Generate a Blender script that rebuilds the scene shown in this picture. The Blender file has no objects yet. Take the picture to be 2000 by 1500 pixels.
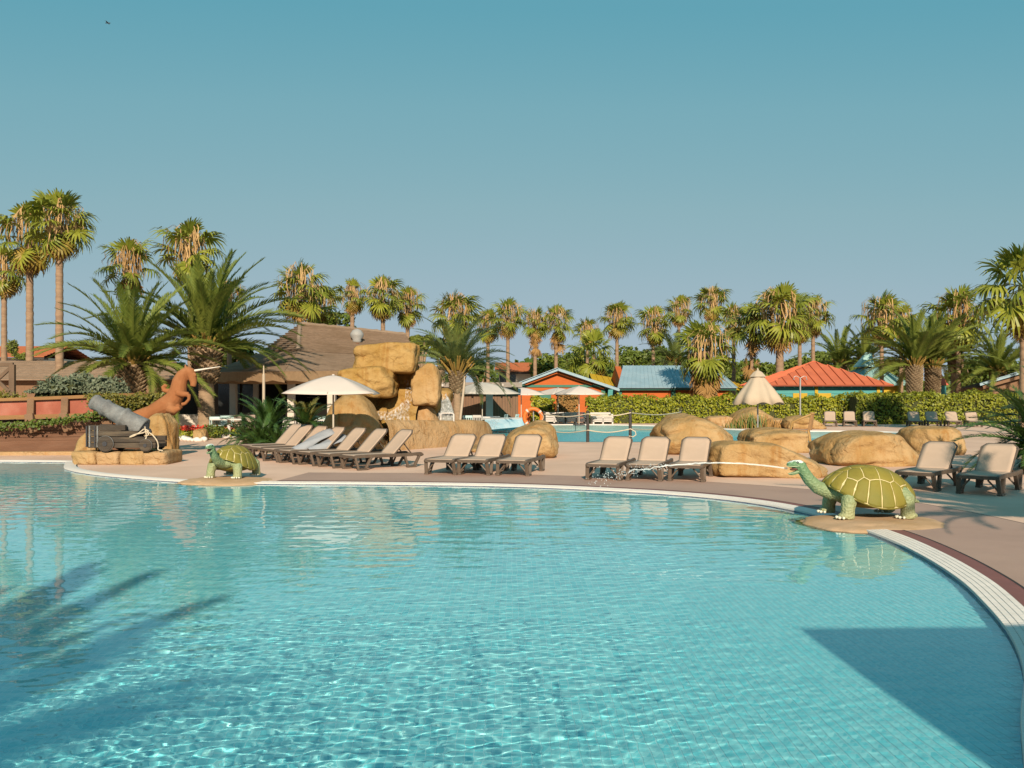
import bpy, bmesh, math, random
import numpy as np
from mathutils import Vector, Matrix, noise
from mathutils.geometry import tessellate_polygon

random.seed(7)
rng = np.random.RandomState(11)
scene = bpy.context.scene
COL = scene.collection
R = math.radians
PI = math.pi

# ------------------------------------------------------------------ camera, sky, sun, exposure
cam_data = bpy.data.cameras.new('camera')
cam = bpy.data.objects.new('camera', cam_data)
COL.objects.link(cam)
cam.location = (0, 0, 1.72)
cam.rotation_euler = (PI / 2, 0, 0)
cam_data.lens = 32.0
cam_data.sensor_width = 36.0
cam_data.shift_y = 0.011
cam_data.clip_start = 0.05
cam_data.clip_end = 3000
scene.camera = cam

SUN_EL, SUN_AZ = 26.0, 3.0          # behind the camera, a touch to the right
world = bpy.data.worlds.new('World')
scene.world = world
world.use_nodes = True
wn, wl = world.node_tree.nodes, world.node_tree.links
sky = wn.new('ShaderNodeTexSky')
sky.sky_type = 'NISHITA'
sky.sun_disc = False
sky.sun_elevation = R(SUN_EL)
sky.sun_rotation = R(180 - SUN_AZ)
sky.air_density = 1.0
sky.dust_density = 0.0
sky.ozone_density = 3.0
# the photograph's film look: the sky's own brightness picks its colour, teal overhead to pale lavender grey at the horizon
bw = wn.new('ShaderNodeRGBToBW')
wl.new(sky.outputs[0], bw.inputs[0])
dv = wn.new('ShaderNodeMath')
dv.operation = 'DIVIDE'
dv.inputs[1].default_value = 16.0
wl.new(bw.outputs[0], dv.inputs[0])
ramp = wn.new('ShaderNodeValToRGB')
el = ramp.color_ramp.elements
for pos, colr in ((0.16, (0.125, 0.365, 0.46)), (0.21, (0.19, 0.408, 0.485)), (0.30, (0.265, 0.445, 0.505)), (0.42, (0.33, 0.47, 0.54)), (0.55, (0.38, 0.49, 0.565)),
                  (0.72, (0.42, 0.50, 0.57))):
    e = el.new(pos)
    e.color = (*colr, 1)
el[0].color = (0.09, 0.32, 0.43, 1)
el[-1].position = 1.0
el[-1].color = (0.80, 0.72, 0.60, 1)
wl.new(dv.outputs[0], ramp.inputs[0])
gain = wn.new('ShaderNodeMix')
gain.data_type = 'RGBA'
gain.blend_type = 'MULTIPLY'
gain.clamp_result = False
gain.inputs[0].default_value = 1.0
gain.inputs[7].default_value = (7.05, 7.05, 7.05, 1)
wl.new(ramp.outputs[0], gain.inputs[6])
wl.new(gain.outputs[2], wn['Background'].inputs[0])
wn['Background'].inputs[1].default_value = 0.1

sun_data = bpy.data.lights.new('sun', 'SUN')
sun_data.energy = 4.9
sun_data.angle = R(0.5)
sun_data.color = (1.0, 0.85, 0.66)
sun_data.cycles.is_caustics_light = True
sun = bpy.data.objects.new('sun', sun_data)
COL.objects.link(sun)
sun.rotation_euler = (R(90 - SUN_EL), 0, R(SUN_AZ))
sun.location = (2, -20, 12)

scene.view_settings.view_transform = 'Standard'
scene.view_settings.look = 'None'
scene.view_settings.gamma = 1
scene.view_settings.use_curve_mapping = False
scene.view_settings.exposure = 0.5
scene.cycles.use_denoising = True
scene.cycles.max_bounces = 10
scene.cycles.transparent_max_bounces = 24
scene.cycles.caustics_refractive = True
scene.cycles.caustics_reflective = False
scene.cycles.sample_clamp_indirect = 4

# ------------------------------------------------------------------ measuring
FPX, EYE, HOR = 1778.0, 1.72, 772.0     # focal length in photo pixels, eye height, horizon row


def G(px, py, z=0.0):
    """ground point (at height z) seen at a photo pixel"""
    d = FPX * (EYE - z) / (py - HOR)
    return Vector(((px - 1000) * d / FPX, d, z))


def WX(px, d):
    return (px - 1000) * d / FPX


def WZ(py, d):
    return EYE - (py - HOR) * d / FPX


def W(px, py, d):
    return Vector((WX(px, d), d, WZ(py, d)))


# ------------------------------------------------------------------ objects
def tag(o, label=None, cat=None, group=None, kind=None):
    if label: o['label'] = label
    if cat: o['category'] = cat
    if group: o['group'] = group
    if kind: o['kind'] = kind
    return o


def thing(name, label, cat, loc=(0, 0, 0), rz=0.0, group=None, scale=1.0):
    o = bpy.data.objects.new(name, None)
    COL.objects.link(o)
    o.location = loc
    o.rotation_euler = (0, 0, rz)
    o.scale = (scale,) * 3
    o.empty_display_size = 0.2
    return tag(o, label, cat, group)


def dup(o, parent=None, loc=None, rz=None, label=None, group=None, scale=None):
    c = o.copy()
    COL.objects.link(c)
    if parent is not None: c.parent = parent
    if loc is not None: c.location = loc
    if rz is not None: c.rotation_euler = (0, 0, rz)
    if scale is not None: c.scale = (scale,) * 3
    if label: c['label'] = label
    if group: c['group'] = group
    for ch in list(o.children):
        dup(ch, c)
    return c


def link(name, me, mat=None, parent=None, kind=None):
    if mat is not None and not me.materials:
        me.materials.append(mat)
    o = bpy.data.objects.new(name, me)
    COL.objects.link(o)
    if parent is not None: o.parent = parent
    if kind: o['kind'] = kind
    return o


class MB:
    """collects shapes; build() makes ONE mesh object of them"""

    def __init__(s):
        s.v, s.f, s.s, s.m = [], [], [], []
        s.mi = 0

    def add(s, vs, fs, smooth=False, M=None):
        o = len(s.v)
        if M is not None:
            vs = [M @ Vector(v) for v in vs]
        s.v.extend([tuple(v) for v in vs])
        s.f.extend([tuple(i + o for i in f) for f in fs])
        s.s.extend([smooth] * len(fs))
        s.m.extend([s.mi] * len(fs))
        return s

    def box(s, c, size, M=None, top=1.0, rz=0.0):
        x, y, z = (k / 2 for k in size)
        vs = [(-x, -y, -z), (x, -y, -z), (x, y, -z), (-x, y, -z),
              (-x * top, -y * top, z), (x * top, -y * top, z), (x * top, y * top, z), (-x * top, y * top, z)]
        T = Matrix.Translation(c) @ Matrix.Rotation(rz, 4, 'Z')
        if M is not None: T = M @ T
        return s.add(vs, [(3, 2, 1, 0), (4, 5, 6, 7), (0, 1, 5, 4), (1, 2, 6, 5), (2, 3, 7, 6), (3, 0, 4, 7)], False, T)

    def bar(s, a, b, w, h, up=(0, 0, 1)):
        """rectangular bar from a to b, w across, h along up"""
        a, b = Vector(a), Vector(b)
        d = (b - a).normalized()
        u = Vector(up)
        side = d.cross(u)
        if side.length < 1e-4: side = d.cross(Vector((1, 0, 0)))
        side.normalize()
        u = side.cross(d).normalized()
        vs = []
        for p in (a, b):
            for sx, sz in ((-1, -1), (1, -1), (1, 1), (-1, 1)):
                vs.append(p + side * (sx * w / 2) + u * (sz * h / 2))
        return s.add(vs, [(0, 1, 2, 3), (7, 6, 5, 4), (0, 4, 5, 1), (1, 5, 6, 2), (2, 6, 7, 3), (3, 7, 4, 0)])

    def tube(s, pts, rad, n=8, cap=True, smooth=True, flat=1.0):
        pts = [Vector(p) for p in pts]
        k = len(pts)
        rr = [rad] * k if isinstance(rad, (int, float)) else list(rad)
        ref = Vector((0, 0, 1))
        vs = []
        prev = None
        for i, p in enumerate(pts):
            t = (pts[min(i + 1, k - 1)] - pts[max(i - 1, 0)])
            if t.length < 1e-6: t = pts[-1] - pts[0]
            t.normalize()
            if prev is None:
                a = t.cross(ref)
                if a.length < 0.05: a = t.cross(Vector((0, 1, 0)))
            else:
                a = prev - t * prev.dot(t)
            a.normalize()
            prev = a
            b = t.cross(a)
            for j in range(n):
                th = 2 * PI * j / n
                vs.append(p + (a * math.cos(th) + b * (math.sin(th) * flat)) * rr[i])
        fs = []
        for i in range(k - 1):
            for j in range(n):
                j2 = (j + 1) % n
                fs.append((i * n + j, i * n + j2, (i + 1) * n + j2, (i + 1) * n + j))
        s.add(vs, fs, smooth)
        if cap:
            s.add(vs[:n], [tuple(range(n - 1, -1, -1))])
            s.add(vs[-n:], [tuple(range(n))])
        return s

    def lathe(s, prof, n=16, c=(0, 0, 0), smooth=True, M=None):
        vs, fs = [], []
        for r, z in prof:
            for j in range(n):
                th = 2 * PI * j / n
                vs.append((c[0] + r * math.cos(th), c[1] + r * math.sin(th), c[2] + z))
        for i in range(len(prof) - 1):
            for j in range(n):
                j2 = (j + 1) % n
                fs.append((i * n + j, i * n + j2, (i + 1) * n + j2, (i + 1) * n + j))
        s.add(vs, fs, smooth, M)
        s.add(vs[:n], [tuple(range(n - 1, -1, -1))], False, M)
        s.add(vs[-n:], [tuple(range(n))], False, M)
        return s

    def ball(s, c, r, n=10, m=6, sc=(1, 1, 1), M=None):
        prof = []
        vs, fs = [], []
        for i in range(m + 1):
            ph = -PI / 2 + PI * i / m
            for j in range(n):
                th = 2 * PI * j / n
                vs.append((c[0] + sc[0] * r * math.cos(ph) * math.cos(th), c[1] + sc[1] * r * math.cos(ph) * math.sin(th), c[2] + sc[2] * r * math.sin(ph)))
        for i in range(m):
            for j in range(n):
                j2 = (j + 1) % n
                fs.append((i * n + j, i * n + j2, (i + 1) * n + j2, (i + 1) * n + j))
        return s.add(vs, fs, True, M)

    def prism(s, poly, z0, z1, M=None):
        """vertical prism over a plan polygon (counter-clockwise)"""
        n = len(poly)
        vs = [(p[0], p[1], z0) for p in poly] + [(p[0], p[1], z1) for p in poly]
        fs = [tuple(range(n - 1, -1, -1)), tuple(range(n, 2 * n))]
        fs += [(i, (i + 1) % n, n + (i + 1) % n, n + i) for i in range(n)]
        return s.add(vs, fs, False, M)

    def slab(s, quad, th):
        """a plate: polygon corners pushed th along minus its normal"""
        q = [Vector(p) for p in quad]
        n = (q[1] - q[0]).cross(q[2] - q[0]).normalized()
        k = len(q)
        vs = q + [p - n * th for p in q]
        fs = [tuple(range(k)), tuple(range(2 * k - 1, k - 1, -1))]
        fs += [(i, k + i, k + (i + 1) % k, (i + 1) % k) for i in range(k)]
        return s.add(vs, fs)

    def mesh(s, name, mats=None):
        me = bpy.data.meshes.new(name)
        me.from_pydata(s.v, [], s.f)
        me.polygons.foreach_set('use_smooth', s.s)
        if mats is not None:
            for m in (mats if isinstance(mats, (list, tuple)) else [mats]):
                me.materials.append(m)
            me.polygons.foreach_set('material_index', s.m)
        me.update()
        return me

    def build(s, name, mats, parent=None, bevel=0.0, kind=None, seg=2):
        o = link(name, s.mesh(name, mats), None, parent, kind)
        if bevel:
            b = o.modifiers.new('soft edges', 'BEVEL')
            b.width = bevel
            b.segments = seg
            b.limit_method = 'ANGLE'
        return o


def np_mesh(name, V, Fq, mat, smooth=False):
    """fast mesh from arrays: V (n,3), F (m,k)"""
    me = bpy.data.meshes.new(name)
    V = np.asarray(V, np.float32)
    Fq = np.asarray(Fq, np.int32)
    k = Fq.shape[1]
    me.vertices.add(len(V))
    me.vertices.foreach_set('co', V.ravel())
    me.loops.add(Fq.size)
    me.loops.foreach_set('vertex_index', Fq.ravel())
    me.polygons.add(len(Fq))
    me.polygons.foreach_set('loop_start', np.arange(0, Fq.size, k, dtype=np.int32))
    me.polygons.foreach_set('loop_total', np.full(len(Fq), k, np.int32))
    me.polygons.foreach_set('use_smooth', np.full(len(Fq), smooth))
    me.update(calc_edges=True)
    if mat is not None: me.materials.append(mat)
    return me


# ------------------------------------------------------------------ materials
def newmat(name):
    m = bpy.data.materials.new(name)
    m.use_nodes = True
    return m, m.node_tree.nodes, m.node_tree.links, m.node_tree.nodes['Principled BSDF']


def c4(c):
    return (c[0], c[1], c[2], 1)


def pmat(name, col, rough=0.7, var=0.18, scale=3.0, bump=0.0, bscale=25.0, metallic=0.0, spec=0.3, col2=None, c2amt=0.5,
         c2scale=0.8, stretch=(1, 1, 1), wear=None):
    """painted or natural surface: two octaves of colour change, optional second colour in patches, fine relief"""
    m, nn, ll, b = newmat(name)
    tc = nn.new('ShaderNodeTexCoord')
    mp = nn.new('ShaderNodeMapping')
    mp.inputs['Scale'].default_value = stretch
    ll.new(tc.outputs['Object'], mp.inputs[0])
    n1 = nn.new('ShaderNodeTexNoise')
    n1.inputs['Scale'].default_value = scale
    n1.inputs['Detail'].default_value = 6
    n1.inputs['Roughness'].default_value = 0.65
    ll.new(mp.outputs[0], n1.inputs[0])
    rp = nn.new('ShaderNodeValToRGB')
    rp.color_ramp.elements[0].position = 0.25
    rp.color_ramp.elements[1].position = 0.75
    rp.color_ramp.elements[0].color = c4([x * (1 - var) for x in col])
    rp.color_ramp.elements[1].color = c4([min(1, x * (1 + var)) for x in col])
    ll.new(n1.outputs[0], rp.inputs[0])
    out = rp.outputs[0]
    if col2 is not None:
        n2 = nn.new('ShaderNodeTexNoise')
        n2.inputs['Scale'].default_value = c2scale
        n2.inputs['Detail'].default_value = 7
        n2.inputs['Roughness'].default_value = 0.6
        ll.new(mp.outputs[0], n2.inputs[0])
        r2 = nn.new('ShaderNodeValToRGB')
        r2.color_ramp.elements[0].position = 0.62 - 0.3 * c2amt
        r2.color_ramp.elements[1].position = 0.80 - 0.2 * c2amt
        ll.new(n2.outputs[0], r2.inputs[0])
        mx = nn.new('ShaderNodeMix')
        mx.data_type = 'RGBA'
        ll.new(r2.outputs[0], mx.inputs[0])
        ll.new(out, mx.inputs[6])
        mx.inputs[7].default_value = c4(col2)
        out = mx.outputs[2]
    ll.new(out, b.inputs['Base Color'])
    b.inputs['Roughness'].default_value = rough
    b.inputs['Metallic'].default_value = metallic
    b.inputs['Specular IOR Level'].default_value = spec
    if bump:
        nb = nn.new('ShaderNodeTexNoise')
        nb.inputs['Scale'].default_value = bscale
        nb.inputs['Detail'].default_value = 5
        ll.new(mp.outputs[0], nb.inputs[0])
        bp = nn.new('ShaderNodeBump')
        bp.inputs['Strength'].default_value = bump
        bp.inputs['Distance'].default_value = 0.02
        ll.new(nb.outputs[0], bp.inputs['Height'])
        ll.new(bp.outputs[0], b.inputs['Normal'])
    return m


def leafmat(name, c1, c2, trans=0.25, rough=0.5, spec=0.35):
    """foliage: every leaf blade and every plant gets its own tone between c1 and c2; thin blades let some light through"""
    m, nn, ll, b = newmat(name)
    geo = nn.new('ShaderNodeNewGeometry')
    oi = nn.new('ShaderNodeObjectInfo')
    ad = nn.new('ShaderNodeMath')
    ad.operation = 'MULTIPLY_ADD'
    ad.inputs[1].default_value = 0.55
    ll.new(geo.outputs['Random Per Island'], ad.inputs[0])
    mu = nn.new('ShaderNodeMath')
    mu.operation = 'MULTIPLY'
    mu.inputs[1].default_value = 0.45
    ll.new(oi.outputs['Random'], mu.inputs[0])
    ll.new(mu.outputs[0], ad.inputs[2])
    mx = nn.new('ShaderNodeMix')
    mx.data_type = 'RGBA'
    mx.inputs[6].default_value = c4(c1)
    mx.inputs[7].default_value = c4(c2)
    ll.new(ad.outputs[0], mx.inputs[0])
    ll.new(mx.outputs[2], b.inputs['Base Color'])
    b.inputs['Roughness'].default_value = rough
    b.inputs['Specular IOR Level'].default_value = spec
    tr = nn.new('ShaderNodeBsdfTranslucent')
    ll.new(mx.outputs[2], tr.inputs[0])
    ms = nn.new('ShaderNodeMixShader')
    ms.inputs[0].default_value = trans
    ll.new(b.outputs[0], ms.inputs[1])
    ll.new(tr.outputs[0], ms.inputs[2])
    ll.new(ms.outputs[0], nn['Material Output'].inputs[0])
    return m

# ================================================================== ground, pools, deck
def catmull(pts, per=8, closed=True):
    P = [np.array(p, float) for p in pts]
    n = len(P)
    out = []
    for i in range(n if closed else n - 1):
        p0, p1, p2, p3 = (P[(i - 1) % n], P[i], P[(i + 1) % n], P[(i + 2) % n]) if closed else (P[max(i - 1, 0)], P[i], P[i + 1], P[min(i + 2, n - 1)])
        for k in range(per):
            t = k / per
            out.append(0.5 * ((2 * p1) + (-p0 + p2) * t + (2 * p0 - 5 * p1 + 4 * p2 - p3) * t * t + (-p0 + 3 * p1 - 3 * p2 + p3) * t ** 3))
    if not closed: out.append(P[-1])
    return np.array(out)


pool_key = [(0.2, 1.55), (1.25, 2.5), (2.05, 3.65), (2.72, 4.87), (3.2, 5.7), (3.6, 6.6), (3.93, 7.6), (4.2, 8.6), (4.42, 9.9), (4.52, 11.3),
            (4.42, 12.9), (4.05, 14.3), (3.44, 15.3), (2.7, 15.98), (1.86, 16.5), (0.96, 16.95), (0, 17.3), (-0.98, 17.52), (-2.98, 17.75),
            (-4.62, 17.85), (-6.1, 18.05), (-7.0, 18.45), (-8.06, 19.1), (-9.3, 20.05), (-10.5, 21.4), (-11.3, 23.0), (-11.7, 23.65),
            (-13.3, 23.85), (-18, 24.1), (-22, 22), (-23, 14), (-22, 4), (-17, 1.0), (-10, 0.7), (-4, 0.85), (-1.5, 1.0)]
POOL = catmull(pool_key, 10)
lag_key = [(-1.0, 34.4), (1.8, 33.7), (6, 33.6), (12.2, 33.6), (15.5, 35), (17.2, 38), (18.2, 41), (17.2, 43.6), (13.5, 44.2), (11, 46.5), (9.5, 50),
           (6, 53.2), (2, 53.4), (-1.2, 50.5), (-2.0, 44), (-1.8, 38)]
LAG = catmull(lag_key, 6)


def resample(P, step):
    Q = np.vstack([P, P[:1]])
    L = np.concatenate([[0], np.cumsum(np.linalg.norm(np.diff(Q, axis=0), axis=1))])
    n = int(L[-1] / step)
    t = np.linspace(0, L[-1], n, endpoint=False)
    return np.stack([np.interp(t, L, Q[:, k]) for k in (0, 1)], -1)


POOL = resample(POOL, 0.12)
LAG = resample(LAG, 0.4)


def normals(P):
    T = np.roll(P, -1, 0) - np.roll(P, 1, 0)
    T /= np.linalg.norm(T, axis=1)[:, None]
    return np.stack([T[:, 1], -T[:, 0]], -1)        # outward for counter-clockwise


PN = normals(POOL)
LN = normals(LAG)


def inside(P, X, Y):
    c = np.zeros(X.shape, bool)
    n = len(P)
    for i in range(n):
        x1, y1 = P[i]
        x2, y2 = P[(i + 1) % n]
        k = (y1 > Y) != (y2 > Y)
        if not k.any(): continue
        xi = (x2 - x1) * (Y - y1) / ((y2 - y1) or 1e-9) + x1
        c ^= k & (X < xi)
    return c


def smooth01(t):
    t = np.clip(t, 0, 1)
    return t * t * (3 - 2 * t)


def rim_distance(x, y):
    d = np.full(np.shape(x), 1e9)
    xf, yf = np.asarray(x, float), np.asarray(y, float)
    for px, py in POOL[::2]:
        d = np.minimum(d, (xf - px) ** 2 + (yf - py) ** 2)
    return np.sqrt(d)


def pool_depth(x, y):
    """a beach entry along the rim, a little deeper to the lower left"""
    e = 0.13 + 0.24 * rim_distance(x, y)
    shelf = np.minimum(e, 0.72)
    t = smooth01((0.4 - x - 0.62 * (y - 4.2)) / 3.2)
    s = smooth01((-4 - x) / 6.0) * 0.4
    return shelf + 0.35 * np.maximum(t, s) * smooth01((e - 0.13) / 0.6)


# ---- materials of the ground
M_sand = pmat('sand_concrete', (0.64, 0.43, 0.32), 0.85, 0.10, 0.5, 0.25, 60, spec=0.2, col2=(0.55, 0.36, 0.26), c2amt=0.6, c2scale=0.35)
M_deck = pmat('resin_deck', (0.365, 0.232, 0.178), 0.7, 0.10, 1.2, 0.12, 80, spec=0.3, col2=(0.405, 0.262, 0.20), c2amt=0.6, c2scale=0.5)
M_red = pmat('red_border', (0.20, 0.075, 0.06), 0.6, 0.12, 3, 0.1)
M_slot = pmat('dark_slot', (0.04, 0.03, 0.028), 0.8, 0.1)
M_white_tile = pmat('white_tile', (0.64, 0.585, 0.53), 0.4, 0.10, 6, spec=0.5)
M_grout = pmat('grout', (0.53, 0.49, 0.445), 0.8, 0.05)


def plank_lines(m, pitch, dark, axis=0):
    """fine joints in a decking that is too far off to tell its boards apart: radial bands about the pool"""
    nn, ll = m.node_tree.nodes, m.node_tree.links
    b = nn['Principled BSDF']
    src = b.inputs['Base Color'].links[0].from_socket
    tc = nn.new('ShaderNodeTexCoord')
    mp = nn.new('ShaderNodeMapping')
    ll.new(tc.outputs['UV'], mp.inputs[0])
    mp.inputs['Scale'].default_value = (1 / pitch, 1, 1)
    wv = nn.new('ShaderNodeTexWave')
    wv.inputs['Scale'].default_value = 1.0
    wv.inputs['Distortion'].default_value = 0.0
    ll.new(mp.outputs[0], wv.inputs[0])
    rp = nn.new('ShaderNodeValToRGB')
    rp.color_ramp.elements[0].position = 0.0
    rp.color_ramp.elements[0].color = (dark, dark, dark, 1)
    rp.color_ramp.elements[1].position = 0.12
    ll.new(wv.outputs[0], rp.inputs[0])
    mx = nn.new('ShaderNodeMix')
    mx.data_type = 'RGBA'
    mx.blend_type = 'MULTIPLY'
    mx.inputs[0].default_value = 1
    ll.new(src, mx.inputs[6])
    ll.new(rp.outputs[0], mx.inputs[7])
    ll.new(mx.outputs[2], b.inputs['Base Color'])


def ring(name, P, N, o0, o1, z0, z1, mat, i0=0, i1=None, kind='structure', uv=False, skirt=None):
    """strip round a pool between two outward offsets; skirt = how far the inner edge drops"""
    n = len(P)
    closed = i1 is None
    idx = list(range(n)) + [0] if closed else [i % n for i in range(i0, i1 + 1)]
    V, Fc = [], []
    rows = []
    if skirt: rows.append((o0, z0 - skirt))
    rows += [(o0, z0), (o1, z1)]
    for o, z in rows:
        for i in idx:
            V.append((P[i, 0] + N[i, 0] * o, P[i, 1] + N[i, 1] * o, z))
    k = len(idx)
    for r_ in range(len(rows) - 1):
        for j in range(k - 1):
            Fc.append((r_ * k + j + 1, r_ * k + j, (r_ + 1) * k + j, (r_ + 1) * k + j + 1))
    me = np_mesh(name, V, Fc, mat, True)
    if uv:
        L = 0
        U = []
        for j, i in enumerate(idx):
            if j: L += float(np.linalg.norm(P[i] - P[idx[j - 1]]))
            U.append(L)
        ul = me.uv_layers.new(name='along')
        vi = np.zeros(len(me.loops), np.int32)
        me.loops.foreach_get('vertex_index', vi)
        Ua = np.array(U)[vi % k]
        Va = (vi // k).astype(float)
        ul.data.foreach_set('uv', np.stack([Ua, Va], -1).astype(np.float32).ravel())
    o = link(name, me, None, None, kind)
    return o


# ---- ground sheet with the two pools cut out of it
outer = [(-700, -60), (700, -60), (700, 1500), (-700, 1500)]
g_pool = [tuple(POOL[i] + PN[i] * 0.30) for i in range(0, len(POOL), 3)]
g_lag = [tuple(LAG[i] + LN[i] * 0.22) for i in range(len(LAG))]
polys = [outer, g_pool, g_lag]
tri = tessellate_polygon([[Vector((x, y, 0)) for x, y in p] for p in polys])
gv = [(x, y, 0.0) for p in polys for x, y in p]
gm = bpy.data.meshes.new('ground')
gm.from_pydata(gv, [], [tuple(t) for t in tri])
bm = bmesh.new()
bm.from_mesh(gm)
for f in bm.faces:
    f.normal_update()
    if f.normal.z < 0: f.normal_flip()
bm.to_mesh(gm)
bm.free()
gm.materials.append(M_sand)
ground = link('ground', gm, None, None, 'structure')

# the stretch of rim that carries the brown deck: from the near right to the small turtle
i_a = int(np.argmin(np.hypot(POOL[:, 0] - 1.25, POOL[:, 1] - 2.5)))
i_b = int(np.argmin(np.hypot(POOL[:, 0] + 4.75, POOL[:, 1] - 17.85)))
plank_lines(M_deck, 0.14, 0.86)
deck = ring('deck', POOL, PN, 0.47, 2.35, 0.004, 0.004, M_deck, i_a, i_b, uv=True)
ring('deck_edge_joint', POOL, PN, 2.35, 2.375, 0.0045, 0.0045, M_slot, i_a, i_b)
ring('red_border_strip', POOL, PN, 0.27, 0.445, 0.006, 0.006, M_red, i_a, i_b)
ring('drain_slot', POOL, PN, 0.445, 0.472, 0.0075, 0.0075, M_slot, i_a, i_b)
coping = ring('pool_coping', POOL, PN, 0.0, 0.272, 0.001, 0.009, M_grout, skirt=0.12)

# ---- mosaic: white tiles on the coping (the nearest 300 one by one, the rest of those still legible as one part)
TP = 0.054


def tile_mesh(name, w, h, mat):
    b = MB()
    b.box((0, 0, h / 2), (w, w, h), top=0.93)
    me = b.mesh(name, mat)
    return me


cop_tile = tile_mesh('tile', TP - 0.005, 0.003, M_white_tile)
cop_spots = []
FP = resample(POOL, TP)
FN = normals(FP)
for i in range(len(FP)):
    x, y = FP[i]
    if not (1.6 < y < 17.9 and x > -5 and y < 40): continue
    if y < 3.4 and x < 2: continue
    for r_ in range(5):
        o = 0.027 + r_ * TP
        px, py = x + FN[i, 0] * o, y + FN[i, 1] * o
        cop_spots.append((math.hypot(px, py) if abs(px) < 0.66 * py and py > 3.9 else 99 + math.hypot(px, py), px, py, 0.001 + 0.008 * o / 0.272, math.atan2(FN[i, 1], FN[i, 0])))
cop_spots.sort()
for dist, px, py, z, a in cop_spots[:300]:
    o = link('tile', cop_tile, None, coping)
    o.location = (px, py, z)
    o.rotation_euler = (0, 0, a)


def many_boxes(spots, w, h, top=0.93):
    """one mesh of little tiles: spots rows of x, y, z, angle, slope"""
    A = np.array(spots, float)
    q = np.array([(-1, -1, 0), (1, -1, 0), (1, 1, 0), (-1, 1, 0), (-top, -top, 1), (top, -top, 1), (top, top, 1), (-top, top, 1)], float)
    q = q * np.array([w / 2, w / 2, h])
    ca, sa = np.cos(A[:, 3]), np.sin(A[:, 3])
    X = q[None, :, 0] * ca[:, None] - q[None, :, 1] * sa[:, None] + A[:, 0:1]
    Y = q[None, :, 0] * sa[:, None] + q[None, :, 1] * ca[:, None] + A[:, 1:2]
    Z = q[None, :, 2] + A[:, 2:3]
    V = np.stack([X, Y, Z], -1).reshape(-1, 3)
    f = np.array([(4, 5, 6, 7), (0, 1, 5, 4), (1, 2, 6, 5), (2, 3, 7, 6), (3, 0, 4, 7)])
    Fq = (f[None] + (np.arange(len(A)) * 8)[:, None, None]).reshape(-1, 4)
    return V, Fq


V, Fq = many_boxes([s[1:] for s in cop_spots[300:]], TP - 0.005, 0.003)
link('tile_mosaic', np_mesh('tile_mosaic', V, Fq, M_white_tile), None, coping, 'stuff')

# ---- pool shell
m, nn, ll, b = newmat('pool_mosaic')
tc = nn.new('ShaderNodeTexCoord')
br = nn.new('ShaderNodeTexBrick')
br.offset = 0
br.inputs['Scale'].default_value = 1
br.inputs['Brick Width'].default_value = TP
br.inputs['Row Height'].default_value = TP
br.inputs['Mortar Size'].default_value = 0.003
br.inputs['Bias'].default_value = 0.0
br.inputs['Color1'].default_value = (0.17, 0.80, 0.87, 1)
br.inputs['Color2'].default_value = (0.36, 0.93, 0.96, 1)
br.inputs['Mortar'].default_value = (0.46, 0.95, 1.0, 1)
ll.new(tc.outputs['Object'], br.inputs['Vector'])
ll.new(br.outputs[0], b.inputs['Base Color'])
b.inputs['Roughness'].default_value = 0.4
M_poolfloor = m
M_bed = pmat('mosaic_bed', (0.46, 0.93, 0.97), 0.8, 0.04)
m, nn, ll, b = newmat('blue_glass_tile')
geo = nn.new('ShaderNodeNewGeometry')
oi = nn.new('ShaderNodeObjectInfo')
mxr = nn.new('ShaderNodeMath'); mxr.operation = 'ADD'
ll.new(geo.outputs['Random Per Island'], mxr.inputs[0])
ll.new(oi.outputs['Random'], mxr.inputs[1])
frc = nn.new('ShaderNodeMath'); frc.operation = 'FRACT'
ll.new(mxr.outputs[0], frc.inputs[0])
mx = nn.new('ShaderNodeMix'); mx.data_type = 'RGBA'
ll.new(frc.outputs[0], mx.inputs[0])
mx.inputs[6].default_value = (0.17, 0.80, 0.87, 1)
mx.inputs[7].default_value = (0.36, 0.93, 0.96, 1)
ll.new(mx.outputs[2], b.inputs['Base Color'])
b.inputs['Roughness'].default_value = 0.35
M_bluetile = m
M_wall_tile = pmat('dark_blue_band', (0.03, 0.12, 0.30), 0.35, 0.15, 8, spec=0.5)

xs = np.concatenate([np.arange(-23.5, -6, 0.5), np.arange(-6, 5.2, 0.2)])
ys = np.arange(0.5, 24.6, 0.2)
X, Y = np.meshgrid(xs, ys)
Z = -pool_depth(X, Y)
ins = inside(POOL, X, Y)
ext = np.zeros_like(ins)
for dx in (-1, 0, 1):
    for dy in (-1, 0, 1):
        ext |= np.roll(np.roll(ins, dx, 1), dy, 0)
idx = np.arange(X.size).reshape(X.shape)
Fq = np.stack([idx[:-1, :-1], idx[:-1, 1:], idx[1:, 1:], idx[1:, :-1]], -1)
keep = (ext[:-1, :-1] & ext[:-1, 1:] & ext[1:, 1:] & ext[1:, :-1]).ravel()
pool_floor = link('pool_floor', np_mesh('pool_floor', np.stack([X, Y, Z], -1).reshape(-1, 3), Fq.reshape(-1, 4)[keep], M_poolfloor, True), None, None, 'structure')
# walls: dark blue line band on top, light mosaic below
for nm, z_of, mt in (('pool_wall_band', (-0.30, -0.02), M_wall_tile), ('pool_wall', (-2.2, -0.30), M_poolfloor)):
    V = [(p[0], p[1], z_of[0]) for p in POOL] + [(p[0], p[1], z_of[1]) for p in POOL]
    n = len(POOL)
    Fw = [((i + 1) % n, i, n + i, n + (i + 1) % n) for i in range(n)]
    wo = link(nm, np_mesh(nm, V, Fw, mt, True), None, None, 'structure')
    wo.cycles.is_caustics_receiver = True
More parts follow.
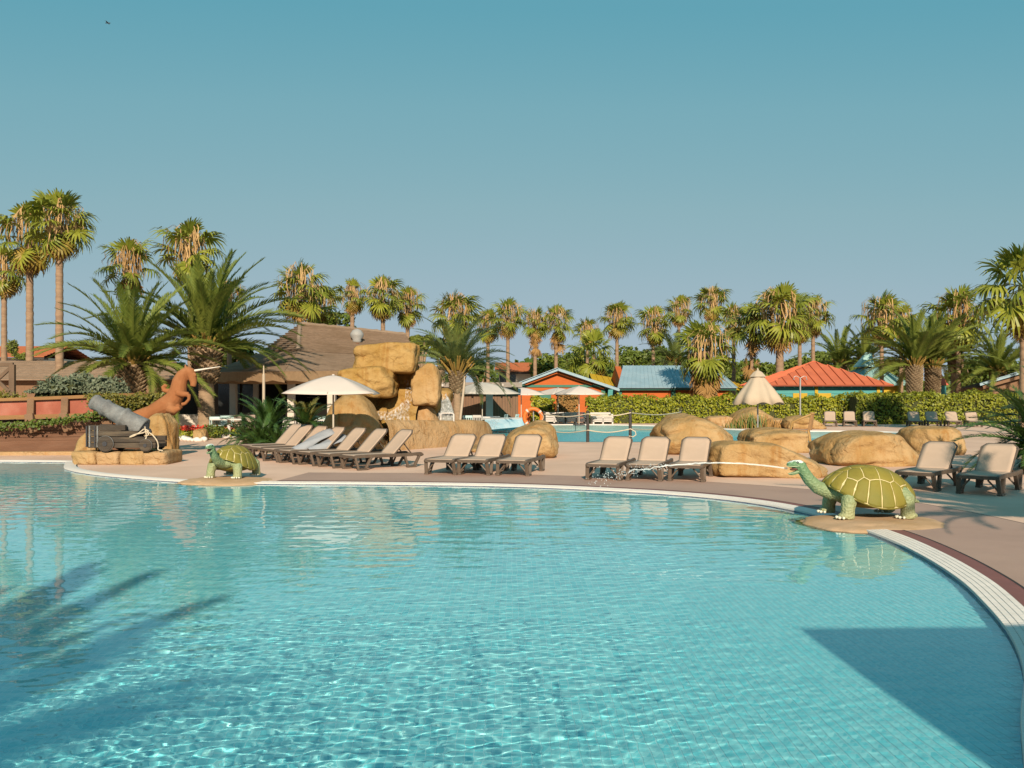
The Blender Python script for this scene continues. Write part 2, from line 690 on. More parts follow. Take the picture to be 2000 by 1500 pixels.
# floor tiles proud of their bed, laid where the photograph lets one see them
spots = []
for gx in (np.arange(-56, 86) + 0.5) * TP:
    gy = (np.arange(59, 167) + 0.5) * TP
    ok = inside(POOL, np.full_like(gy, gx), gy)
    zz = -pool_depth(np.full_like(gy, gx), gy)
    for y_, k_, z_ in zip(gy, ok, zz):
        if k_: spots.append((gx, y_, z_ + 0.0005, 0.0))
S = np.array(spots)
d2 = np.hypot(S[:, 0], S[:, 1]) + np.where((np.abs(S[:, 0]) < 0.52 * S[:, 1]) & (S[:, 1] > 4.35) & (S[:, 0] > -0.5), 0, 50)
order = np.argsort(d2)
fl_tile = tile_mesh('floor_tile', TP - 0.006, 0.0014, M_bluetile)
for i in order[:300]:
    o = link('tile', fl_tile, None, pool_floor)
    o.location = S[i, :3]
    o.cycles.is_caustics_receiver = True
V, Fq = many_boxes(S[order[300:]], TP - 0.006, 0.0014)
ft = link('tile_mosaic', np_mesh('tile_mosaic', V, Fq, M_bluetile), None, pool_floor, 'stuff')
ft.cycles.is_caustics_receiver = True
pool_floor.cycles.is_caustics_receiver = True

# ---- water surface with real ripples
WLEV = -0.03
wav = []
r2 = np.random.RandomState(5)
for i in range(80):
    lam = 0.065 * (0.60 / 0.065) ** (r2.rand() ** 1.6)
    th = R(90) + r2.randn() * 0.75 + (PI if r2.rand() < 0.5 else 0)
    slope = 0.0033 * (lam / 0.3) ** 0.08
    if lam > 0.7: slope *= 0.9
    wav.append((lam, th, slope * lam / (2 * PI), r2.rand() * 2 * PI))


def water_height(X, Y, cut):
    Zw = np.zeros_like(X)
    for lam, th, a, ph in wav:
        k = 2 * PI / lam
        fade = np.clip((lam / cut - 2.2) / 1.5, 0, 1)
        Zw += fade * a * np.sin(k * (X * math.cos(th) + Y * math.sin(th)) + ph + 0.5 * np.sin(0.9 * X + ph) + 0.4 * np.sin(0.7 * Y + 2 * ph))
    # patches of livelier and calmer water
    g = 0.75 + 0.45 * np.sin(0.45 * X + 0.3 * Y + 1.0) * np.sin(0.38 * Y - 0.21 * X)
    return Zw * np.clip(g, 0.35, 1.3) * (1 + 0.7 * smooth01((Y - 9.5) / 6))


m, nn, ll, b = newmat('pool_water')
b.inputs['Base Color'].default_value = (1, 1, 1, 1)
b.inputs['Transmission Weight'].default_value = 1
b.inputs['Roughness'].default_value = 0.0
b.inputs['IOR'].default_value = 1.33
M_water = m


def grid_patch(xs, ys):
    X, Y = np.meshgrid(xs, ys)
    dy = np.gradient(ys)
    cut = np.broadcast_to(np.maximum(dy, xs[1] - xs[0])[:, None], X.shape)
    Zw = WLEV + water_height(X, Y, cut)
    return X, Y, Zw


Vs, Fs, off = [], [], 0
zones = ((np.arange(-23.6, 4.95, 0.12), np.linspace(0.6, 3.6, 26)), (np.arange(-5.2, 4.95, 0.017), np.linspace(3.6, 7.2, 212)), (np.arange(-23.6, -5.19, 0.12), np.linspace(3.6, 7.2, 31)),
         (np.arange(-7.6, 4.95, 0.026), np.linspace(7.2, 11.0, 147)), (np.arange(-23.6, -7.59, 0.12), np.linspace(7.2, 11.0, 32)), (np.arange(-23.6, 4.95, 0.045), np.linspace(11.0, 24.6, 303)))
for xs, ys in zones:
    X, Y, Zw = grid_patch(xs, ys)
    ins = inside(POOL, X, Y)
    ext = ins.copy()
    for dx in (-1, 0, 1):
        for dy in (-1, 0, 1):
            ext |= np.roll(np.roll(ins, dx, 1), dy, 0)
    idx = np.arange(X.size).reshape(X.shape)
    Fq = np.stack([idx[:-1, :-1], idx[:-1, 1:], idx[1:, 1:], idx[1:, :-1]], -1)
    keep = (ext[:-1, :-1] & ext[:-1, 1:] & ext[1:, 1:] & ext[1:, :-1]).ravel()
    Fq = Fq.reshape(-1, 4)[keep]
    used = np.unique(Fq)
    remap = np.full(X.size, -1)
    remap[used] = np.arange(len(used))
    Vs.append(np.stack([X, Y, Zw], -1).reshape(-1, 3)[used])
    Fs.append(remap[Fq] + off)
    off += len(used)
pool_water = link('pool_water', np_mesh('pool_water', np.vstack(Vs), np.vstack(Fs), M_water, True), None, None, 'structure')
pool_water.cycles.is_caustics_caster = True

# ---- the lagoon pool behind: shallow, turquoise, with a pale rim
lag_rim = ring('lagoon_coping', LAG, LN, -0.02, 0.24, 0.006, 0.012, M_white_tile, skirt=0.6)
V = [(p[0], p[1], -0.35) for p in LAG]
n = len(LAG)
tri = tessellate_polygon([[Vector((p[0], p[1], 0)) for p in LAG]])
lm = bpy.data.meshes.new('lagoon_floor')
lm.from_pydata(V, [], [tuple(t) for t in tri])
lm.materials.append(M_poolfloor)
link('lagoon_floor', lm, None, None, 'structure')
m, nn, ll, b = newmat('lagoon_water')
nn.remove(b)
gl = nn.new('ShaderNodeBsdfGlossy'); gl.inputs['Roughness'].default_value = 0.28
tr = nn.new('ShaderNodeBsdfTransparent'); tr.inputs[0].default_value = (0.72, 0.93, 0.94, 1)
fr = nn.new('ShaderNodeFresnel'); fr.inputs[0].default_value = 1.33
nz = nn.new('ShaderNodeTexNoise'); nz.inputs['Scale'].default_value = 2.2; nz.inputs['Detail'].default_value = 3
tc = nn.new('ShaderNodeTexCoord'); ll.new(tc.outputs['Object'], nz.inputs[0])
bp = nn.new('ShaderNodeBump'); bp.inputs['Strength'].default_value = 0.8; bp.inputs['Distance'].default_value = 0.08
ll.new(nz.outputs[0], bp.inputs['Height'])
for nd in (gl, fr): ll.new(bp.outputs[0], nd.inputs['Normal'])
ms = nn.new('ShaderNodeMixShader')
hf = nn.new('ShaderNodeMath'); hf.operation = 'MULTIPLY'; hf.inputs[1].default_value = 0.5; ll.new(fr.outputs[0], hf.inputs[0])
ll.new(hf.outputs[0], ms.inputs[0]); ll.new(tr.outputs[0], ms.inputs[1]); ll.new(gl.outputs[0], ms.inputs[2])
ll.new(ms.outputs[0], nn['Material Output'].inputs[0])
M_lagoon = m
lw = bpy.data.meshes.new('lagoon_water')
lw.from_pydata([(p[0], p[1], -0.04) for p in LAG], [], [tuple(t) for t in tri])
lw.materials.append(M_lagoon)
bm = bmesh.new(); bm.from_mesh(lw)
for f in bm.faces:
    f.normal_update()
    if f.normal.z < 0: f.normal_flip()
bm.to_mesh(lw); bm.free()
link('lagoon_water', lw, None, None, 'structure')

# ================================================================== artificial rocks
def rockmat(name, base, pale, stain, sc=1.0):
    """cast and painted rock: pale and ochre washes, dark drips down the faces, hairline cracks, coarse and fine relief"""
    m = pmat(name, base, 0.92, 0.22, 2.2 * sc, 0, spec=0.1, col2=pale, c2amt=0.9, c2scale=0.8 * sc)
    nn, ll = m.node_tree.nodes, m.node_tree.links
    b = nn['Principled BSDF']
    src = b.inputs['Base Color'].links[0].from_socket
    tc = nn.new('ShaderNodeTexCoord')
    mp = nn.new('ShaderNodeMapping'); mp.inputs['Scale'].default_value = (3.2, 3.2, 0.45)
    ll.new(tc.outputs['Object'], mp.inputs[0])

    def noise_(vec, scale, detail, lo, hi):
        n = nn.new('ShaderNodeTexNoise'); n.inputs['Scale'].default_value = scale; n.inputs['Detail'].default_value = detail
        n.inputs['Roughness'].default_value = 0.65
        ll.new(vec, n.inputs[0])
        r = nn.new('ShaderNodeMapRange'); r.inputs['From Min'].default_value = lo; r.inputs['From Max'].default_value = hi
        ll.new(n.outputs[0], r.inputs['Value'])
        return n.outputs[0], r.outputs[0]

    def mul(col, fac, tint):
        mx = nn.new('ShaderNodeMix'); mx.data_type = 'RGBA'; mx.blend_type = 'MULTIPLY'
        ll.new(fac, mx.inputs[0]); ll.new(col, mx.inputs[6]); mx.inputs[7].default_value = c4(tint)
        return mx.outputs[2]
    _, drip = noise_(mp.outputs[0], 1.2 * sc, 5, 0.52, 0.72)
    src = mul(src, drip, stain)
    _, blot = noise_(tc.outputs['Object'], 5.0 * sc, 8, 0.55, 0.75)
    src = mul(src, blot, (0.78, 0.72, 0.62))
    vo = nn.new('ShaderNodeTexVoronoi'); vo.feature = 'DISTANCE_TO_EDGE'; vo.inputs['Scale'].default_value = 0.5 * sc
    wob = nn.new('ShaderNodeTexNoise'); wob.inputs['Scale'].default_value = 2.0; wob.inputs['Detail'].default_value = 4
    ll.new(tc.outputs['Object'], wob.inputs[0])
    av = nn.new('ShaderNodeVectorMath'); av.operation = 'MULTIPLY_ADD'; av.inputs[1].default_value = (0.7, 0.7, 0.7)
    ll.new(wob.outputs['Color'], av.inputs[0]); ll.new(tc.outputs['Object'], av.inputs[2])
    ll.new(av.outputs[0], vo.inputs['Vector'])
    cr = nn.new('ShaderNodeMapRange'); cr.inputs['From Min'].default_value = 0.014; cr.inputs['From Max'].default_value = 0.0
    ll.new(vo.outputs['Distance'], cr.inputs['Value'])
    _, gate = noise_(tc.outputs['Object'], 0.9 * sc, 2, 0.46, 0.60)
    cg = nn.new('ShaderNodeMath'); cg.operation = 'MULTIPLY'; ll.new(cr.outputs[0], cg.inputs[0]); ll.new(gate, cg.inputs[1])
    src = mul(src, cg.outputs[0], (0.92, 0.88, 0.82))
    ll.new(src, b.inputs['Base Color'])
    coarse, _ = noise_(tc.outputs['Object'], 3.2 * sc, 6, 0, 1)
    fine, _ = noise_(tc.outputs['Object'], 22.0, 5, 0, 1)
    h = nn.new('ShaderNodeMath'); h.operation = 'MULTIPLY_ADD'; h.inputs[1].default_value = 0.18
    ll.new(fine, h.inputs[0]); ll.new(coarse, h.inputs[2])
    h2 = nn.new('ShaderNodeMath'); h2.operation = 'MULTIPLY_ADD'; h2.inputs[1].default_value = -0.14
    ll.new(cg.outputs[0], h2.inputs[0]); ll.new(h.outputs[0], h2.inputs[2])
    bp = nn.new('ShaderNodeBump'); bp.inputs['Strength'].default_value = 0.75; bp.inputs['Distance'].default_value = 0.14
    ll.new(h2.outputs[0], bp.inputs['Height'])
    ll.new(bp.outputs[0], b.inputs['Normal'])
    return m


M_rock = rockmat('painted_rock', (0.32, 0.190, 0.070), (0.405, 0.270, 0.135), (0.80, 0.62, 0.42))
M_rock_ochre = rockmat('ochre_rock', (0.295, 0.168, 0.040), (0.38, 0.242, 0.095), (0.72, 0.56, 0.38))
M_rock_pale = rockmat('pale_rock', (0.36, 0.215, 0.095), (0.41, 0.275, 0.150), (0.82, 0.66, 0.46))


def rock_mesh(name, size, seed, mat, p=3.0, facets=9, amp=0.05, prof=None, sub=5, base=0.0, fine=0.012):
    """boulder of half-sizes `size`, resting on z=0: rounded block with broad facets, dents, cracks and a rough skin.
    prof: (x, height factor) pairs give the skyline"""
    rs = np.random.RandomState(seed)
    bm = bmesh.new()
    bmesh.ops.create_icosphere(bm, subdivisions=sub, radius=1)
    n = np.array([v.co[:] for v in bm.verts])
    n /= np.linalg.norm(n, axis=1)[:, None]
    r = (np.abs(n) ** p).sum(1) ** (-1.0 / p)
    for k in range(facets):
        d = rs.randn(3) * np.array([1, 1, 0.75])
        d[2] = abs(d[2]) if k % 3 else d[2]
        d /= np.linalg.norm(d)
        full = (np.abs(d) ** (p / (p - 1))).sum() ** ((p - 1) / p)      # support of the block in that direction
        o = full * (0.80 + 0.15 * rs.rand())
        c = n @ d
        lim = np.where(c > 0.05, o / np.maximum(c, 0.05), 9)
        r = -np.log(np.exp(-45 * r) + np.exp(-45 * lim)) / 45
    P = n * r[:, None]
    so = Vector((seed * 3.7, seed * 1.3, -seed * 2.1))
    S = Vector(size)
    for i, v in enumerate(bm.verts):
        q = Vector(P[i])
        w = Vector((q.x * S.x, q.y * S.y, q.z * S.z))
        f = noise.fractal(q * 1.2 + so, 1.0, 2.0, 3) * amp * 1.5
        m_ = noise.fractal(Vector((w.x * 1.6, w.y * 1.6, w.z * 2.6)) + so, 0.9, 2.0, 5)
        f += m_ * 0.022 / max(0.45, S.z)
        rdg = abs(noise.noise(w * 1.0 + so))                            # eroded creases
        f -= max(0.0, 0.085 - rdg) * 0.7
        P[i] *= 1 + f
        x, y, z = P[i]
        if prof is not None:
            z = (z + 1) * np.interp(x, [a for a, _ in prof], [b for _, b in prof]) - 1
        v.co = (x * size[0], y * size[1], (z + 1) * size[2] + base)
    me = bpy.data.meshes.new(name)
    bm.to_mesh(me)
    bm.free()
    me.polygons.foreach_set('use_smooth', [True] * len(me.polygons))
    me.materials.append(mat)
    return me


def boulder(px0, px1, ytop, ybase, label, seed, depth=1.0, prof=None, mat=None, p=4.0, rz=0.0, dback=0.45, sink=0.12, group='sculpted boulders round the pools', **kw):
    """boulder standing between two photo columns, front foot at row ybase, top at row ytop"""
    d = FPX * EYE / (ybase - HOR)
    hx = (px1 - px0) / 2 * (d + depth * dback) / FPX
    c = WX((px0 + px1) / 2, d + depth * dback)
    top = WZ(ytop, d + depth * dback)
    hz = (top + sink) / 2
    me = rock_mesh('boulder', (hx, depth, hz), seed, mat or M_rock, p + 1.5, prof=prof, base=-sink, **kw)
    o = link('boulder', me)
    o.location = (c, d + depth * 0.9, 0)
    o.rotation_euler = (0, 0, rz)
    return tag(o, label, 'boulder', group)


boulder(1278, 1442, 811, 889, 'large tan boulder with a rounded hump behind the loungers, left of the half closed parasol', 3, 1.5, prof=[(-1, 0.75), (-0.5, 0.98), (-0.1, 1.02), (0.4, 0.82), (1, 0.55)], p=2.6)
boulder(1460, 1586, 837, 884, 'flat topped tan boulder in front of the wicker chair', 8, 1.2, p=3.6, prof=[(-1, 0.95), (0, 1.03), (0.7, 0.95), (1, 0.8)])
boulder(1390, 1612, 862, 934, 'long low boulder behind the water jet, dark at its left end', 5, 1.0, prof=[(-1, 0.95), (-0.6, 1.0), (0.1, 0.93), (0.6, 0.72), (1, 0.5)], p=3.2)
boulder(1614, 1784, 844, 911, 'wide tan boulder with a steep left face behind the large turtle', 12, 1.1, p=4.0, prof=[(-1, 0.8), (-0.6, 0.96), (0, 1.03), (0.6, 0.98), (1, 0.8)])
boulder(1780, 1880, 835, 889, 'tan boulder beside the cycad, behind the right hand loungers', 15, 1.0, p=3.4)
boulder(984, 1090, 824, 896, 'tan boulder under the orange lifebuoy with a ramp falling off to its left', 21, 1.2, p=2.6, prof=[(-1, 0.62), (-0.5, 0.85), (0.2, 1.02), (0.7, 1.0), (1, 0.85)])
o = boulder(905, 1040, 852, 884, 'low sandy ramp of rock between the waterfall wall and the lifebuoy boulder', 23, 1.6, p=2.4, prof=[(-1, 0.35), (0, 0.6), (1, 1.1)])
boulder(1428, 1516, 796, 833, 'peaked tan rock on the far side of the lagoon by the hedge', 31, 1.4, p=2.3, prof=[(-1, 0.55), (-0.2, 1.0), (0.1, 1.02), (1, 0.5)])
boulder(1534, 1612, 812, 838, 'low tan rock behind the wicker chair by the hedge', 33, 1.2, p=2.8, prof=[(-1, 0.9), (0, 1.0), (1, 0.4)])
boulder(1378, 1432, 813, 832, 'small low rock edge left of the peaked rock in the lagoon', 35, 0.9, p=3.4, mat=M_rock_pale)
boulder(1500, 1545, 818, 836, 'small low rock between the peaked rock and the wicker chair', 37, 0.9, p=3.4, mat=M_rock_pale)

# rocks round the cannon
boulder(146, 200, 842, 905, 'upright tan rock at the left end of the cannon', 41, 0.45, p=3.0, group='rocks round the cannon', prof=[(-1, 0.75), (0, 1.0), (1, 1.0)])
boulder(276, 338, 807, 893, 'tall tan slab of rock behind the breech of the cannon', 43, 0.4, p=3.4, group='rocks round the cannon', prof=[(-1, 0.8), (-0.3, 0.98), (0.4, 1.03), (1, 0.9)])
boulder(26, 80, 721, 884, 'upright tan rock standing behind the ship hull by the crossed timber fence', 45, 0.6, p=3.4, group='rocks round the cannon', dback=8, prof=[(-1, 0.9), (0.4, 1.03), (1, 0.9)])

# plinth below the cannon: pieces of cast rock with joints
pl = thing('rock_plinth', 'low tan rock plinth with jointed blocks under the cannon', 'plinth', (WX(247, 23.0), 23.1, 0))
PW = (340 - 155) * 22.8 / FPX
xs_ = [-PW / 2, -PW * 0.24, 0.02, PW * 0.25, PW / 2]
for k in range(4):
    x0, x1 = xs_[k], xs_[k + 1]
    me = rock_mesh('block', ((x1 - x0) / 2 * 1.03, 0.62, 0.18), 50 + k, M_rock_pale if k % 2 else M_rock, 9, facets=2, amp=0.02, sub=4, base=-0.03, fine=0.02)
    o = link('block', me, None, pl)
    o.location = ((x0 + x1) / 2, 0, 0)

# ------------------------------------------------------------------ waterfall
wf = thing('rock_waterfall', 'tall artificial rock waterfall of stacked ochre boulders with a foaming water chute', 'waterfall', (WX(790, 30), 30.0, 0))
wf0 = wf.location.copy()


def wf_rock(name, px0, px1, y0, y1, d, depth, seed, p=3.2, mat=None, prof=None, rz=0.0, tilt=(0, 0), **kw):
    hx = (px1 - px0) / 2 * d / FPX
    zt, zb = WZ(y0, d), WZ(y1, d)
    me = rock_mesh(name, (hx, depth, (zt - zb) / 2), seed, mat or M_rock_ochre, p, prof=prof, **kw)
    o = link(name, me, None, wf)
    o.location = Vector((WX((px0 + px1) / 2, d), d, zb)) - wf0
    o.rotation_euler = (tilt[0], tilt[1], rz)
    return o


wf_rock('boulder', 698, 814, 670, 728, 30.6, 0.95, 61, p=14, prof=[(-1, 0.82), (-0.3, 0.93), (0.2, 1.0), (1, 1.02)], facets=2, amp=0.025, tilt=(0, R(3)))
wf_rock('boulder', 663, 772, 717, 776, 30.0, 0.95, 64, p=9, prof=[(-1, 0.85), (-0.4, 0.97), (0.6, 1.0), (1, 0.85)], facets=3, amp=0.04)
wf_rock('boulder', 808, 862, 716, 794, 30.6, 0.6, 67, p=10, facets=3, prof=[(-1, 0.75), (0, 1.0), (0.6, 1.05), (1, 0.95)], tilt=(R(-8), R(-4)), mat=M_rock)
wf_rock('boulder', 798, 858, 786, 850, 31.0, 0.6, 69, p=3.0, mat=M_rock_pale, prof=[(-1, 0.7), (0, 1.0), (1, 0.75)])
wf_rock('boulder', 836, 884, 757, 792, 32.4, 0.7, 71, p=3.0)
wf_rock('boulder', 740, 760, 795, 830, 30.2, 0.4, 72, p=3.0)
o = wf_rock('dome', 616, 752, 774, 897, 28.0, 1.1, 74, p=3.4, mat=M_rock, prof=[(-1, 0.42), (-0.72, 0.66), (-0.5, 0.92), (-0.2, 1.02), (0.25, 1.03), (0.55, 0.9), (0.8, 0.66), (1, 0.35)], facets=3, amp=0.03)
o.location.y += 0.4
# core behind everything, so that nothing shows through
wf_rock('core', 690, 862, 715, 875, 32.2, 1.2, 76, p=9, mat=M_rock_ochre, prof=[(-1, 0.62), (-0.5, 0.85), (0.3, 0.95), (1, 0.95)])
# dark box whose colour stands for the shade in the hollow under the top boulder
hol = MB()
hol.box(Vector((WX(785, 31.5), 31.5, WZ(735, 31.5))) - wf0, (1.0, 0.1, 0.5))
hol.build('hollow', pmat('hollow_shade', (0.06, 0.045, 0.03), 0.5, 0.3, 4), wf)


# the chute: a curved sheet of rock that steps down toward the basin
def strip(pts_l, pts_r, name, mat, parent, n=8, amp=0.03, seed=0, off=0.0):
    V, Fq = [], []
    k = len(pts_l)
    L = catmull([tuple(p) for p in pts_l], 6, False)
    Rr = catmull([tuple(p) for p in pts_r], 6, False)
    m_ = len(L)
    for i in range(m_):
        for j in range(n + 1):
            t = j / n
            p = Vector(L[i]) * (1 - t) + Vector(Rr[i]) * t
            q = p * 2.3 + Vector((seed, seed * 2, 0))
            p = p + Vector((0, -1, 0.4)) * (noise.fractal(q, 1, 2, 3) * amp + off)
            V.append(p - wf0)
    for i in range(m_ - 1):
        for j in range(n):
            a = i * (n + 1) + j
            Fq.append((a, a + n + 1, a + n + 2, a + 1))
    return link(name, np_mesh(name, V, Fq, mat, True), None, parent)


ch = strip([W(752, 742, 31.4), W(748, 775, 30.7), W(735, 800, 30.2), W(728, 822, 29.6), W(735, 850, 29.2)],
           [W(815, 735, 31.2), W(826, 770, 30.6), W(815, 800, 30.1), W(812, 822, 29.5), W(815, 850, 29.2)], 'chute', M_rock_ochre, wf, 12, 0.09, 3)
m, nn, ll, b = newmat('foaming_water')
tc = nn.new('ShaderNodeTexCoord'); mp = nn.new('ShaderNodeMapping'); mp.inputs['Scale'].default_value = (7, 3, 2.2)
ll.new(tc.outputs['Object'], mp.inputs[0])
nz = nn.new('ShaderNodeTexNoise'); nz.inputs['Scale'].default_value = 2.2; nz.inputs['Detail'].default_value = 6; nz.inputs['Roughness'].default_value = 0.7
ll.new(mp.outputs[0], nz.inputs[0])
rp = nn.new('ShaderNodeValToRGB'); rp.color_ramp.elements[0].position = 0.45; rp.color_ramp.elements[1].position = 0.80
ll.new(nz.outputs[0], rp.inputs[0])
b.inputs['Base Color'].default_value = (0.70, 0.70, 0.70, 1); b.inputs['Roughness'].default_value = 0.35
tr = nn.new('ShaderNodeBsdfTransparent'); ms = nn.new('ShaderNodeMixShader')
ll.new(rp.outputs[0], ms.inputs[0]); ll.new(tr.outputs[0], ms.inputs[1]); ll.new(b.outputs[0], ms.inputs[2])
ll.new(ms.outputs[0], nn['Material Output'].inputs[0])
M_foam = m
strip([W(790, 738, 31.2), W(792, 772, 30.5), W(778, 795, 30.0), W(756, 808, 29.7), W(742, 818, 29.4)],
      [W(806, 738, 31.1), W(806, 770, 30.5), W(800, 800, 30.0), W(800, 822, 29.4), W(796, 835, 29.1)], 'water_stream', M_foam, wf, 10, 0.09, 3, 0.05)
strip([W(738, 803, 29.8), W(726, 812, 29.5), W(722, 822, 29.2)], [W(762, 806, 29.8), W(750, 818, 29.4), W(746, 826, 29.1)], 'water_stream', M_foam, wf, 8, 0.05, 8, 0.05)
# second fall, grey with spray, at the right of the stack
strip([W(862, 765, 32.0), W(854, 785, 31.6), W(852, 805, 31.2), W(856, 822, 31.0)], [W(870, 765, 32.0), W(880, 785, 31.6), W(886, 805, 31.2), W(888, 822, 31.0)], 'water_curtain',
      pmat('grey_wet_rock', (0.22, 0.22, 0.20), 0.4, 0.3, 5, 0.4), wf, 8, 0.06, 2)
strip([W(862, 765, 31.9), W(856, 785, 31.5), W(856, 805, 31.1), W(860, 820, 30.9)], [W(870, 765, 31.9), W(878, 785, 31.5), W(884, 805, 31.1), W(886, 820, 30.9)], 'water_stream', M_foam, wf, 8, 0.08, 6, 0.05)


# the long basin wall that runs off to the right
def wall_band(name, path, z0, tops, thick, mat, parent, seed, lean=0.25):
    """lumpy wall along a plan path with varying height"""
    C2 = catmull([(*p, t) for p, t in zip(path, tops)], 8, False)
    V, Fq = [], []
    N_ = 9
    for i, (x, y, t) in enumerate(C2):
        a = C2[min(i + 1, len(C2) - 1)][:2] - C2[max(i - 1, 0)][:2]
        a = a / np.linalg.norm(a)
        nx, ny = a[1], -a[0]
        for j in range(N_ + 1):
            f = j / N_
            if f < 0.7:
                h = f / 0.7
                off = thick * (0.5 - lean * h * h)
                z = z0 + (t - z0) * (1 - (1 - h) ** 1.6) ** 0.9
            else:
                h = (f - 0.7) / 0.3
                off = thick * (0.5 - lean) * (1 - h) - thick * 0.5 * h
                z = t - 0.02 * h
            p = Vector((x + nx * off, y + ny * off, z))
            p += Vector((nx, ny, 0.3)) * noise.fractal(p * 1.4 + Vector((seed, 0, 0)), 1, 2, 4) * 0.07
            V.append(p - wf0)
    for i in range(len(C2) - 1):
        for j in range(N_):
            a = i * (N_ + 1) + j
            Fq.append((a, a + N_ + 1, a + N_ + 2, a + 1))
    return link(name, np_mesh(name, V, Fq, mat, True), None, parent)


pathw = [(WX(738, 28.3), 28.3), (WX(790, 29.3), 29.3), (WX(850, 30.6), 30.6), (WX(900, 31.8), 31.8), (WX(930, 33.0), 33.0), (WX(936, 35), 35.0)]
wall_band('basin_wall', pathw, -0.05, [0.97, 0.93, 0.88, 0.86, 0.80, 0.7], 1.0, M_rock_pale, wf, 4)

# ================================================================== turtles
m, nn, ll, b = newmat('turtle_skin_paint')
tc = nn.new('ShaderNodeTexCoord')
sx = nn.new('ShaderNodeSeparateXYZ'); ll.new(tc.outputs['Object'], sx.inputs[0])
rz_ = nn.new('ShaderNodeValToRGB')                       # brush-painted bands: pale feet, yellow-green legs, teal neck and head
for e_, (p_, c_) in zip((rz_.color_ramp.elements[0], rz_.color_ramp.elements.new(0.16), rz_.color_ramp.elements.new(0.34), rz_.color_ramp.elements.new(0.55), rz_.color_ramp.elements[1]),
                        ((0.0, (0.30, 0.30, 0.15)), (0.16, (0.17, 0.205, 0.05)), (0.34, (0.155, 0.19, 0.028)), (0.55, (0.045, 0.165, 0.05)), (0.80, (0.10, 0.205, 0.10)))):
    e_.position = p_
    e_.color = (*c_, 1)
nz = nn.new('ShaderNodeTexNoise'); nz.inputs['Scale'].default_value = 5; nz.inputs['Detail'].default_value = 5
ll.new(tc.outputs['Object'], nz.inputs[0])
md = nn.new('ShaderNodeMath'); md.operation = 'MULTIPLY_ADD'; md.inputs[1].default_value = 0.22; ll.new(nz.outputs[0], md.inputs[0])
ad = nn.new('ShaderNodeMath'); ad.operation = 'SUBTRACT'; ad.inputs[1].default_value = 0.11
ll.new(sx.outputs['Z'], ad.inputs[0]); ll.new(ad.outputs[0], md.inputs[2]); ll.new(md.outputs[0], rz_.inputs[0])
ll.new(rz_.outputs[0], b.inputs['Base Color'])
b.inputs['Roughness'].default_value = 0.65
vo = nn.new('ShaderNodeTexVoronoi'); vo.inputs['Scale'].default_value = 28
ll.new(tc.outputs['Object'], vo.inputs['Vector'])
bp = nn.new('ShaderNodeBump'); bp.inputs['Strength'].default_value = 0.7; bp.inputs['Distance'].default_value = 0.02
ll.new(vo.outputs['Distance'], bp.inputs['Height']); ll.new(bp.outputs[0], b.inputs['Normal'])
M_skin = m
M_scute = pmat('olive_shell_paint', (0.20, 0.163, 0.026), 0.65, 0.26, 5, 0.2, 40, spec=0.25, col2=(0.155, 0.145, 0.030), c2amt=0.6, c2scale=2.5)
M_cream = pmat('cream_line_paint', (0.54, 0.45, 0.235), 0.7, 0.22, 9)
M_belly = pmat('belly_paint', (0.17, 0.145, 0.03), 0.55, 0.25, 5, 0.1)
M_claw = pmat('white_claw_paint', (0.62, 0.60, 0.48), 0.6, 0.08)
M_mouth = pmat('mouth_paint', (0.10, 0.03, 0.02), 0.5, 0.1)
M_eye = pmat('eye_paint', (0.02, 0.03, 0.02), 0.2, 0.1, spec=0.6)
M_lip = pmat('pale_lip_paint', (0.32, 0.38, 0.23), 0.5, 0.12, 12)


def remesh(o, vox, smooth=6, fac=0.5):
    r_ = o.modifiers.new('one skin', 'REMESH')
    r_.mode = 'VOXEL'
    r_.voxel_size = vox
    r_.use_smooth_shade = True
    s_ = o.modifiers.new('smooth', 'SMOOTH')
    s_.iterations = smooth
    s_.factor = fac
    return o


SHL, SHW, SHH, RIM = 0.66, 0.50, 0.40, 0.34
TILT = R(7)


def dome(u, v, off=0.0):
    r_ = min(1.0, math.hypot(u, v))
    h = max(0.0, 1 - r_ ** 2.3) ** 0.62
    side = (v / r_) ** 2 if r_ > 1e-6 else 0
    z = RIM + SHH * h - 0.17 * side * r_ ** 3 + 0.05 * (u if u > 0 else -0.6 * u) * r_ ** 6
    fl = 1 + 0.04 * r_ ** 8
    p = Vector((SHL * u * fl, SHW * v * fl, z))
    nrm = Vector((u / SHL * 0.5, v / SHW * 0.5, 0.35 + h)).normalized()
    p += nrm * off
    # whole shell tips up at the front
    return Vector((p.x * math.cos(TILT) - (p.z - RIM) * math.sin(TILT), p.y, RIM + p.x * math.sin(TILT) + (p.z - RIM) * math.cos(TILT)))


def clip(poly, nx, ny, c):
    out = []
    for i in range(len(poly)):
        a, b2 = poly[i], poly[(i + 1) % len(poly)]
        da, db = a[0] * nx + a[1] * ny - c, b2[0] * nx + b2[1] * ny - c
        if da <= 0: out.append(a)
        if (da < 0 < db) or (db < 0 < da):
            t = da / (da - db)
            out.append((a[0] + (b2[0] - a[0]) * t, a[1] + (b2[1] - a[1]) * t))
    return out


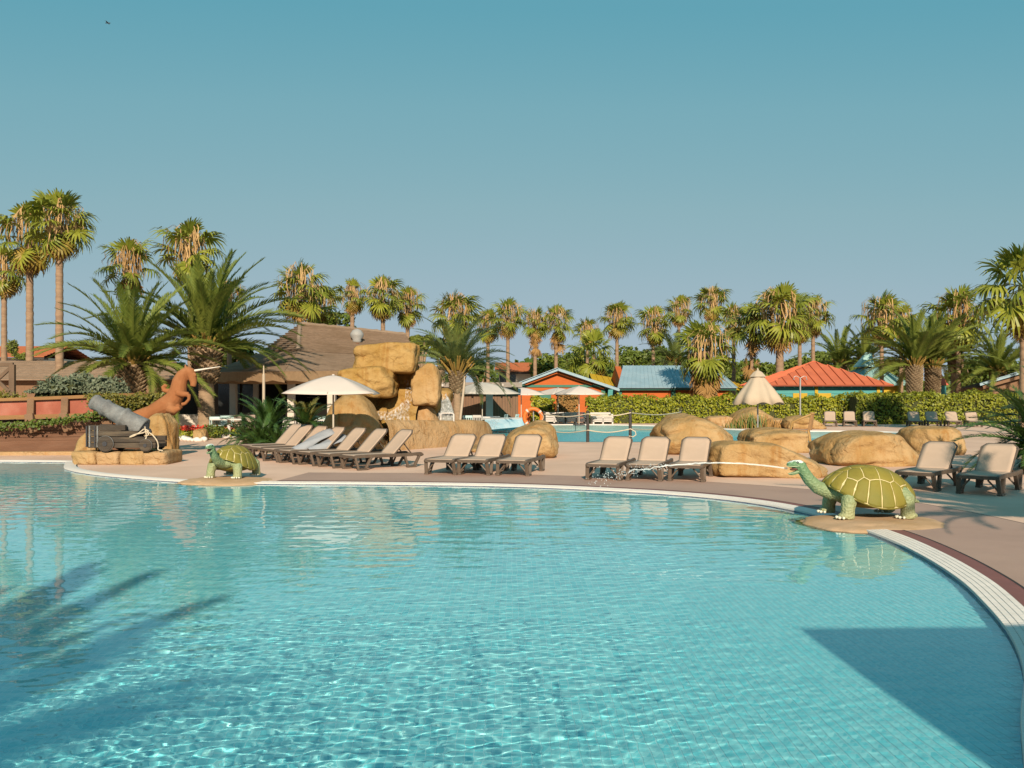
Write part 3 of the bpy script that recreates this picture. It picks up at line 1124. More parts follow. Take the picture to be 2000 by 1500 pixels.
seeds = [(u, 0.0) for u in (-0.68, -0.34, 0.0, 0.34, 0.68)]
seeds += [(u, s * 0.50) for u in (-0.50, -0.17, 0.17, 0.50) for s in (-1, 1)]
nm_ = 20
seeds += [(0.91 * math.cos(2 * PI * (k + 0.5) / nm_), 0.91 * math.sin(2 * PI * (k + 0.5) / nm_)) for k in range(nm_)]
scute_polys = []
for i, s_ in enumerate(seeds):
    poly = [(math.cos(2 * PI * k / 48), math.sin(2 * PI * k / 48)) for k in range(48)]
    for j, t_ in enumerate(seeds):
        if i == j: continue
        nx, ny = t_[0] - s_[0], t_[1] - s_[1]
        dd = math.hypot(nx, ny)
        nx, ny = nx / dd, ny / dd
        c = (s_[0] + t_[0]) / 2 * nx + (s_[1] + t_[1]) / 2 * ny - 0.009
        poly = clip(poly, nx, ny, c)
        if not poly: break
    if len(poly) >= 3: scute_polys.append(poly)


def scute_mesh(poly):
    cx = sum(p[0] for p in poly) / len(poly)
    cy = sum(p[1] for p in poly) / len(poly)
    dense = []
    for i in range(len(poly)):
        a, b2 = poly[i], poly[(i + 1) % len(poly)]
        k = max(1, int(math.hypot(b2[0] - a[0], b2[1] - a[1]) / 0.09))
        for q in range(k):
            dense.append((a[0] + (b2[0] - a[0]) * q / k, a[1] + (b2[1] - a[1]) * q / k))
    n = len(dense)
    vs = [dome(cx, cy, 0.011)]
    for f, off in ((0.35, 0.011), (0.7, 0.010), (0.95, 0.008), (1.0, 0.003), (1.0, -0.01)):
        for x, y in dense:
            vs.append(dome(cx + (x - cx) * f, cy + (y - cy) * f, off))
    fs = [(0, 1 + j, 1 + (j + 1) % n) for j in range(n)]
    for r_ in range(4):
        for j in range(n):
            a, b2 = 1 + r_ * n, 1 + (r_ + 1) * n
            fs.append((a + j, b2 + j, b2 + (j + 1) % n, a + (j + 1) % n))
    mb = MB()
    mb.add(vs, fs, True)
    return mb.mesh('scute', M_scute)


def make_turtle():
    t = thing('turtle_statue', 'x', 'turtle statue')
    # one continuous body: trunk, neck, head with open jaws, four legs, tail
    b = MB()
    b.ball((0.0, 0, 0.30), 1, 20, 12, (0.52, 0.38, 0.14))
    b.ball((0.40, 0, 0.36), 1, 14, 8, (0.24, 0.26, 0.15))
    b.tube([(0.38, 0, 0.38), (0.58, 0, 0.36), (0.76, 0, 0.42), (0.89, 0, 0.54), (0.97, 0, 0.66), (1.02, 0, 0.74)], [0.16, 0.125, 0.10, 0.09, 0.083, 0.085], 14)
    # skull and upper jaw, lower jaw dropped open
    b.tube([(0.97, 0, 0.73), (1.04, 0, 0.765), (1.12, 0, 0.768), (1.19, 0, 0.765), (1.225, 0, 0.76)], [0.075, 0.085, 0.072, 0.052, 0.026], 12, flat=0.85)
    b.tube([(1.00, 0, 0.69), (1.08, 0, 0.645), (1.15, 0, 0.622), (1.20, 0, 0.620)], [0.06, 0.048, 0.036, 0.02], 10, flat=0.6)
    for sx_, x, dx in ((1, 0.40, 0.05), (-1, -0.42, -0.02)):
        for s in (-1, 1):
            y = s * 0.32
            b.tube([(x - 0.05 * sx_, y * 0.75, 0.36), (x + 0.02 * sx_, y * 1.02, 0.27), (x + dx, y * 1.08, 0.14), (x + dx, y * 1.08, 0.0)], [0.13, 0.118, 0.10, 0.10], 12)
            b.ball((x + dx + 0.03 * sx_, y * 1.08, 0.045), 1, 10, 6, (0.12, 0.105, 0.05))
    b.tube([(-0.5, 0, 0.30), (-0.66, 0, 0.235), (-0.80, 0, 0.19)], [0.085, 0.06, 0.012], 8)
    o = b.build('body', M_skin, t)
    remesh(o, 0.0125, 5)
    # shell
    V, Fq = [], []
    NR, NT = 16, 64
    for i in range(NR + 1):
        for j in range(NT):
            r_ = i / NR
            V.append(dome(r_ * math.cos(2 * PI * j / NT), r_ * math.sin(2 * PI * j / NT)))
    lip = len(V)
    for j in range(NT):
        V.append(dome(math.cos(2 * PI * j / NT), math.sin(2 * PI * j / NT), 0) + Vector((0, 0, -0.02)))
    for j in range(NT):
        p = dome(0.82 * math.cos(2 * PI * j / NT), 0.82 * math.sin(2 * PI * j / NT), 0)
        q = dome(math.cos(2 * PI * j / NT), math.sin(2 * PI * j / NT), 0)
        V.append(Vector((p.x, p.y, q.z - 0.03)))
    for i in range(NR + 2):
        for j in range(NT):
            a, b2 = i * NT, (i + 1) * NT
            Fq.append((a + j, b2 + j, b2 + (j + 1) % NT, a + (j + 1) % NT))
    sme = np_mesh('shell', V, Fq, M_cream, True)
    sme.materials.append(M_belly)
    sme.polygons.foreach_set('material_index', np.repeat(np.array([0] * NR + [1, 1], np.int32), NT))
    sh = link('shell', sme, None, t)
    for poly in scute_polys:
        link('scute', scute_mesh(poly), None, sh)
    pb = MB()
    pb.ball((-0.02, 0, 0.245), 1, 24, 10, (0.50, 0.40, 0.13))
    pb.build('plastron', M_belly, t)
    mo = MB()
    mo.tube([(1.05, 0, 0.70), (1.12, 0, 0.695), (1.17, 0, 0.69)], [0.045, 0.038, 0.02], 8, flat=0.6)
    mo.build('mouth', M_mouth, t)
    for s in (-1, 1):
        e = MB(); e.ball((1.085, s * 0.062, 0.795), 0.019, 8, 6); e.build('eye', M_eye, t)
        lp = MB()
        lp.tube([(1.06, s * 0.070, 0.745), (1.13, s * 0.060, 0.738), (1.19, s * 0.045, 0.737), (1.222, s * 0.012, 0.742)], 0.008, 6)
        lp.tube([(1.06, s * 0.050, 0.665), (1.12, s * 0.040, 0.645), (1.17, s * 0.028, 0.632), (1.20, s * 0.006, 0.628)], 0.007, 6)
        lp.build('lip', M_lip, t)
    cm = MB(); cm.ball((0, 0, 0), 1, 8, 5, (0.03, 0.022, 0.022)); cme = cm.mesh('claw', M_claw)
    for sx_, x, dx in ((1, 0.40, 0.05), (-1, -0.42, -0.02)):
        for s in (-1, 1):
            for k in range(5):
                a = (k - 2) * 0.5
                c = link('claw', cme, None, t)
                c.location = (x + dx + 0.03 + 0.125 * math.cos(a), s * 0.3456 + 0.105 * math.sin(a), 0.02)
                c.rotation_euler = (0, 0, a)
    return t


tur = make_turtle()
tur.location = (4.93, 12.62, 0.055)
tur.scale = (0.93,) * 3
tur.rotation_euler = (0, 0, R(183))
tag(tur, 'large green turtle statue at the right pool edge, mouth open and spouting water')
t2 = dup(tur, loc=(-5.72, 18.72, 0.055), rz=R(258), label='smaller green turtle statue facing the water at the left end of the pool', scale=0.86)
tur['group'] = t2['group'] = 'turtle statues on the pool rim'


M_plinth = pmat('smooth_sand_render', (0.47, 0.31, 0.19), 0.9, 0.16, 1.6, 0.3, 18, spec=0.1, col2=(0.38, 0.235, 0.12), c2amt=0.6, c2scale=1.2)


def plinth(c, rx, ry, rz, seed, label):
    me = rock_mesh('statue_plinth', (rx, ry, 0.13), seed, M_plinth, 2.4, facets=0, amp=0.03, base=-0.20)
    me2 = me
    for v in me2.vertices:
        v.co.z = min(v.co.z, 0.052 + 0.004 * noise.noise(v.co * 4))
    o = link('statue_plinth', me2)
    o.location = (c[0], c[1], 0)
    o.rotation_euler = (0, 0, rz)
    tag(o, label, 'plinth', 'flat plinths under the turtles')


plinth((4.95, 12.35), 1.0, 0.85, R(8), 81, 'flat rounded sand coloured plinth under the large turtle, jutting into the pool')
plinth((-5.75, 18.4), 1.0, 0.75, R(-6), 83, 'flat sand coloured plinth under the smaller turtle')

# jet of water out of the large turtle's mouth, breaking up as it falls on the deck
m, nn, ll, b = newmat('spouting_water')
b.inputs['Base Color'].default_value = (0.86, 0.88, 0.88, 1); b.inputs['Roughness'].default_value = 0.15
tr = nn.new('ShaderNodeBsdfTransparent'); ms = nn.new('ShaderNodeMixShader'); ms.inputs[0].default_value = 0.32
ll.new(tr.outputs[0], ms.inputs[1]); ll.new(b.outputs[0], ms.inputs[2]); ll.new(ms.outputs[0], nn['Material Output'].inputs[0])
M_jet = m


def jet(p0, vx, vy, vz, T, label, r0, seed, breakup=0.62):
    rs = np.random.RandomState(seed)
    b = MB()
    p0 = Vector(p0)
    drops = []
    t = thing('water_jet', label, 'water jet', p0)
    pos = lambda t: p0 + Vector((vx * t, vy * t, vz * t - 4.9 * t * t))
    pts, rad = [], []
    N_ = 46
    for i in range(N_):
        tt = T * (breakup + 0.2) * i / (N_ - 1)
        j = 0.012 * (i / N_) ** 1.5
        pts.append(pos(tt) + Vector(rs.randn(3) * j))
        rad.append(r0 * (0.8 + 0.5 * rs.rand()) * (1 - 0.35 * i / N_))
    b.tube([p - p0 for p in pts], rad, 6)
    root = t
    for i in range(230):
        tt = T * (breakup + (1.0 - breakup) * rs.rand() ** 0.8)
        sp = 0.01 + 0.05 * (tt / T) ** 2
        q = pos(tt) + Vector(rs.randn(3) * sp)
        if q.z < 0.01: q.z = 0.012
        drops.append((q, r0 * (0.22 + 0.55 * rs.rand())))
    stream = b.build('stream', M_jet, t)
    d_ = MB()
    for q, r_ in drops: d_.ball(q - p0, r_ * 0.8, 6, 4)
    d_.build('drops', M_jet, t, kind='stuff')


jet((3.83, 12.66, 0.70), -7.6, 0.6, 1.2, 0.35, 'thin white jet of water arching left from the large turtle, breaking into drops', 0.013, 3)

# ================================================================== figurehead
M_terra = pmat('terracotta_paint', (0.265, 0.10, 0.036), 0.85, 0.16, 2.2, 0.15, 25, col2=(0.31, 0.14, 0.06), c2amt=0.5, c2scale=1.5)
DH = 26.6


def HW(px, py, dy=0.0):
    return W(px, py, DH + dy)


fig = thing('horse_figurehead', 'terracotta coloured leaping unicorn figurehead on the bow of the ship', 'statue', HW(300, 830) * 1.0)
f0 = fig.location.copy()


def ft(mb, pts, rad, n=12, flat=1.0):
    mb.tube([HW(*p) - f0 for p in pts], rad, n, flat=flat)


b = MB()
# rump and body rising to the neck
ft(b, [(262, 824), (285, 811), (306, 800), (324, 792), (340, 778), (349, 760), (353, 742), (360, 728), (368, 722)], [0.17, 0.19, 0.23, 0.27, 0.25, 0.235, 0.20, 0.15, 0.12], 14)
ft(b, [(318, 797), (338, 800), (352, 790)], [0.2, 0.18, 0.12])
# neck crest, head
ft(b, [(348, 764), (351, 744), (358, 729)], [0.25, 0.21, 0.17])
ft(b, [(364, 721), (371, 727), (376, 737), (378, 747), (377, 755)], [0.12, 0.155, 0.135, 0.10, 0.085])
for s in (-0.09, 0.09):
    ft(b, [(364, 722, s), (362, 715, s), (362, 711, s)], [0.045, 0.035, 0.01], 8)
    ft(b, [(380, 729, s), (383, 734, s)], [0.03, 0.02], 6)
# forelegs folded under the chest
for s in (-0.17, 0.15):
    ft(b, [(346, 766, s), (358, 770, s), (369, 770, s)], [0.12, 0.09, 0.065])
    ft(b, [(369, 770, s), (369, 780, s), (362, 788, s), (355, 790, s)], [0.062, 0.048, 0.048, 0.06])
# hind leg lying along the bow
ft(b, [(330, 796, -0.16), (342, 801, -0.2), (352, 796, -0.2)], [0.17, 0.12, 0.06])
# curl of the tail
ft(b, [(340, 762, 0.1), (328, 764, 0.1), (320, 762, 0.1), (318, 756, 0.1), (322, 752, 0.1), (327, 755, 0.1)], [0.08, 0.075, 0.07, 0.06, 0.05, 0.035], 8)
o = b.build('body', M_terra, fig)
remesh(o, 0.02, 3)
hb = MB()
hb.tube([HW(380, 724) - f0, HW(430, 716) - f0], [0.035, 0.008], 8)
hb.build('horn', pmat('white_horn', (0.62, 0.56, 0.48), 0.6), fig)
mn = MB()
for k in range(9):
    t = k / 8
    px, py = 346 + 20 * t ** 0.7, 758 - 38 * t
    mn.tube([HW(px, py, 0.0) - f0, HW(px - 5, py + 1, 0.05) - f0, HW(px - 7, py + 7, 0.02) - f0], [0.05, 0.045, 0.02], 6)
mn.build('mane', M_terra, fig)

# ================================================================== ship hull, cannon
M_hull = pmat('hull_planks', (0.135, 0.066, 0.038), 0.85, 0.22, 2.0, 0.5, 16, col2=(0.18, 0.098, 0.062), c2amt=0.5, c2scale=0.8, stretch=(0.5, 1, 3))
M_wale = pmat('ochre_wale', (0.24, 0.125, 0.05), 0.85, 0.2, 2, 0.3, 20, stretch=(0.5, 1, 2))
M_panel = pmat('faded_red_panel', (0.29, 0.085, 0.052), 0.8, 0.22, 1.3, 0.15, 25, col2=(0.36, 0.145, 0.10), c2amt=0.6, c2scale=1.2)
M_bracket = pmat('weathered_bracket', (0.185, 0.105, 0.06), 0.9, 0.25, 3, 0.4, 18, col2=(0.16, 0.10, 0.06), c2amt=0.4, c2scale=3)
M_soil = pmat('planter_soil', (0.05, 0.035, 0.022), 0.95, 0.2)

ship = thing('ship_hull', 'brown wooden ship hull with red bulwark panels and ivy planters along the left bank', 'ship', (-14, 26.4, 0))
s0 = ship.location.copy()
# plan line of the hull side, running right to the bow
hull_plan = [(-24.0, 25.6), (-19.0, 26.0), (-15.0, 26.3), (-12.7, 26.5), (-11.6, 26.85), (-11.05, 27.5), (-10.95, 28.6)]


def sheer(x):
    t = (x + 15) / 4.5
    return 0.10 * t + 0.05 * t * t if t > 0 else 0.04 * t


def hull_curve(per=6):
    return catmull(hull_plan, per, False)


def strake(z0, z1, thick, out, mat, name, parent, curve=None, rise=1.0, batter=0.0):
    cv = hull_curve() if curve is None else curve
    V, Fq = [], []
    n = len(cv)
    for i, (x, y) in enumerate(cv):
        a = cv[min(i + 1, n - 1)] - cv[max(i - 1, 0)]
        a = a / np.linalg.norm(a)
        nx, ny = a[1], -a[0]
        s = sheer(x) * rise
        for z, o_ in ((z0, out - thick), (z0, out), (z1, out), (z1, out - thick)):
            zz = z + s * (z / 1.2 if z > 0 else 0)
            k = o_ + batter * (zz - 0.6)
            V.append((x + nx * k - s0.x, y + ny * k - s0.y, zz))
    for i in range(n - 1):
        for j in range(4):
            a, b2 = i * 4 + j, i * 4 + (j + 1) % 4
            Fq.append((a, a + 4, b2 + 4, b2))
    Fq.append((0, 1, 2, 3)); Fq.append((4 * n - 1, 4 * n - 2, 4 * n - 3, 4 * n - 4))
    me = np_mesh(name, V, Fq, mat, False)
    return link(name, me, None, parent)


hb = strake(0.0, 0.86, 0.3, 0.0, M_hull, 'hull_side', ship)
zz = 0.02
k = 0
while zz < 0.82:
    h = 0.085 + 0.012 * ((k * 7) % 3)
    strake(zz, zz + h - 0.012, 0.03, 0.025 + 0.006 * ((k * 5) % 3), M_hull, 'plank', hb, batter=0.14)
    zz += h
    k += 1
strake(-0.02, 0.10, 0.5, 0.34, M_rock_pale, 'base_ledge', ship, rise=0.0)
strake(1.02, 1.13, 0.22, 0.16, M_wale, 'lower_rail', ship)
strake(1.54, 1.63, 0.22, 0.12, M_wale, 'upper_rail', ship)
bw_ = strake(1.13, 1.54, 0.06, 0.0, M_panel, 'bulwark', ship)
strake(0.86, 1.0, 0.3, -0.02, M_soil, 'planter_trough', ship)
cv = hull_curve(20)
for px in (-40, 62, 122, 192, 252):
    xk = WX(px, 26.3)
    i = int(np.argmin(np.abs(cv[:, 0] - xk)))
    x, y = cv[i]
    a = cv[i + 1] - cv[i - 1]
    a = a / np.linalg.norm(a)
    n_ = Vector((a[1], -a[0], 0))
    s = sheer(x)
    c = Vector((x, y, 0)) - s0
    b = MB()
    b.bar(c + n_ * 0.10 + Vector((0, 0, 1.10 + s)), c + n_ * 0.06 + Vector((0, 0, 1.60 + s)), 0.20, 0.14, up=n_)
    b.bar(c + n_ * 0.16 + Vector((0.0, 0, 1.14 + s)), c + n_ * 0.22 + Vector((0.05, 0, 0.92 + s)), 0.24, 0.22, up=n_)
    b.bar(c + n_ * 0.22 + Vector((0.05, 0, 0.93 + s)), c + n_ * 0.12 + Vector((0.14, 0, 0.66 + s)), 0.26, 0.24, up=n_)
    b.build('bracket', M_bracket, ship, bevel=0.02)
# beak below the figurehead
b = MB()
b.tube([W(236, 842, 26.9) - s0, W(262, 824, 26.7) - s0, W(290, 808, 26.6) - s0, W(312, 797, 26.6) - s0], [0.40, 0.30, 0.22, 0.16], 10)
b.build('beak', M_terra, ship)
for q in range(6):
    b = MB()
    b.bar(W(272 + q * 9, 818 - 5.2 * q, 26.3) - s0, W(278 + q * 9, 806 - 5.4 * q, 26.3) - s0, 0.05, 0.05)

# ------------------------------------------------------------------ cannon
M_iron = pmat('weathered_iron', (0.185, 0.185, 0.18), 0.75, 0.35, 6, 0.9, 18, metallic=0.0, col2=(0.12, 0.12, 0.12), c2amt=0.6, c2scale=2.5)
M_dark_iron = pmat('black_iron', (0.035, 0.035, 0.04), 0.6, 0.3, 6)
M_old_wood = pmat('old_dark_wood', (0.05, 0.039, 0.03), 0.85, 0.35, 4, 0.5, 30, stretch=(0.4, 2, 3), col2=(0.12, 0.09, 0.06), c2amt=0.4, c2scale=3)
M_rope = pmat('pale_rope', (0.50, 0.42, 0.31), 0.9, 0.15, 20, 0.3, 90)
DC = 22.9


def CW(px, py, dy=0.0):
    return W(px, py, DC + dy)


can = thing('cannon', 'old grey cannon raised on a dark wooden truck carriage tied with pale rope', 'cannon', (WX(248, DC), DC, WZ(880, DC)))
c0 = can.location.copy()
a_, b_ = CW(181, 783), CW(281, 838)
ax = (b_ - a_)
L_ = ax.length
ax.normalize()
prof = [(0.0, 0.10), (0.0, 0.15), (0.03, 0.175), (0.07, 0.178), (0.09, 0.16), (0.20, 0.160), (0.22, 0.195), (0.27, 0.195), (0.29, 0.172), (0.56, 0.195), (0.58, 0.235), (0.63, 0.235), (0.65, 0.205),
        (0.95, 0.235), (0.99, 0.245), (1.0, 0.22)]
b = MB()
b.tube([a_ + ax * (t * L_) - c0 for t, _ in prof], [r_ * 1.14 for _, r_ in prof], 22)
b.build('barrel', M_iron, can)
b = MB()
b.tube([a_ - ax * 0.004 - c0, a_ + ax * 0.004 - c0], [0.082, 0.082], 16)
b.build('bore', M_dark_iron, can)
b = MB()
b.tube([b_ - ax * 0.01 - c0, b_ + ax * 0.05 - c0, b_ + ax * 0.09 - c0, b_ + ax * 0.14 - c0, b_ + ax * 0.2 - c0], [0.2, 0.17, 0.08, 0.085, 0.05], 14)
b.build('cascabel', M_dark_iron, can)
zb = WZ(880, DC)
sc = FPX / DC


def cl(px, py):            # local x, z of a pixel on the carriage
    return (WX(px, DC) - c0.x, WZ(py, DC) - c0.z)


for s in (-0.36, 0.30):
    q = [cl(186, 870), cl(186, 831), cl(206, 829), cl(232, 829), cl(268, 842), cl(284, 852), cl(316, 853), cl(316, 872)]
    lo = [cl(186, 874), cl(316, 874)]
    for k_ in range(4):     # cheek planks, one above the other
        y0, y1 = 873 - 11.2 * k_, 863 - 11.2 * k_
        xr = [316, 316, 282, 258][k_]
        b = MB()
        x0, z0 = cl(186, y0)
        x1, z1 = cl(xr, y1 - 0.9 + 0.8)
        b.box(((x0 + x1) / 2, s, (z0 + z1) / 2), (x1 - x0, 0.10 + 0.01 * (k_ % 2), abs(z1 - z0)))
        b.build('plank', M_old_wood, can, bevel=0.008)
b = MB()
x0, z0 = cl(186, 873); x1, z1 = cl(316, 866)
b.box(((x0 + x1) / 2, -0.03, (z0 + z1) / 2), (x1 - x0, 0.56, 0.08))
b.build('bed', M_old_wood, can)
for px in (184, 190, 200, 205):
    b = MB()
    x_, z_ = cl(px, 851)
    b.box((x_, -0.40, z_), (0.035, 0.06, 0.52))
    b.build('iron_strap', M_iron if px % 4 else M_dark_iron, can, bevel=0.004)
for px, r_ in ((222, 0.195), (299, 0.155)):
    for s in (-0.46, 0.40):
        x_, z_ = cl(px, 880)
        b = MB()
        T = Matrix.Translation((x_, s, z_ + r_)) @ Matrix.Rotation(PI / 2, 4, 'X')
        b.lathe([(r_ * 0.55, -0.045), (r_ * 0.93, -0.045), (r_, -0.03), (r_, 0.03), (r_ * 0.93, 0.045), (r_ * 0.55, 0.045)], 20, M=T)
        wh = b.build('wheel', M_old_wood, can, bevel=0.004)
        h_ = MB()
        h_.lathe([(r_ * 0.30, -0.06), (r_ * 0.34, -0.02), (r_ * 0.30, 0.06)], 14, M=T)
        h_.build('hub', M_dark_iron, wh)
        f_ = MB()
        f_.lathe([(r_ * 1.005, -0.02), (r_ * 1.03, -0.02), (r_ * 1.03, 0.02), (r_ * 1.005, 0.02)], 20, M=T)
        f_.build('tyre', M_iron, wh)
rp_ = MB()
for pts in ([(281, 838), (272, 845), (262, 851), (253, 854), (262, 849), (281, 845)], [(284, 842), (286, 852), (283, 862), (280, 872), (281, 868), (287, 850)],
            [(284, 842), (296, 848), (306, 860), (309, 870), (309, 878), (318, 880)], [(283, 833), (285, 846), (290, 842), (282, 838)], [(278, 846), (286, 843), (290, 849), (283, 852)]):
    cpts = catmull([tuple(CW(px, py, -0.47 + 0.03 * (i % 2)) - c0) for i, (px, py) in enumerate(pts)], 5, False)
    rp_.tube([Vector(p) for p in cpts], 0.016, 6)
rp_.build('rope', M_rope, can)

# ================================================================== sun loungers
M_frame = pmat('brown_resin', (0.095, 0.068, 0.049), 0.45, 0.25, 4, spec=0.4, col2=(0.125, 0.092, 0.068), c2amt=0.5, c2scale=3)
M_frame_worn = pmat('sunworn_resin', (0.235, 0.19, 0.15), 0.55, 0.2, 4, spec=0.35)
M_sling = pmat('beige_sling', (0.43, 0.315, 0.235), 0.8, 0.06, 2.5, 0.10, 140, spec=0.2, col2=(0.385, 0.28, 0.205), c2amt=0.5, c2scale=1.2)


def rail_path(side, w, L_, zs, dip=0.0):
    pts = [(0.02, side * w / 2, zs - 0.035), (0.10, side * w / 2, zs), (0.55, side * w / 2, zs - dip), (1.1, side * w / 2, zs - 0.01), (1.55, side * w / 2, zs - 0.01), (L_ - 0.06, side * w / 2, zs), (L_, side * w / 2, zs - 0.05)]
    return [Vector(p) for p in catmull(pts, 3, False)]


def make_lounger(back_deg=42.0, worn=False):
    """local x runs from the foot to the head end; the thing stands on z=0"""
    t = thing('sun_lounger', 'x', 'sun lounger')
    L_, w, zs = 1.92, 0.68, 0.315
    mf = M_frame_worn if worn else M_frame
    f = MB()
    for s in (-1, 1):
        p = rail_path(s, w - 0.05, L_, zs)
        for q in range(len(p) - 1):
            f.bar(p[q], p[q + 1], 0.05, 0.075)
    f.bar((0.035, -w / 2 + 0.02, zs - 0.012), (0.035, w / 2 - 0.02, zs - 0.012), 0.06, 0.06)
    f.bar((1.14, -w / 2 + 0.05, zs - 0.03), (1.14, w / 2 - 0.05, zs - 0.03), 0.05, 0.05)
    f.bar((L_ - 0.03, -w / 2 + 0.02, zs - 0.03), (L_ - 0.03, w / 2 - 0.02, zs - 0.03), 0.06, 0.06)
    f.build('frame', mf, t, bevel=0.014)
    for x0 in (0.06, 1.42):
        for s in (-1, 1):
            b = MB()
            y = s * (w / 2 - 0.03)
            b.bar((x0, y, zs - 0.03), (x0 + 0.07, y * 1.06, 0.03), 0.075, 0.05)
            b.bar((x0 + 0.42, y, zs - 0.03), (x0 + 0.26, y * 1.06, 0.03), 0.075, 0.05)
            b.bar((x0 + 0.04, y * 1.06, 0.02), (x0 + 0.29, y * 1.06, 0.02), 0.085, 0.04)
            # brace running in under the slung seat
            b.bar((x0 + 0.07, y * 1.03, 0.06), (x0 + 0.05, y * 0.45, zs - 0.05), 0.045, 0.03)
            b.build('leg', mf, t, bevel=0.012)
    # seat sling, a little slack
    NX, NY = 12, 6
    V, Fq = [], []
    for i in range(NX + 1):
        for j in range(NY + 1):
            u, v = i / NX, j / NY * 2 - 1
            V.append((0.05 + u * 1.10, v * (w / 2 - 0.045), zs + 0.028 - 0.02 * (1 - v * v) * math.sin(PI * u)))
    for i in range(NX):
        for j in range(NY):
            a = i * (NY + 1) + j
            Fq.append((a, a + NY + 1, a + NY + 2, a + 1))
    so = link('seat_sling', np_mesh('seat_sling', V, Fq, M_sling, True), None, t)
    sm = so.modifiers.new('cloth thickness', 'SOLIDIFY'); sm.thickness = 0.012
    # backrest: sling with cut corners in a thin frame
    bl = 0.80
    ca, sa = math.cos(R(back_deg)), math.sin(R(back_deg))
    hx, hz = 1.12, zs + 0.005

    def bp_(u, v, o=0.0):
        return Vector((hx + u * ca - o * sa, v, hz + u * sa + o * ca))
    hw = w / 2 - 0.035
    outl = [(0.0, -hw + 0.02), (0.0, hw - 0.02), (bl - 0.10, hw), (bl, hw - 0.085), (bl, -hw + 0.085), (bl - 0.10, -hw)]
    V, Fq = [], []
    NU, NV = 10, 8
    for i in range(NU + 1):
        u = i / NU * (bl - 0.012)
        ww = hw - 0.022 if u < bl - 0.10 else hw - 0.022 - 0.085 * (u - bl + 0.10) / 0.10
        for j in range(NV + 1):
            v = (j / NV * 2 - 1)
            V.append(bp_(u, v * ww, 0.018 - 0.022 * (1 - v * v) * math.sin(PI * min(1, i / NU))))
    for i in range(NU):
        for j in range(NV):
            a = i * (NV + 1) + j
            Fq.append((a, a + NV + 1, a + NV + 2, a + 1))
    so = link('back_sling', np_mesh('back_sling', V, Fq, M_sling, True), None, t)
    sm = so.modifiers.new('cloth thickness', 'SOLIDIFY'); sm.thickness = 0.012
    b = MB()
    n = len(outl)
    for k in range(n):
        (u0, v0), (u1, v1) = outl[k], outl[(k + 1) % n]
        b.bar(bp_(u0, v0), bp_(u1, v1), 0.032, 0.03, up=bp_(0, 0, 1) - bp_(0, 0, 0))
    b.build('back_frame', mf, t, bevel=0.008)
    b = MB()
    for s in (-0.2, 0.2):
        b.bar(bp_(0.42, s, -0.02), (hx + 0.42 * ca + 0.28, s, zs - 0.02), 0.03, 0.02)
    b.bar((hx + 0.42 * ca + 0.28, -w / 2 + 0.05, zs - 0.02), (hx + 0.42 * ca + 0.28, w / 2 - 0.05, zs - 0.02), 0.03, 0.03)
    b.build('strut', mf, t)
    return t


proto = {}
for key, deg in (('a', 37.5), ('b', 44.0)):
    proto[key] = make_lounger(deg)
used = set()


def place_lounger(x, y, ang, label, group, key='a'):
    """x, y: foot end centre; ang: direction from foot to head"""
    if key not in used:
        o = proto[key]
        used.add(key)
        o.location = (x, y, 0.001)
        o.rotation_euler = (0, 0, ang)
        tag(o, label, None, group)
    else:
        o = dup(proto[key], loc=(x, y, 0.001), rz=ang, label=label, group=group)
    return o


def deg_from(dx, dy):
    return math.atan2(dy, dx)


gR = 'sun loungers in the trio right of centre'
for (x, y, a), lb in zip([(1.80, 18.25, 72), (2.60, 18.12, 72), (3.42, 17.98, 71)],
                         ['left lounger of the trio behind the falling end of the water jet', 'middle lounger of the trio crossed by the water jet', 'right lounger of the jet trio, its back against the long low boulder']):
    place_lounger(x, y, R(a), lb, gR, 'a')
gL = 'sun loungers in the trio left of centre'
for (x, y, a), lb in zip([(-1.58, 19.55, 74), (-0.86, 19.45, 75), (-0.02, 19.25, 76)],
                         ['left lounger of the centre trio, its back in front of the basin wall', 'middle lounger of the centre trio facing the pool', 'right lounger of the centre trio, in front of the lifebuoy boulder']):
    place_lounger(x, y, R(a), lb, gL, 'a')
gN = 'pair of sun loungers at the right'
place_lounger(7.22, 16.35, R(50), 'lounger just behind the shell of the large turtle, left one of the near pair', gN, 'a')
place_lounger(7.98, 15.62, R(50), 'lounger nearest the right edge of the photo under the cycad', gN, 'a')
gU = 'sun loungers set round the open parasol'
for (x, y, a), lb in zip([(-3.82, 20.95, 41), (-4.50, 21.55, 42), (-5.12, 22.2, 43), (-5.75, 22.8, 44), (-6.33, 23.45, 45), (-6.9, 24.3, 46), (-7.4, 25.2, 46)],
                         ['front lounger of the seven by the open parasol, showing its whole side', 'second lounger of the seven by the parasol, counted from the pool', 'third lounger of the seven, just right of the parasol pole',
                          'fourth lounger of the seven, behind the parasol pole', 'fifth lounger of the seven, with grey cloths over its back', 'sixth lounger of the seven, next to last before the cycads', 'rearmost lounger of the seven, beside the cycads']):
    place_lounger(x, y, R(a), lb, gU, 'b')
gF = 'far sun loungers in front of the hedge'
far = [(1622, 833.5), (1661, 833.5), (1700, 833.5), (1790, 834.5), (1826, 834.5), (1866, 834.5), (1906, 834.5)]
lbs = ['first of three far loungers by the shower, nearest the wicker chair', 'middle one of the three far loungers by the hedge', 'third of the three far loungers, with open deck on its right',
       'first of the four far loungers in shade left of the cycad', 'second of the four far shaded loungers', 'third of the four far shaded loungers', 'last of the four far loungers, half hidden by the cycad']
for (px, py), lb in zip(far, lbs):
    p = G(px, py)
    place_lounger(p.x, p.y, R(72), lb, gF, 'a')
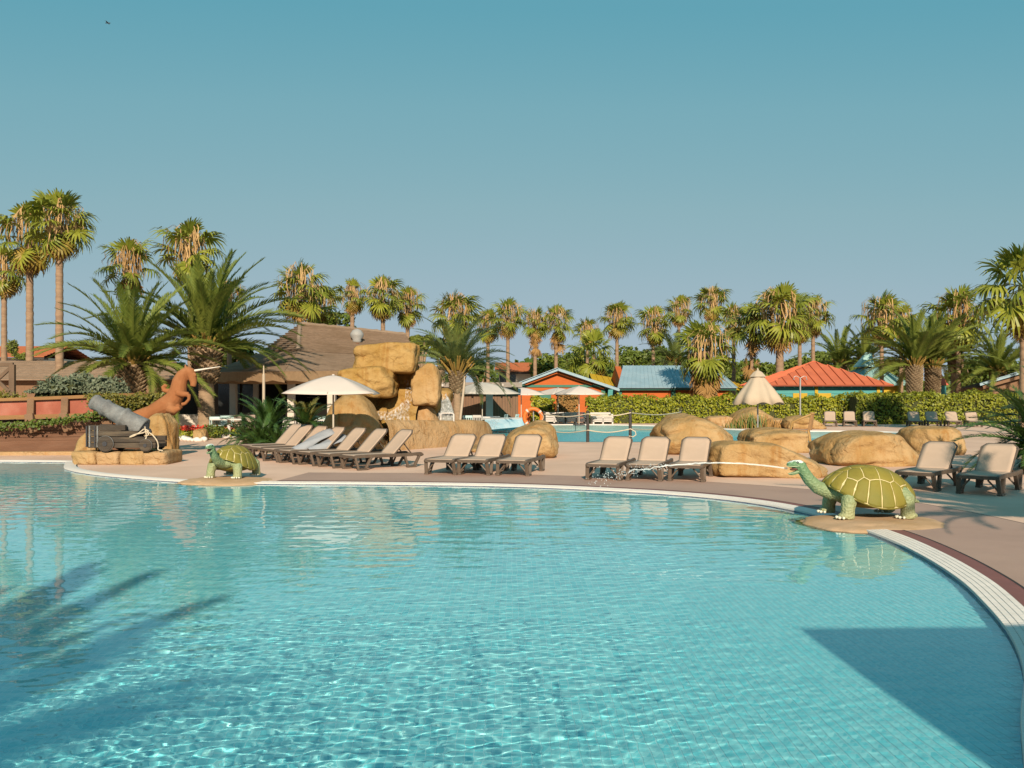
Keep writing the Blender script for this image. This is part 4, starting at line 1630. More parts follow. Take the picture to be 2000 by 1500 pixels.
# grey cloths thrown over the fifth lounger
M_towel = pmat('grey_cloth', (0.27, 0.28, 0.30), 0.9, 0.1, 6, 0.2, 60)
for k_, (cx, cy, an, ln, tilt_) in enumerate([(-5.25, 23.75, 45, 1.05, 24), (-4.85, 23.65, 43, 1.0, 18)]):
    V, Fq = [], []
    for i in range(15):
        for j in range(7):
            u, v = i / 14, j / 6 * 2 - 1
            V.append(((u - 0.5) * ln, v * 0.33 * (0.55 + 0.45 * u), 0.36 + u * ln * math.tan(R(tilt_)) - 0.16 * abs(v) ** 3 * (1 - 0.5 * u) + 0.02 * math.sin(9 * u + 4 * v)))
    for i in range(14):
        for j in range(6):
            a = i * 7 + j
            Fq.append((a, a + 7, a + 8, a + 1))
    o = link('folded_cloth', np_mesh('folded_cloth', V, Fq, M_towel, True))
    sm = o.modifiers.new('cloth thickness', 'SOLIDIFY'); sm.thickness = 0.02
    o.location = (cx, cy, 0)
    o.rotation_euler = (0, 0, R(an))
    tag(o, ['grey cloth draped over the fifth lounger, the larger of two', 'smaller grey cloth sloping between the fifth lounger and the parasol pole'][k_], 'cloth', 'grey cloths on the loungers')

# ================================================================== parasols
M_canvas = pmat('cream_canvas', (0.52, 0.445, 0.395), 0.8, 0.04, 2, 0.05, 120, spec=0.15)
M_canvas2 = pmat('beige_canvas', (0.43, 0.345, 0.255), 0.85, 0.06, 3, 0.1, 120, spec=0.15)
M_alu = pmat('beige_pole', (0.46, 0.40, 0.32), 0.5, 0.08)
M_grey_metal = pmat('grey_metal', (0.35, 0.35, 0.34), 0.4, 0.1, metallic=0.6)


def parasol(x, y, half, z_edge, z_top, label, rz=0.0, group='open cream parasols', mat=None, sag=0.10):
    t = thing('parasol', label, 'parasol', (x, y, 0), rz, group)
    mat = mat or M_canvas
    corners = [(half, half), (-half, half), (-half, -half), (half, -half)]
    for k in range(4):     # four canvas panels, each slightly hollow between its ribs
        a, b2 = corners[k], corners[(k + 1) % 4]
        V, Fq = [], []
        N_ = 8
        for i in range(N_ + 1):
            r_ = i / N_
            for j in range(N_ + 1):
                s = j / N_
                ex, ey = a[0] + (b2[0] - a[0]) * s, a[1] + (b2[1] - a[1]) * s
                h = z_top - (z_top - z_edge) * (r_ ** 1.45) - sag * r_ * r_ * math.sin(PI * s) * 0.35
                pull = 1 - 0.05 * math.sin(PI * s) * r_
                V.append((ex * r_ * pull, ey * r_ * pull, h))
        for i in range(N_):
            for j in range(N_):
                q = i * (N_ + 1) + j
                Fq.append((q, q + N_ + 1, q + N_ + 2, q + 1))
        o = link('canvas_panel', np_mesh('canvas_panel', V, Fq, mat, True), None, t)
        sm = o.modifiers.new('cloth thickness', 'SOLIDIFY'); sm.thickness = 0.006; sm.offset = -1
    b = MB(); b.tube([(0, 0, 0), (0, 0, z_top - 0.03)], 0.026, 10); b.build('pole', M_alu, t)
    for cx, cy in corners + [(half, 0), (-half, 0), (0, half), (0, -half)]:
        b = MB(); b.bar((0, 0, z_top - 0.10), (cx * 0.94, cy * 0.94, z_edge + 0.0), 0.02, 0.02); b.build('rib', M_alu, t)
    b = MB(); b.box((0, 0, 0.03), (0.55, 0.55, 0.06)); b.build('base', M_dark_iron, t, bevel=0.01)
    b = MB(); b.tube([(0, 0, z_top - 0.02), (0, 0, z_top + 0.025)], [0.05, 0.03], 8); b.build('finial', M_canvas, t)
    return t


parasol(WX(651, 24.9), 24.9, 1.17, 1.77, 2.27, 'open cream parasol among the seven loungers in front of the waterfall', R(3))
parasol(WX(1018, 53), 53.0, 1.15, 1.76, 2.18, 'far open cream parasol in front of the gable house, nearest the grey canopy', R(20))
parasol(WX(1090, 54.5), 54.5, 1.15, 1.78, 2.16, 'far open cream parasol in the middle of the three by the gable house', R(35))
parasol(WX(1131, 52), 52.0, 1.15, 1.78, 2.24, 'far open cream parasol with a bare pole, rightmost by the gable house', R(15))
parasol(WX(942, 46.5), 46.5, 1.45, 1.80, 2.38, 'wide greyish parasol shading the terrace tables beside the bar hut', R(30), mat=pmat('grey_canvas', (0.42, 0.38, 0.33), 0.85, 0.1, 3))

# the half closed one hanging in pleats
cp = thing('closed_parasol', 'half closed beige parasol hanging in pleats beside the lagoon', 'parasol', (WX(1480, 33.2), 33.2, 0))
V, Fq = [], []
NT = 96
zs_ = [WZ(y, 33.2) for y in (726, 733, 741, 748, 760, 772, 788)]
rs_ = [0.05, 0.19, 0.30, 0.40, 0.58, 0.74, 0.90]
for i, (z, r_) in enumerate(zip(zs_, rs_)):
    for j in range(NT):
        th = 2 * PI * j / NT
        am = 0.0 if i < 2 else 0.08 * (i / 6)
        rr = r_ * (1 + am * math.sin(8 * th + 0.5) + 0.03 * math.sin(3 * th + i * 0.4))
        V.append((rr * math.cos(th), rr * math.sin(th), z + (0.05 * math.sin(8 * th + 2.0) if i == 6 else 0)))
for i in range(6):
    for j in range(NT):
        Fq.append((i * NT + j, (i + 1) * NT + j, (i + 1) * NT + (j + 1) % NT, i * NT + (j + 1) % NT))
o = link('canopy', np_mesh('canopy', V, Fq, M_canvas2, True), None, cp)
sm = o.modifiers.new('cloth thickness', 'SOLIDIFY'); sm.thickness = 0.008
V, Fq = [], []
for z, r_ in ((WZ(723, 33.2), 0.03), (WZ(727, 33.2), 0.16), (WZ(736, 33.2), 0.30)):
    for j in range(NT):
        th = 2 * PI * j / NT
        rr = r_ * (1 + (0.06 * math.sin(8 * th) if r_ > 0.2 else 0))
        V.append((rr * math.cos(th), rr * math.sin(th), z))
for i in range(2):
    for j in range(NT):
        Fq.append((i * NT + j, (i + 1) * NT + j, (i + 1) * NT + (j + 1) % NT, i * NT + (j + 1) % NT))
link('vent_cap', np_mesh('vent_cap', V, Fq, M_canvas2, True), None, cp)
b = MB(); b.tube([(0, 0, 0), (0, 0, WZ(724, 33.2))], 0.03, 10); b.build('pole', M_grey_metal, cp)
b = MB(); b.lathe([(0.02, 0), (0.04, 0.04), (0.015, 0.10)], 8, c=(0, 0, WZ(724, 33.2))); b.build('finial', M_canvas2, cp)
b = MB(); b.box((0, 0, 0.04), (0.6, 0.6, 0.08)); b.build('base', M_dark_iron, cp, bevel=0.01)

# bare poles
for (px, y0, d, lb) in ((515, 714, 31.5, 'slim bare shade post standing among the cycads before the restaurant'), (902, 735, 36.5, 'slim bare shade post standing by the small feather palm at the lagoon')):
    t = thing('shade_post', lb, 'post', (WX(px, d) + (0.1 if px > 800 else 0), d, 0), 0, 'bare shade posts')
    zt = WZ(y0, d)
    b = MB()
    lean = -0.25 if px > 800 else 0.0
    b.tube([(lean, 0, 0), (0, 0, zt * 0.88)], [0.05, 0.05], 10); b.build('pole', M_canvas2, t)
    b = MB(); b.tube([(0, 0, zt * 0.88), (0, 0, zt * 0.9), (0, 0, zt)], [0.05, 0.03, 0.02], 8); b.build('tip', M_canvas2, t)

# ================================================================== rope fence, lifebuoy, shower, wicker chair
M_post = pmat('dark_post', (0.045, 0.038, 0.034), 0.7, 0.3, 5, 0.2)
posts = [(1148, 33.4, 1.10), (1231, 33.9, 1.13), (1063, 35.2, 1.05), (1329, 41.5, 1.02)]
pp = []
for (px, d, h), lb in zip(posts, ['dark rope post in front of the lagoon, nearest the camera', 'dark rope post with a knotted loose rope end beside the large hump boulder', 'dark rope post just right of the lifebuoy', 'dark rope post above the large hump boulder at the end of the rope']):
    t = thing('rope_post', lb, 'post', (WX(px, d), d, 0), 0, 'rope fence posts by the lagoon')
    b = MB(); b.tube([(0, 0, 0), (0, 0, h)], [0.06, 0.055], 10); b.build('shaft', M_post, t)
    b = MB(); b.lathe([(0.06, 0), (0.066, 0.02), (0.05, 0.05)], 10, c=(0, 0, h)); b.build('cap', M_post, t)
    pp.append(Vector((WX(px, d), d, h)))
order_ = [2, 0, 1, 3]
for lvl, lb in ((0.06, 'upper pale rope sagging between the fence posts at the lagoon'), (0.66, 'lower pale rope sagging between the fence posts at the lagoon')):
    b = MB()
    for k_ in range(3):
        a, c = pp[order_[k_]].copy(), pp[order_[k_ + 1]].copy()
        a.z -= lvl; c.z -= lvl
        pts = [a.lerp(c, i / 12) - Vector((0, 0, 0.10 * math.sin(PI * i / 12))) + Vector((0, -0.06, 0)) for i in range(13)]
        b.tube(pts, 0.022, 6)
    if lvl > 0.5:
        c = pp[1] - Vector((0, 0.08, lvl))
        b.tube([c, c + Vector((0.18, -0.02, -0.1)), c + Vector((0.2, -0.02, -0.22)), c + Vector((0.08, -0.03, -0.3)), c + Vector((-0.06, -0.03, -0.25)), c + Vector((0.02, -0.04, -0.4))], 0.022, 6)
    o = b.build('rope', M_rope)
    tag(o, lb, 'rope', 'ropes of the lagoon fence')

lb_ = thing('lifebuoy', 'orange lifebuoy hung upright above the tan boulder', 'lifebuoy', (WX(1041, 34.5), 34.5, 0))
M_orange = pmat('orange_foam', (0.60, 0.14, 0.025), 0.5, 0.08)
Z0 = WZ(815.5, 34.5)


def torus_pts(Rr, n, a0=0, a1=2 * PI):
    return [(Rr * math.cos(a0 + (a1 - a0) * i / n), 0, Z0 + Rr * math.sin(a0 + (a1 - a0) * i / n)) for i in range(n + 1)]


b = MB(); b.tube(torus_pts(0.33, 40), 0.075, 12, cap=False); b.build('ring', M_orange, lb_)
for a0 in (R(40), R(130), R(220), R(310)):
    b = MB(); b.tube(torus_pts(0.33, 5, a0 - 0.1, a0 + 0.1), 0.079, 12); b.build('band', M_canvas, lb_)
b = MB(); b.tube([(0.33 * math.cos(R(40)), -0.09, Z0 + 0.33 * math.sin(R(40))), (0.40, -0.1, Z0 + 0.05), (0.30, -0.1, Z0 - 0.28)], 0.014, 6); b.build('grab_rope', M_rope, lb_)
b = MB(); b.tube([(0.02, 0.08, 0), (0.02, 0.08, Z0 + 0.28)], 0.025, 8); b.build('stand', M_grey_metal, lb_)

sh = thing('outdoor_shower', 'slim metal outdoor shower post in front of the hedge and the red roof', 'shower', (WX(1563, 51), 51, 0))
zt = WZ(738, 51)
b = MB(); b.tube([(0, 0, 0), (0, 0, zt)], 0.05, 10); b.build('post', M_grey_metal, sh)
for s in (-1, 1):
    b = MB(); b.tube([(0, 0, zt - 0.02), (s * 0.2, 0, zt + 0.10), (s * 0.34, 0, zt + 0.08), (s * 0.36, 0, zt - 0.05)], 0.018, 6); b.build('arm', M_grey_metal, sh)
    b = MB(); b.lathe([(0.02, 0), (0.06, -0.05)], 10, c=(s * 0.36, 0, zt - 0.05)); b.build('shower_head', M_grey_metal, sh)
b = MB(); b.lathe([(0.4, 0), (0.4, 0.03)], 16); b.build('tray', M_rock_pale, sh)

wc = thing('wicker_chair', 'rattan armchair standing behind the flat topped boulder by the lagoon', 'chair', (WX(1563, 31.4), 31.4, 0), R(160), None, 1.12)
M_cane = pmat('golden_cane', (0.33, 0.20, 0.07), 0.6, 0.2, 6)
M_weave = pmat('woven_rattan', (0.30, 0.17, 0.075), 0.7, 0.3, 30, 0.5, 60)
for x, y in ((0.24, 0.26), (0.24, -0.26), (-0.24, 0.24), (-0.24, -0.24)):
    b = MB(); b.tube([(x, y, 0.46), (x * 1.3, y * 1.05, 0.0)], 0.034, 8); b.build('leg', M_cane, wc)
b = MB(); b.box((0.0, 0, 0.45), (0.52, 0.52, 0.05)); b.build('seat', M_weave, wc, bevel=0.015)
V = []
bk = MB()
for i in range(9):
    th = R(-52 + 104 * i / 8)
    bk.add([], [])
for i in range(8):
    t0, t1 = R(-50 + 100 * i / 8), R(-50 + 100 * (i + 1) / 8)
    def bpnt(th, z): return Vector((-0.05 - 0.27 * math.cos(th) - 0.16 * (z - 0.46), 0.33 * math.sin(th), z))
    bk.slab([bpnt(t0, 0.47), bpnt(t1, 0.47), bpnt(t1, 0.97), bpnt(t0, 0.97)], 0.02)
bk.build('backrest', M_weave, wc)
for s in (-1, 1):
    b = MB(); b.tube([bpnt(R(46 * s), 0.95), Vector((-0.05, 0.33 * s, 0.84)), Vector((0.22, 0.32 * s, 0.72)), Vector((0.27, 0.29 * s, 0.46))], 0.034, 8); b.build('armrest', M_cane, wc)
b = MB(); b.tube([bpnt(R(-50 + 12.5 * i), 0.98) for i in range(9)], 0.036, 8); b.build('top_rail', M_cane, wc)

# ================================================================== terrace furniture
M_white = pmat('white_paint', (0.52, 0.48, 0.44), 0.5, 0.05)
M_mint = pmat('mint_metal', (0.42, 0.56, 0.55), 0.5, 0.06)


def bistro_chair(name, mat):
    t = thing(name, 'x', 'chair')
    for x, y in ((0.19, 0.19), (0.19, -0.19), (-0.19, 0.19), (-0.19, -0.19)):
        b = MB(); b.tube([(x, y, 0.45), (x * 1.2, y * 1.15, 0)], 0.02, 6); b.build('leg', mat, t)
    b = MB(); b.box((0, 0, 0.45), (0.44, 0.44, 0.035)); b.build('seat', mat, t, bevel=0.01)
    b = MB()
    for s in (-0.19, 0.19): b.tube([(-0.2, s, 0.45), (-0.27, s, 0.84)], 0.02, 6)
    b.bar((-0.262, -0.19, 0.80), (-0.262, 0.19, 0.80), 0.03, 0.10)
    for k in range(4): b.bar((-0.21, -0.12 + 0.08 * k, 0.46), (-0.26, -0.12 + 0.08 * k, 0.78), 0.03, 0.015)
    b.build('backrest', mat, t)
    return t


def cafe_table(name):
    t = thing(name, 'x', 'table')
    b = MB(); b.box((0, 0, 0.74), (1.3, 0.8, 0.05)); b.build('tabletop', M_white, t, bevel=0.01)
    b = MB(); b.tube([(0, 0, 0.05), (0, 0, 0.72)], 0.07, 10); b.build('leg', M_white, t)
    b = MB(); b.box((0, 0, 0.025), (0.7, 0.5, 0.05)); b.build('base', M_white, t, bevel=0.01)
    return t


ch0 = bistro_chair('bistro_chair', M_mint)
ch1 = bistro_chair('bistro_chair', M_white)
tb0 = cafe_table('cafe_table')
c_spots = [(421, 37.2, 100, 'mint bistro chair left of the white table, behind the date palm trunk'), (430, 38.4, 250, 'mint bistro chair behind the white table under the thatched eave'), (445, 38.6, 280, 'second mint bistro chair behind the white table under the thatched eave'),
           (626, 37.0, 120, 'mint bistro chair right of the cycads, next to the dome rock'), (641, 36.3, 200, 'mint bistro chair half hidden by the parasol pole'), (914, 39.5, 90, 'mint bistro chair at the terrace, left of the white rail'), (978, 41.5, 200, 'mint bistro chair under the grey parasol, left of the round one'), (1000, 42, 160, 'mint bistro chair beside the blue spillway')]
for i, (px, d, a, lb) in enumerate(c_spots):
    if i == 0:
        ch0.location = (WX(px, d), d, 0); ch0.rotation_euler = (0, 0, R(a)); tag(ch0, lb, None, 'mint bistro chairs on the terrace')
    else: dup(ch0, loc=(WX(px, d), d, 0), rz=R(a), label=lb, group='mint bistro chairs on the terrace')
w_spots = [(551, 34.5, 150, 'white bistro chair seen through the cycads, on the left'), (566, 34.8, 110, 'white bistro chair seen through the cycads, next to the parasol'), (595, 35.0, 90, 'white bistro chair beside the second cycad, near its trunk'), (936, 40.2, 70, 'white bistro chair under the grey parasol at the terrace')]
for i, (px, d, a, lb) in enumerate(w_spots):
    if i == 0:
        ch1.location = (WX(px, d), d, 0); ch1.rotation_euler = (0, 0, R(a)); tag(ch1, lb, None, 'white bistro chairs on the terrace')
    else: dup(ch1, loc=(WX(px, d), d, 0), rz=R(a), label=lb, group='white bistro chairs on the terrace')
t_spots = [(447, 37.0, 5, 'white pedestal table between the date palm and the cycads'), (608, 36.2, 0, 'white pedestal table right of the second cycad'), (948, 41, 0, 'white pedestal table under the grey parasol')]
for i, (px, d, a, lb) in enumerate(t_spots):
    if i == 0:
        tb0.location = (WX(px, d), d, 0); tb0.rotation_euler = (0, 0, R(a)); tag(tb0, lb, None, 'white café tables')
    else: dup(tb0, loc=(WX(px, d), d, 0), rz=R(a), label=lb, group='white café tables')
# white rail by the small waterfall
b = MB(); d = 31.0
b.tube([(WX(861, d), d, 0), (WX(861, d), d, WZ(809, d)), (WX(863, d), d, WZ(807, d)), (WX(883, d), d, WZ(807, d)), (WX(886, d), d, WZ(809, d)), (WX(886, d), d, 0)], 0.03, 8)
o = b.build('hand_rail', M_white); tag(o, 'white bent tube handrail in front of the small grey waterfall', 'handrail')
# white pallet sofas at the far rim of the lagoon
so_l = ['white slatted pallet sofa at the far lagoon rim, nearest the lifebuoy', 'white slatted pallet sofa in the middle at the far lagoon rim', 'white slatted pallet sofa at the far lagoon rim, right one with a raised back']
sofa = None
for i, px in enumerate((1082, 1124, 1174)):
    if sofa is None:
        sofa = thing('pallet_sofa', so_l[0], 'sofa', (WX(px, 55), 55, 0), 0, 'white pallet sofas')
        for y in (0.30, 0.18):
            b = MB(); b.box((0, -0.33, y), (1.25, 0.04, 0.09)); b.build('slat', M_white, sofa)
        for x in (-0.58, 0, 0.58):
            b = MB(); b.box((x, 0, 0.19), (0.09, 0.7, 0.38)); b.build('leg', M_white, sofa)
        b = MB(); b.box((0, 0, 0.42), (1.25, 0.75, 0.08)); b.build('seat', M_white, sofa, bevel=0.02)
        for z in (0.52, 0.64):
            b = MB(); b.box((0, 0.36, z), (1.25, 0.04, 0.09)); b.build('slat', M_white, sofa)
        b = MB(); b.box((0.55, 0, 0.53), (0.1, 0.7, 0.14)); b.build('armrest', M_white, sofa)
    else:
        dup(sofa, loc=(WX(px, 55), 55.0 - 0.4 * (i == 2), 0), rz=R(4 * i), label=so_l[i])

# ================================================================== buildings
M_thatch = pmat('grey_brown_thatch', (0.265, 0.19, 0.135), 0.95, 0.28, 6, 0.8, 40, spec=0.05, col2=(0.215, 0.15, 0.10), c2amt=0.5, c2scale=1.0, stretch=(0.5, 0.5, 3))
M_thatch_under = pmat('thatch_underside', (0.27, 0.175, 0.10), 0.95, 0.2, 6, 0.5, 40, spec=0.05)
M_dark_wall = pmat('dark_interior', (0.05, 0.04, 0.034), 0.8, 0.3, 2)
M_glass = pmat('dark_glass', (0.02, 0.022, 0.022), 0.12, 0.2, 1, spec=0.7)
M_column = pmat('cream_column', (0.50, 0.44, 0.37), 0.8, 0.08, 3)
M_counter = pmat('stone_counter', (0.30, 0.24, 0.19), 0.8, 0.15, 4, 0.2)
M_zinc = pmat('galvanised_metal', (0.30, 0.29, 0.275), 0.7, 0.12, metallic=0.1)
M_floor = pmat('terrace_floor', (0.36, 0.28, 0.21), 0.8, 0.1)


def lerp3(a, b2, t): return a + (b2 - a) * t


def courses(mb, a, b2, c, d, n, lift=0.05):
    """roof plane a-b (eave) to d-c (ridge) laid in overlapping courses"""
    nr = (b2 - a).cross(d - a).normalized()
    if nr.z < 0: nr = -nr
    for i in range(n):
        t0, t1 = i / n, min(1.0, (i + 1.25) / n)
        p0, p1 = lerp3(a, d, t0), lerp3(b2, c, t0)
        q0, q1 = lerp3(a, d, t1), lerp3(b2, c, t1)
        vs = [p0 + nr * lift, p1 + nr * lift, q1, q0, p0 - nr * 0.02, p1 - nr * 0.02]
        mb.add(vs, [(0, 1, 2, 3), (4, 5, 1, 0)])


rest = thing('thatched_restaurant', 'open restaurant under a broad grey brown thatched roof behind the waterfall', 'restaurant', (WX(600, 42), 42, 0))
r0 = rest.location.copy()
RP = lambda px, py, d: W(px, py, d) - r0
eA, eB, eC = RP(408, 745, 43.5), RP(556, 745, 38.6), RP(800, 739, 44.0)      # eave corners (bottom of the thatch)
eD, eE = RP(830, 745, 56), RP(440, 745, 56)
kA, kB, kC = RP(513, 688, 45.2), RP(582, 686, 42.2), RP(815, 698, 47.2)        # break in the roof slope
kD, kE = RP(806, 698, 53.5), RP(520, 690, 53.5)
gA, gB = RP(586, 634, 46.5), RP(792, 655, 50.0)                                # ridge
up = Vector((0, 0, 0.42))
mb = MB()
for q in ((eA, eB, kB, kA), (eB, eC, kC, kB), (eC, eD, kD, kC), (eD, eE, kE, kD), (eE, eA, kA, kE)):
    courses(mb, q[0] + up, q[1] + up, q[2], q[3], 16, 0.035)
mb.build('lower_roof', M_thatch, rest)
mb = MB()
courses(mb, kA + Vector((0, 0, 0.03)), kB + Vector((0, 0, 0.03)), gA, gA, 13, 0.11)
courses(mb, kB + Vector((0, 0, 0.03)), kC + Vector((0, 0, 0.03)), gB, gA, 13, 0.12)
courses(mb, kC, kD, gB, gB, 15, 0.05)
courses(mb, kD, kE, gA, gB, 15, 0.05)
courses(mb, kE, kA, gA, gA, 15, 0.05)
mb.build('upper_roof', M_thatch, rest)
mb = MB()
for a, b2 in ((gA, gB), (gA, kB)):
    pts = [lerp3(a, b2, i / 24) + Vector((0, 0, 0.04 + 0.02 * (i % 2))) for i in range(25)]
    mb.tube(pts, [0.10 + 0.015 * (i % 3) for i in range(25)], 6)
mb.build('ridge', M_thatch, rest)
mb = MB()
cen = (eA + eB + eC + eD + eE) / 5
inn = [e + (cen - e) * 0.10 for e in (eA, eB, eC, eD, eE)]
out_ = [eA, eB, eC, eD, eE]
for i in range(5):
    j = (i + 1) % 5
    N_ = 14
    for q in range(N_):
        a0, a1 = lerp3(out_[i], out_[j], q / N_), lerp3(out_[i], out_[j], (q + 1) / N_)
        i0, i1 = lerp3(inn[i], inn[j], q / N_), lerp3(inn[i], inn[j], (q + 1) / N_)
        s0_ = 0.05 * math.sin(q * 1.7 + i); s1_ = 0.05 * math.sin((q + 1) * 1.7 + i)
        mb.add([a0 + up, a1 + up, a1 + Vector((0, 0, s1_)), a0 + Vector((0, 0, s0_)), i0 + Vector((0, 0, -0.12)), i1 + Vector((0, 0, -0.12))], [(0, 3, 2, 1), (3, 4, 5, 2)])
mb.build('eave', M_thatch_under, rest)
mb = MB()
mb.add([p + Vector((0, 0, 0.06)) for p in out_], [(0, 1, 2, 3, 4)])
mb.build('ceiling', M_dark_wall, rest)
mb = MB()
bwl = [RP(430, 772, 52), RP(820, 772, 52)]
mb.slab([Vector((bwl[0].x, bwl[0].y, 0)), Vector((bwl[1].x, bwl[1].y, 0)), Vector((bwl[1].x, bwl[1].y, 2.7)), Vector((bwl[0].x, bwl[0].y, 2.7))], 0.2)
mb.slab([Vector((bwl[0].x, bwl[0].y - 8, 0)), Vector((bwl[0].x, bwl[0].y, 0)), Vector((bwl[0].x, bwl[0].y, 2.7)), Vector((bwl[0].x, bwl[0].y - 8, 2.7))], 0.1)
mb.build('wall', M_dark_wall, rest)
mb = MB(); mb.prism([(q.x, q.y) for q in (eA, eB, eC, eD, eE)], 0.005, 0.02); mb.build('floor', M_floor, rest)
for px, d, w in ((456, 43.0, 0.30), (569, 40.5, 0.30), (648, 41.5, 0.36), (500, 46, 0.25), (720, 43.5, 0.3)):
    b = MB(); b.box((WX(px, d) - r0.x, d - r0.y, 1.25), (w, w, 2.5)); b.build('column', M_column, rest, bevel=0.02)
for k_, (p0, p1) in enumerate(((425, 470), (472, 500))):
    b = MB(); d = 46.5
    b.box(((WX(p0, d) + WX(p1, d)) / 2 - r0.x, d - r0.y, 1.2), (WX(p1, d) - WX(p0, d) - 0.08, 0.05, 2.4)); b.build('glass_panel', M_glass, rest)
b = MB(); d = 46.0
b.box(((WX(560, d) + WX(720, d)) / 2 - r0.x, d - r0.y, 0.55), (WX(720, d) - WX(560, d), 0.6, 1.1)); b.build('counter', M_counter, rest, bevel=0.02)
b = MB(); d = 39.2
b.box(((WX(346, d) + WX(398, d)) / 2 - r0.x, d - r0.y, 0.45), (WX(398, d) - WX(346, d), 0.2, 0.9)); b.build('low_wall', M_column, rest, bevel=0.02)
b = MB(); d = 41
b.box(((WX(415, d) + WX(500, d)) / 2 - r0.x, d - r0.y, 0.42), (WX(500, d) - WX(415, d), 0.3, 0.84)); b.build('low_wall', M_counter, rest, bevel=0.02)
for k_ in range(3):
    b = MB(); d = 51.7
    b.box(((WX(600, d) + WX(690, d)) / 2 - r0.x, d - r0.y, 1.2 + 0.4 * k_), (WX(690, d) - WX(600, d), 0.3, 0.05)); b.build('shelf', M_counter, rest)
# galvanised cowl on the roof slope with its rusty pipe
b = MB(); pc = RP(697, 668, 46.2)
b.tube([RP(697, 690, 45.6), pc], 0.12, 10); b.build('vent_pipe', pmat('rusty_pipe', (0.16, 0.07, 0.035), 0.8, 0.3, 6), rest)
b = MB(); b.lathe([(0.14, -0.05), (0.24, 0.05), (0.21, 0.12), (0.34, 0.30), (0.34, 0.42), (0.22, 0.60), (0.05, 0.66)], 16, c=pc); b.build('vent_cowl', M_zinc, rest)

# low thatched roofs and timber fence at the far left
lt = thing('thatched_shed', 'long low thatched roof behind the ship at the far left', 'shed', (WX(120, 46), 46, 0))
l0 = lt.location.copy()
LP = lambda px, py, d: W(px, py, d) - l0
mb = MB()
courses(mb, LP(-60, 742, 43.5), LP(345, 742, 43.5), LP(345, 706, 46.5), LP(-60, 704, 46.5), 12, 0.05)
courses(mb, LP(345, 742, 49), LP(-60, 742, 49), LP(-60, 704, 46.5), LP(345, 706, 46.5), 8, 0.05)
mb.build('roof', M_thatch, lt)
mb = MB(); a, c = LP(-60, 742, 44), LP(340, 742, 44)
mb.slab([Vector((a.x, a.y, 0)), Vector((c.x, c.y, 0)), Vector((c.x, c.y, a.z + 0.05)), Vector((a.x, a.y, a.z + 0.05))], 0.2)
mb.build('wall', M_bracket, lt)
tf = thing('timber_fence', 'dark timber fence panel with crossed braces at the left edge', 'fence', (WX(10, 33), 33, 0))
t0_ = tf.location.copy()
M_timber = pmat('dark_timber', (0.13, 0.085, 0.055), 0.85, 0.25, 4, 0.4, 25, stretch=(1, 1, 0.5))
FPt = lambda px, py, dy=0: W(px, py, 33 + dy) - t0_
for (a, c, w) in (((24, 712), (24, 840), 0.2), ((-36, 712), (-36, 840), 0.2), ((-60, 712), (26, 712), 0.14), ((-60, 772), (26, 772), 0.14), ((-36, 715), (24, 770), 0.12), ((-36, 770), (24, 715), 0.12)):
    b = MB()
    b.bar(FPt(*a, 0.02 * w), FPt(*c, 0.02 * w), w, w * 0.7, up=(0, 1, 0))
    b.build('post' if a[0] == c[0] else ('rail' if a[1] == c[1] else 'brace'), M_timber, tf, bevel=0.01)

M_orange_tile = pmat('orange_roof_tiles', (0.36, 0.115, 0.045), 0.8, 0.15, 5, 0.3, 30)
M_cream_wall = pmat('cream_wall', (0.55, 0.50, 0.43), 0.85, 0.06)


def far_block(px0, px1, ytop, yeave, d, label, cat='house'):
    """far house showing little but its tiled roof"""
    x0, x1 = WX(px0, d), WX(px1, d)
    t = thing('tiled_house', label, cat, ((x0 + x1) / 2, d + 4, 0), 0, 'far houses with orange tiled roofs')
    zt, ze = WZ(ytop, d + 4), WZ(yeave, d)
    hw = (x1 - x0) / 2
    mb = MB()
    courses(mb, Vector((-hw, -4, ze)), Vector((hw, -4, ze)), Vector((hw, 0, zt)), Vector((-hw, 0, zt)), 9, 0.06)
    courses(mb, Vector((hw, 4, ze)), Vector((-hw, 4, ze)), Vector((-hw, 0, zt)), Vector((hw, 0, zt)), 9, 0.06)
    mb.build('roof', M_orange_tile, t)
    b = MB(); b.box((0, 0.2, (ze - 0.02) / 2), (2 * hw - 0.8, 7.2, ze - 0.02)); w_ = b.build('wall', M_cream_wall, t)
    for k_ in range(max(2, int(hw / 1.5))):
        x = -hw + 1.2 + k_ * 2.6
        if x > hw - 1: break
        b = MB(); b.box((x, -3.42, ze - 1.0), (1.5, 0.06, 1.5)); b.build('window', M_glass, t)
    b = MB(); b.box((0, -3.7, ze - 0.12), (2 * hw, 0.6, 0.14)); b.build('fascia', M_dark_wall, t)
    return t


far_block(-60, 86, 676, 697, 66, 'house with an orange tiled roof showing over the thatch at the far left')
far_block(966, 1062, 708, 726, 84, 'house with an orange tiled roof among the trees behind the gable house')
far_block(428, 470, 694, 708, 74, 'house with an orange tiled roof glimpsed right of the date palm')

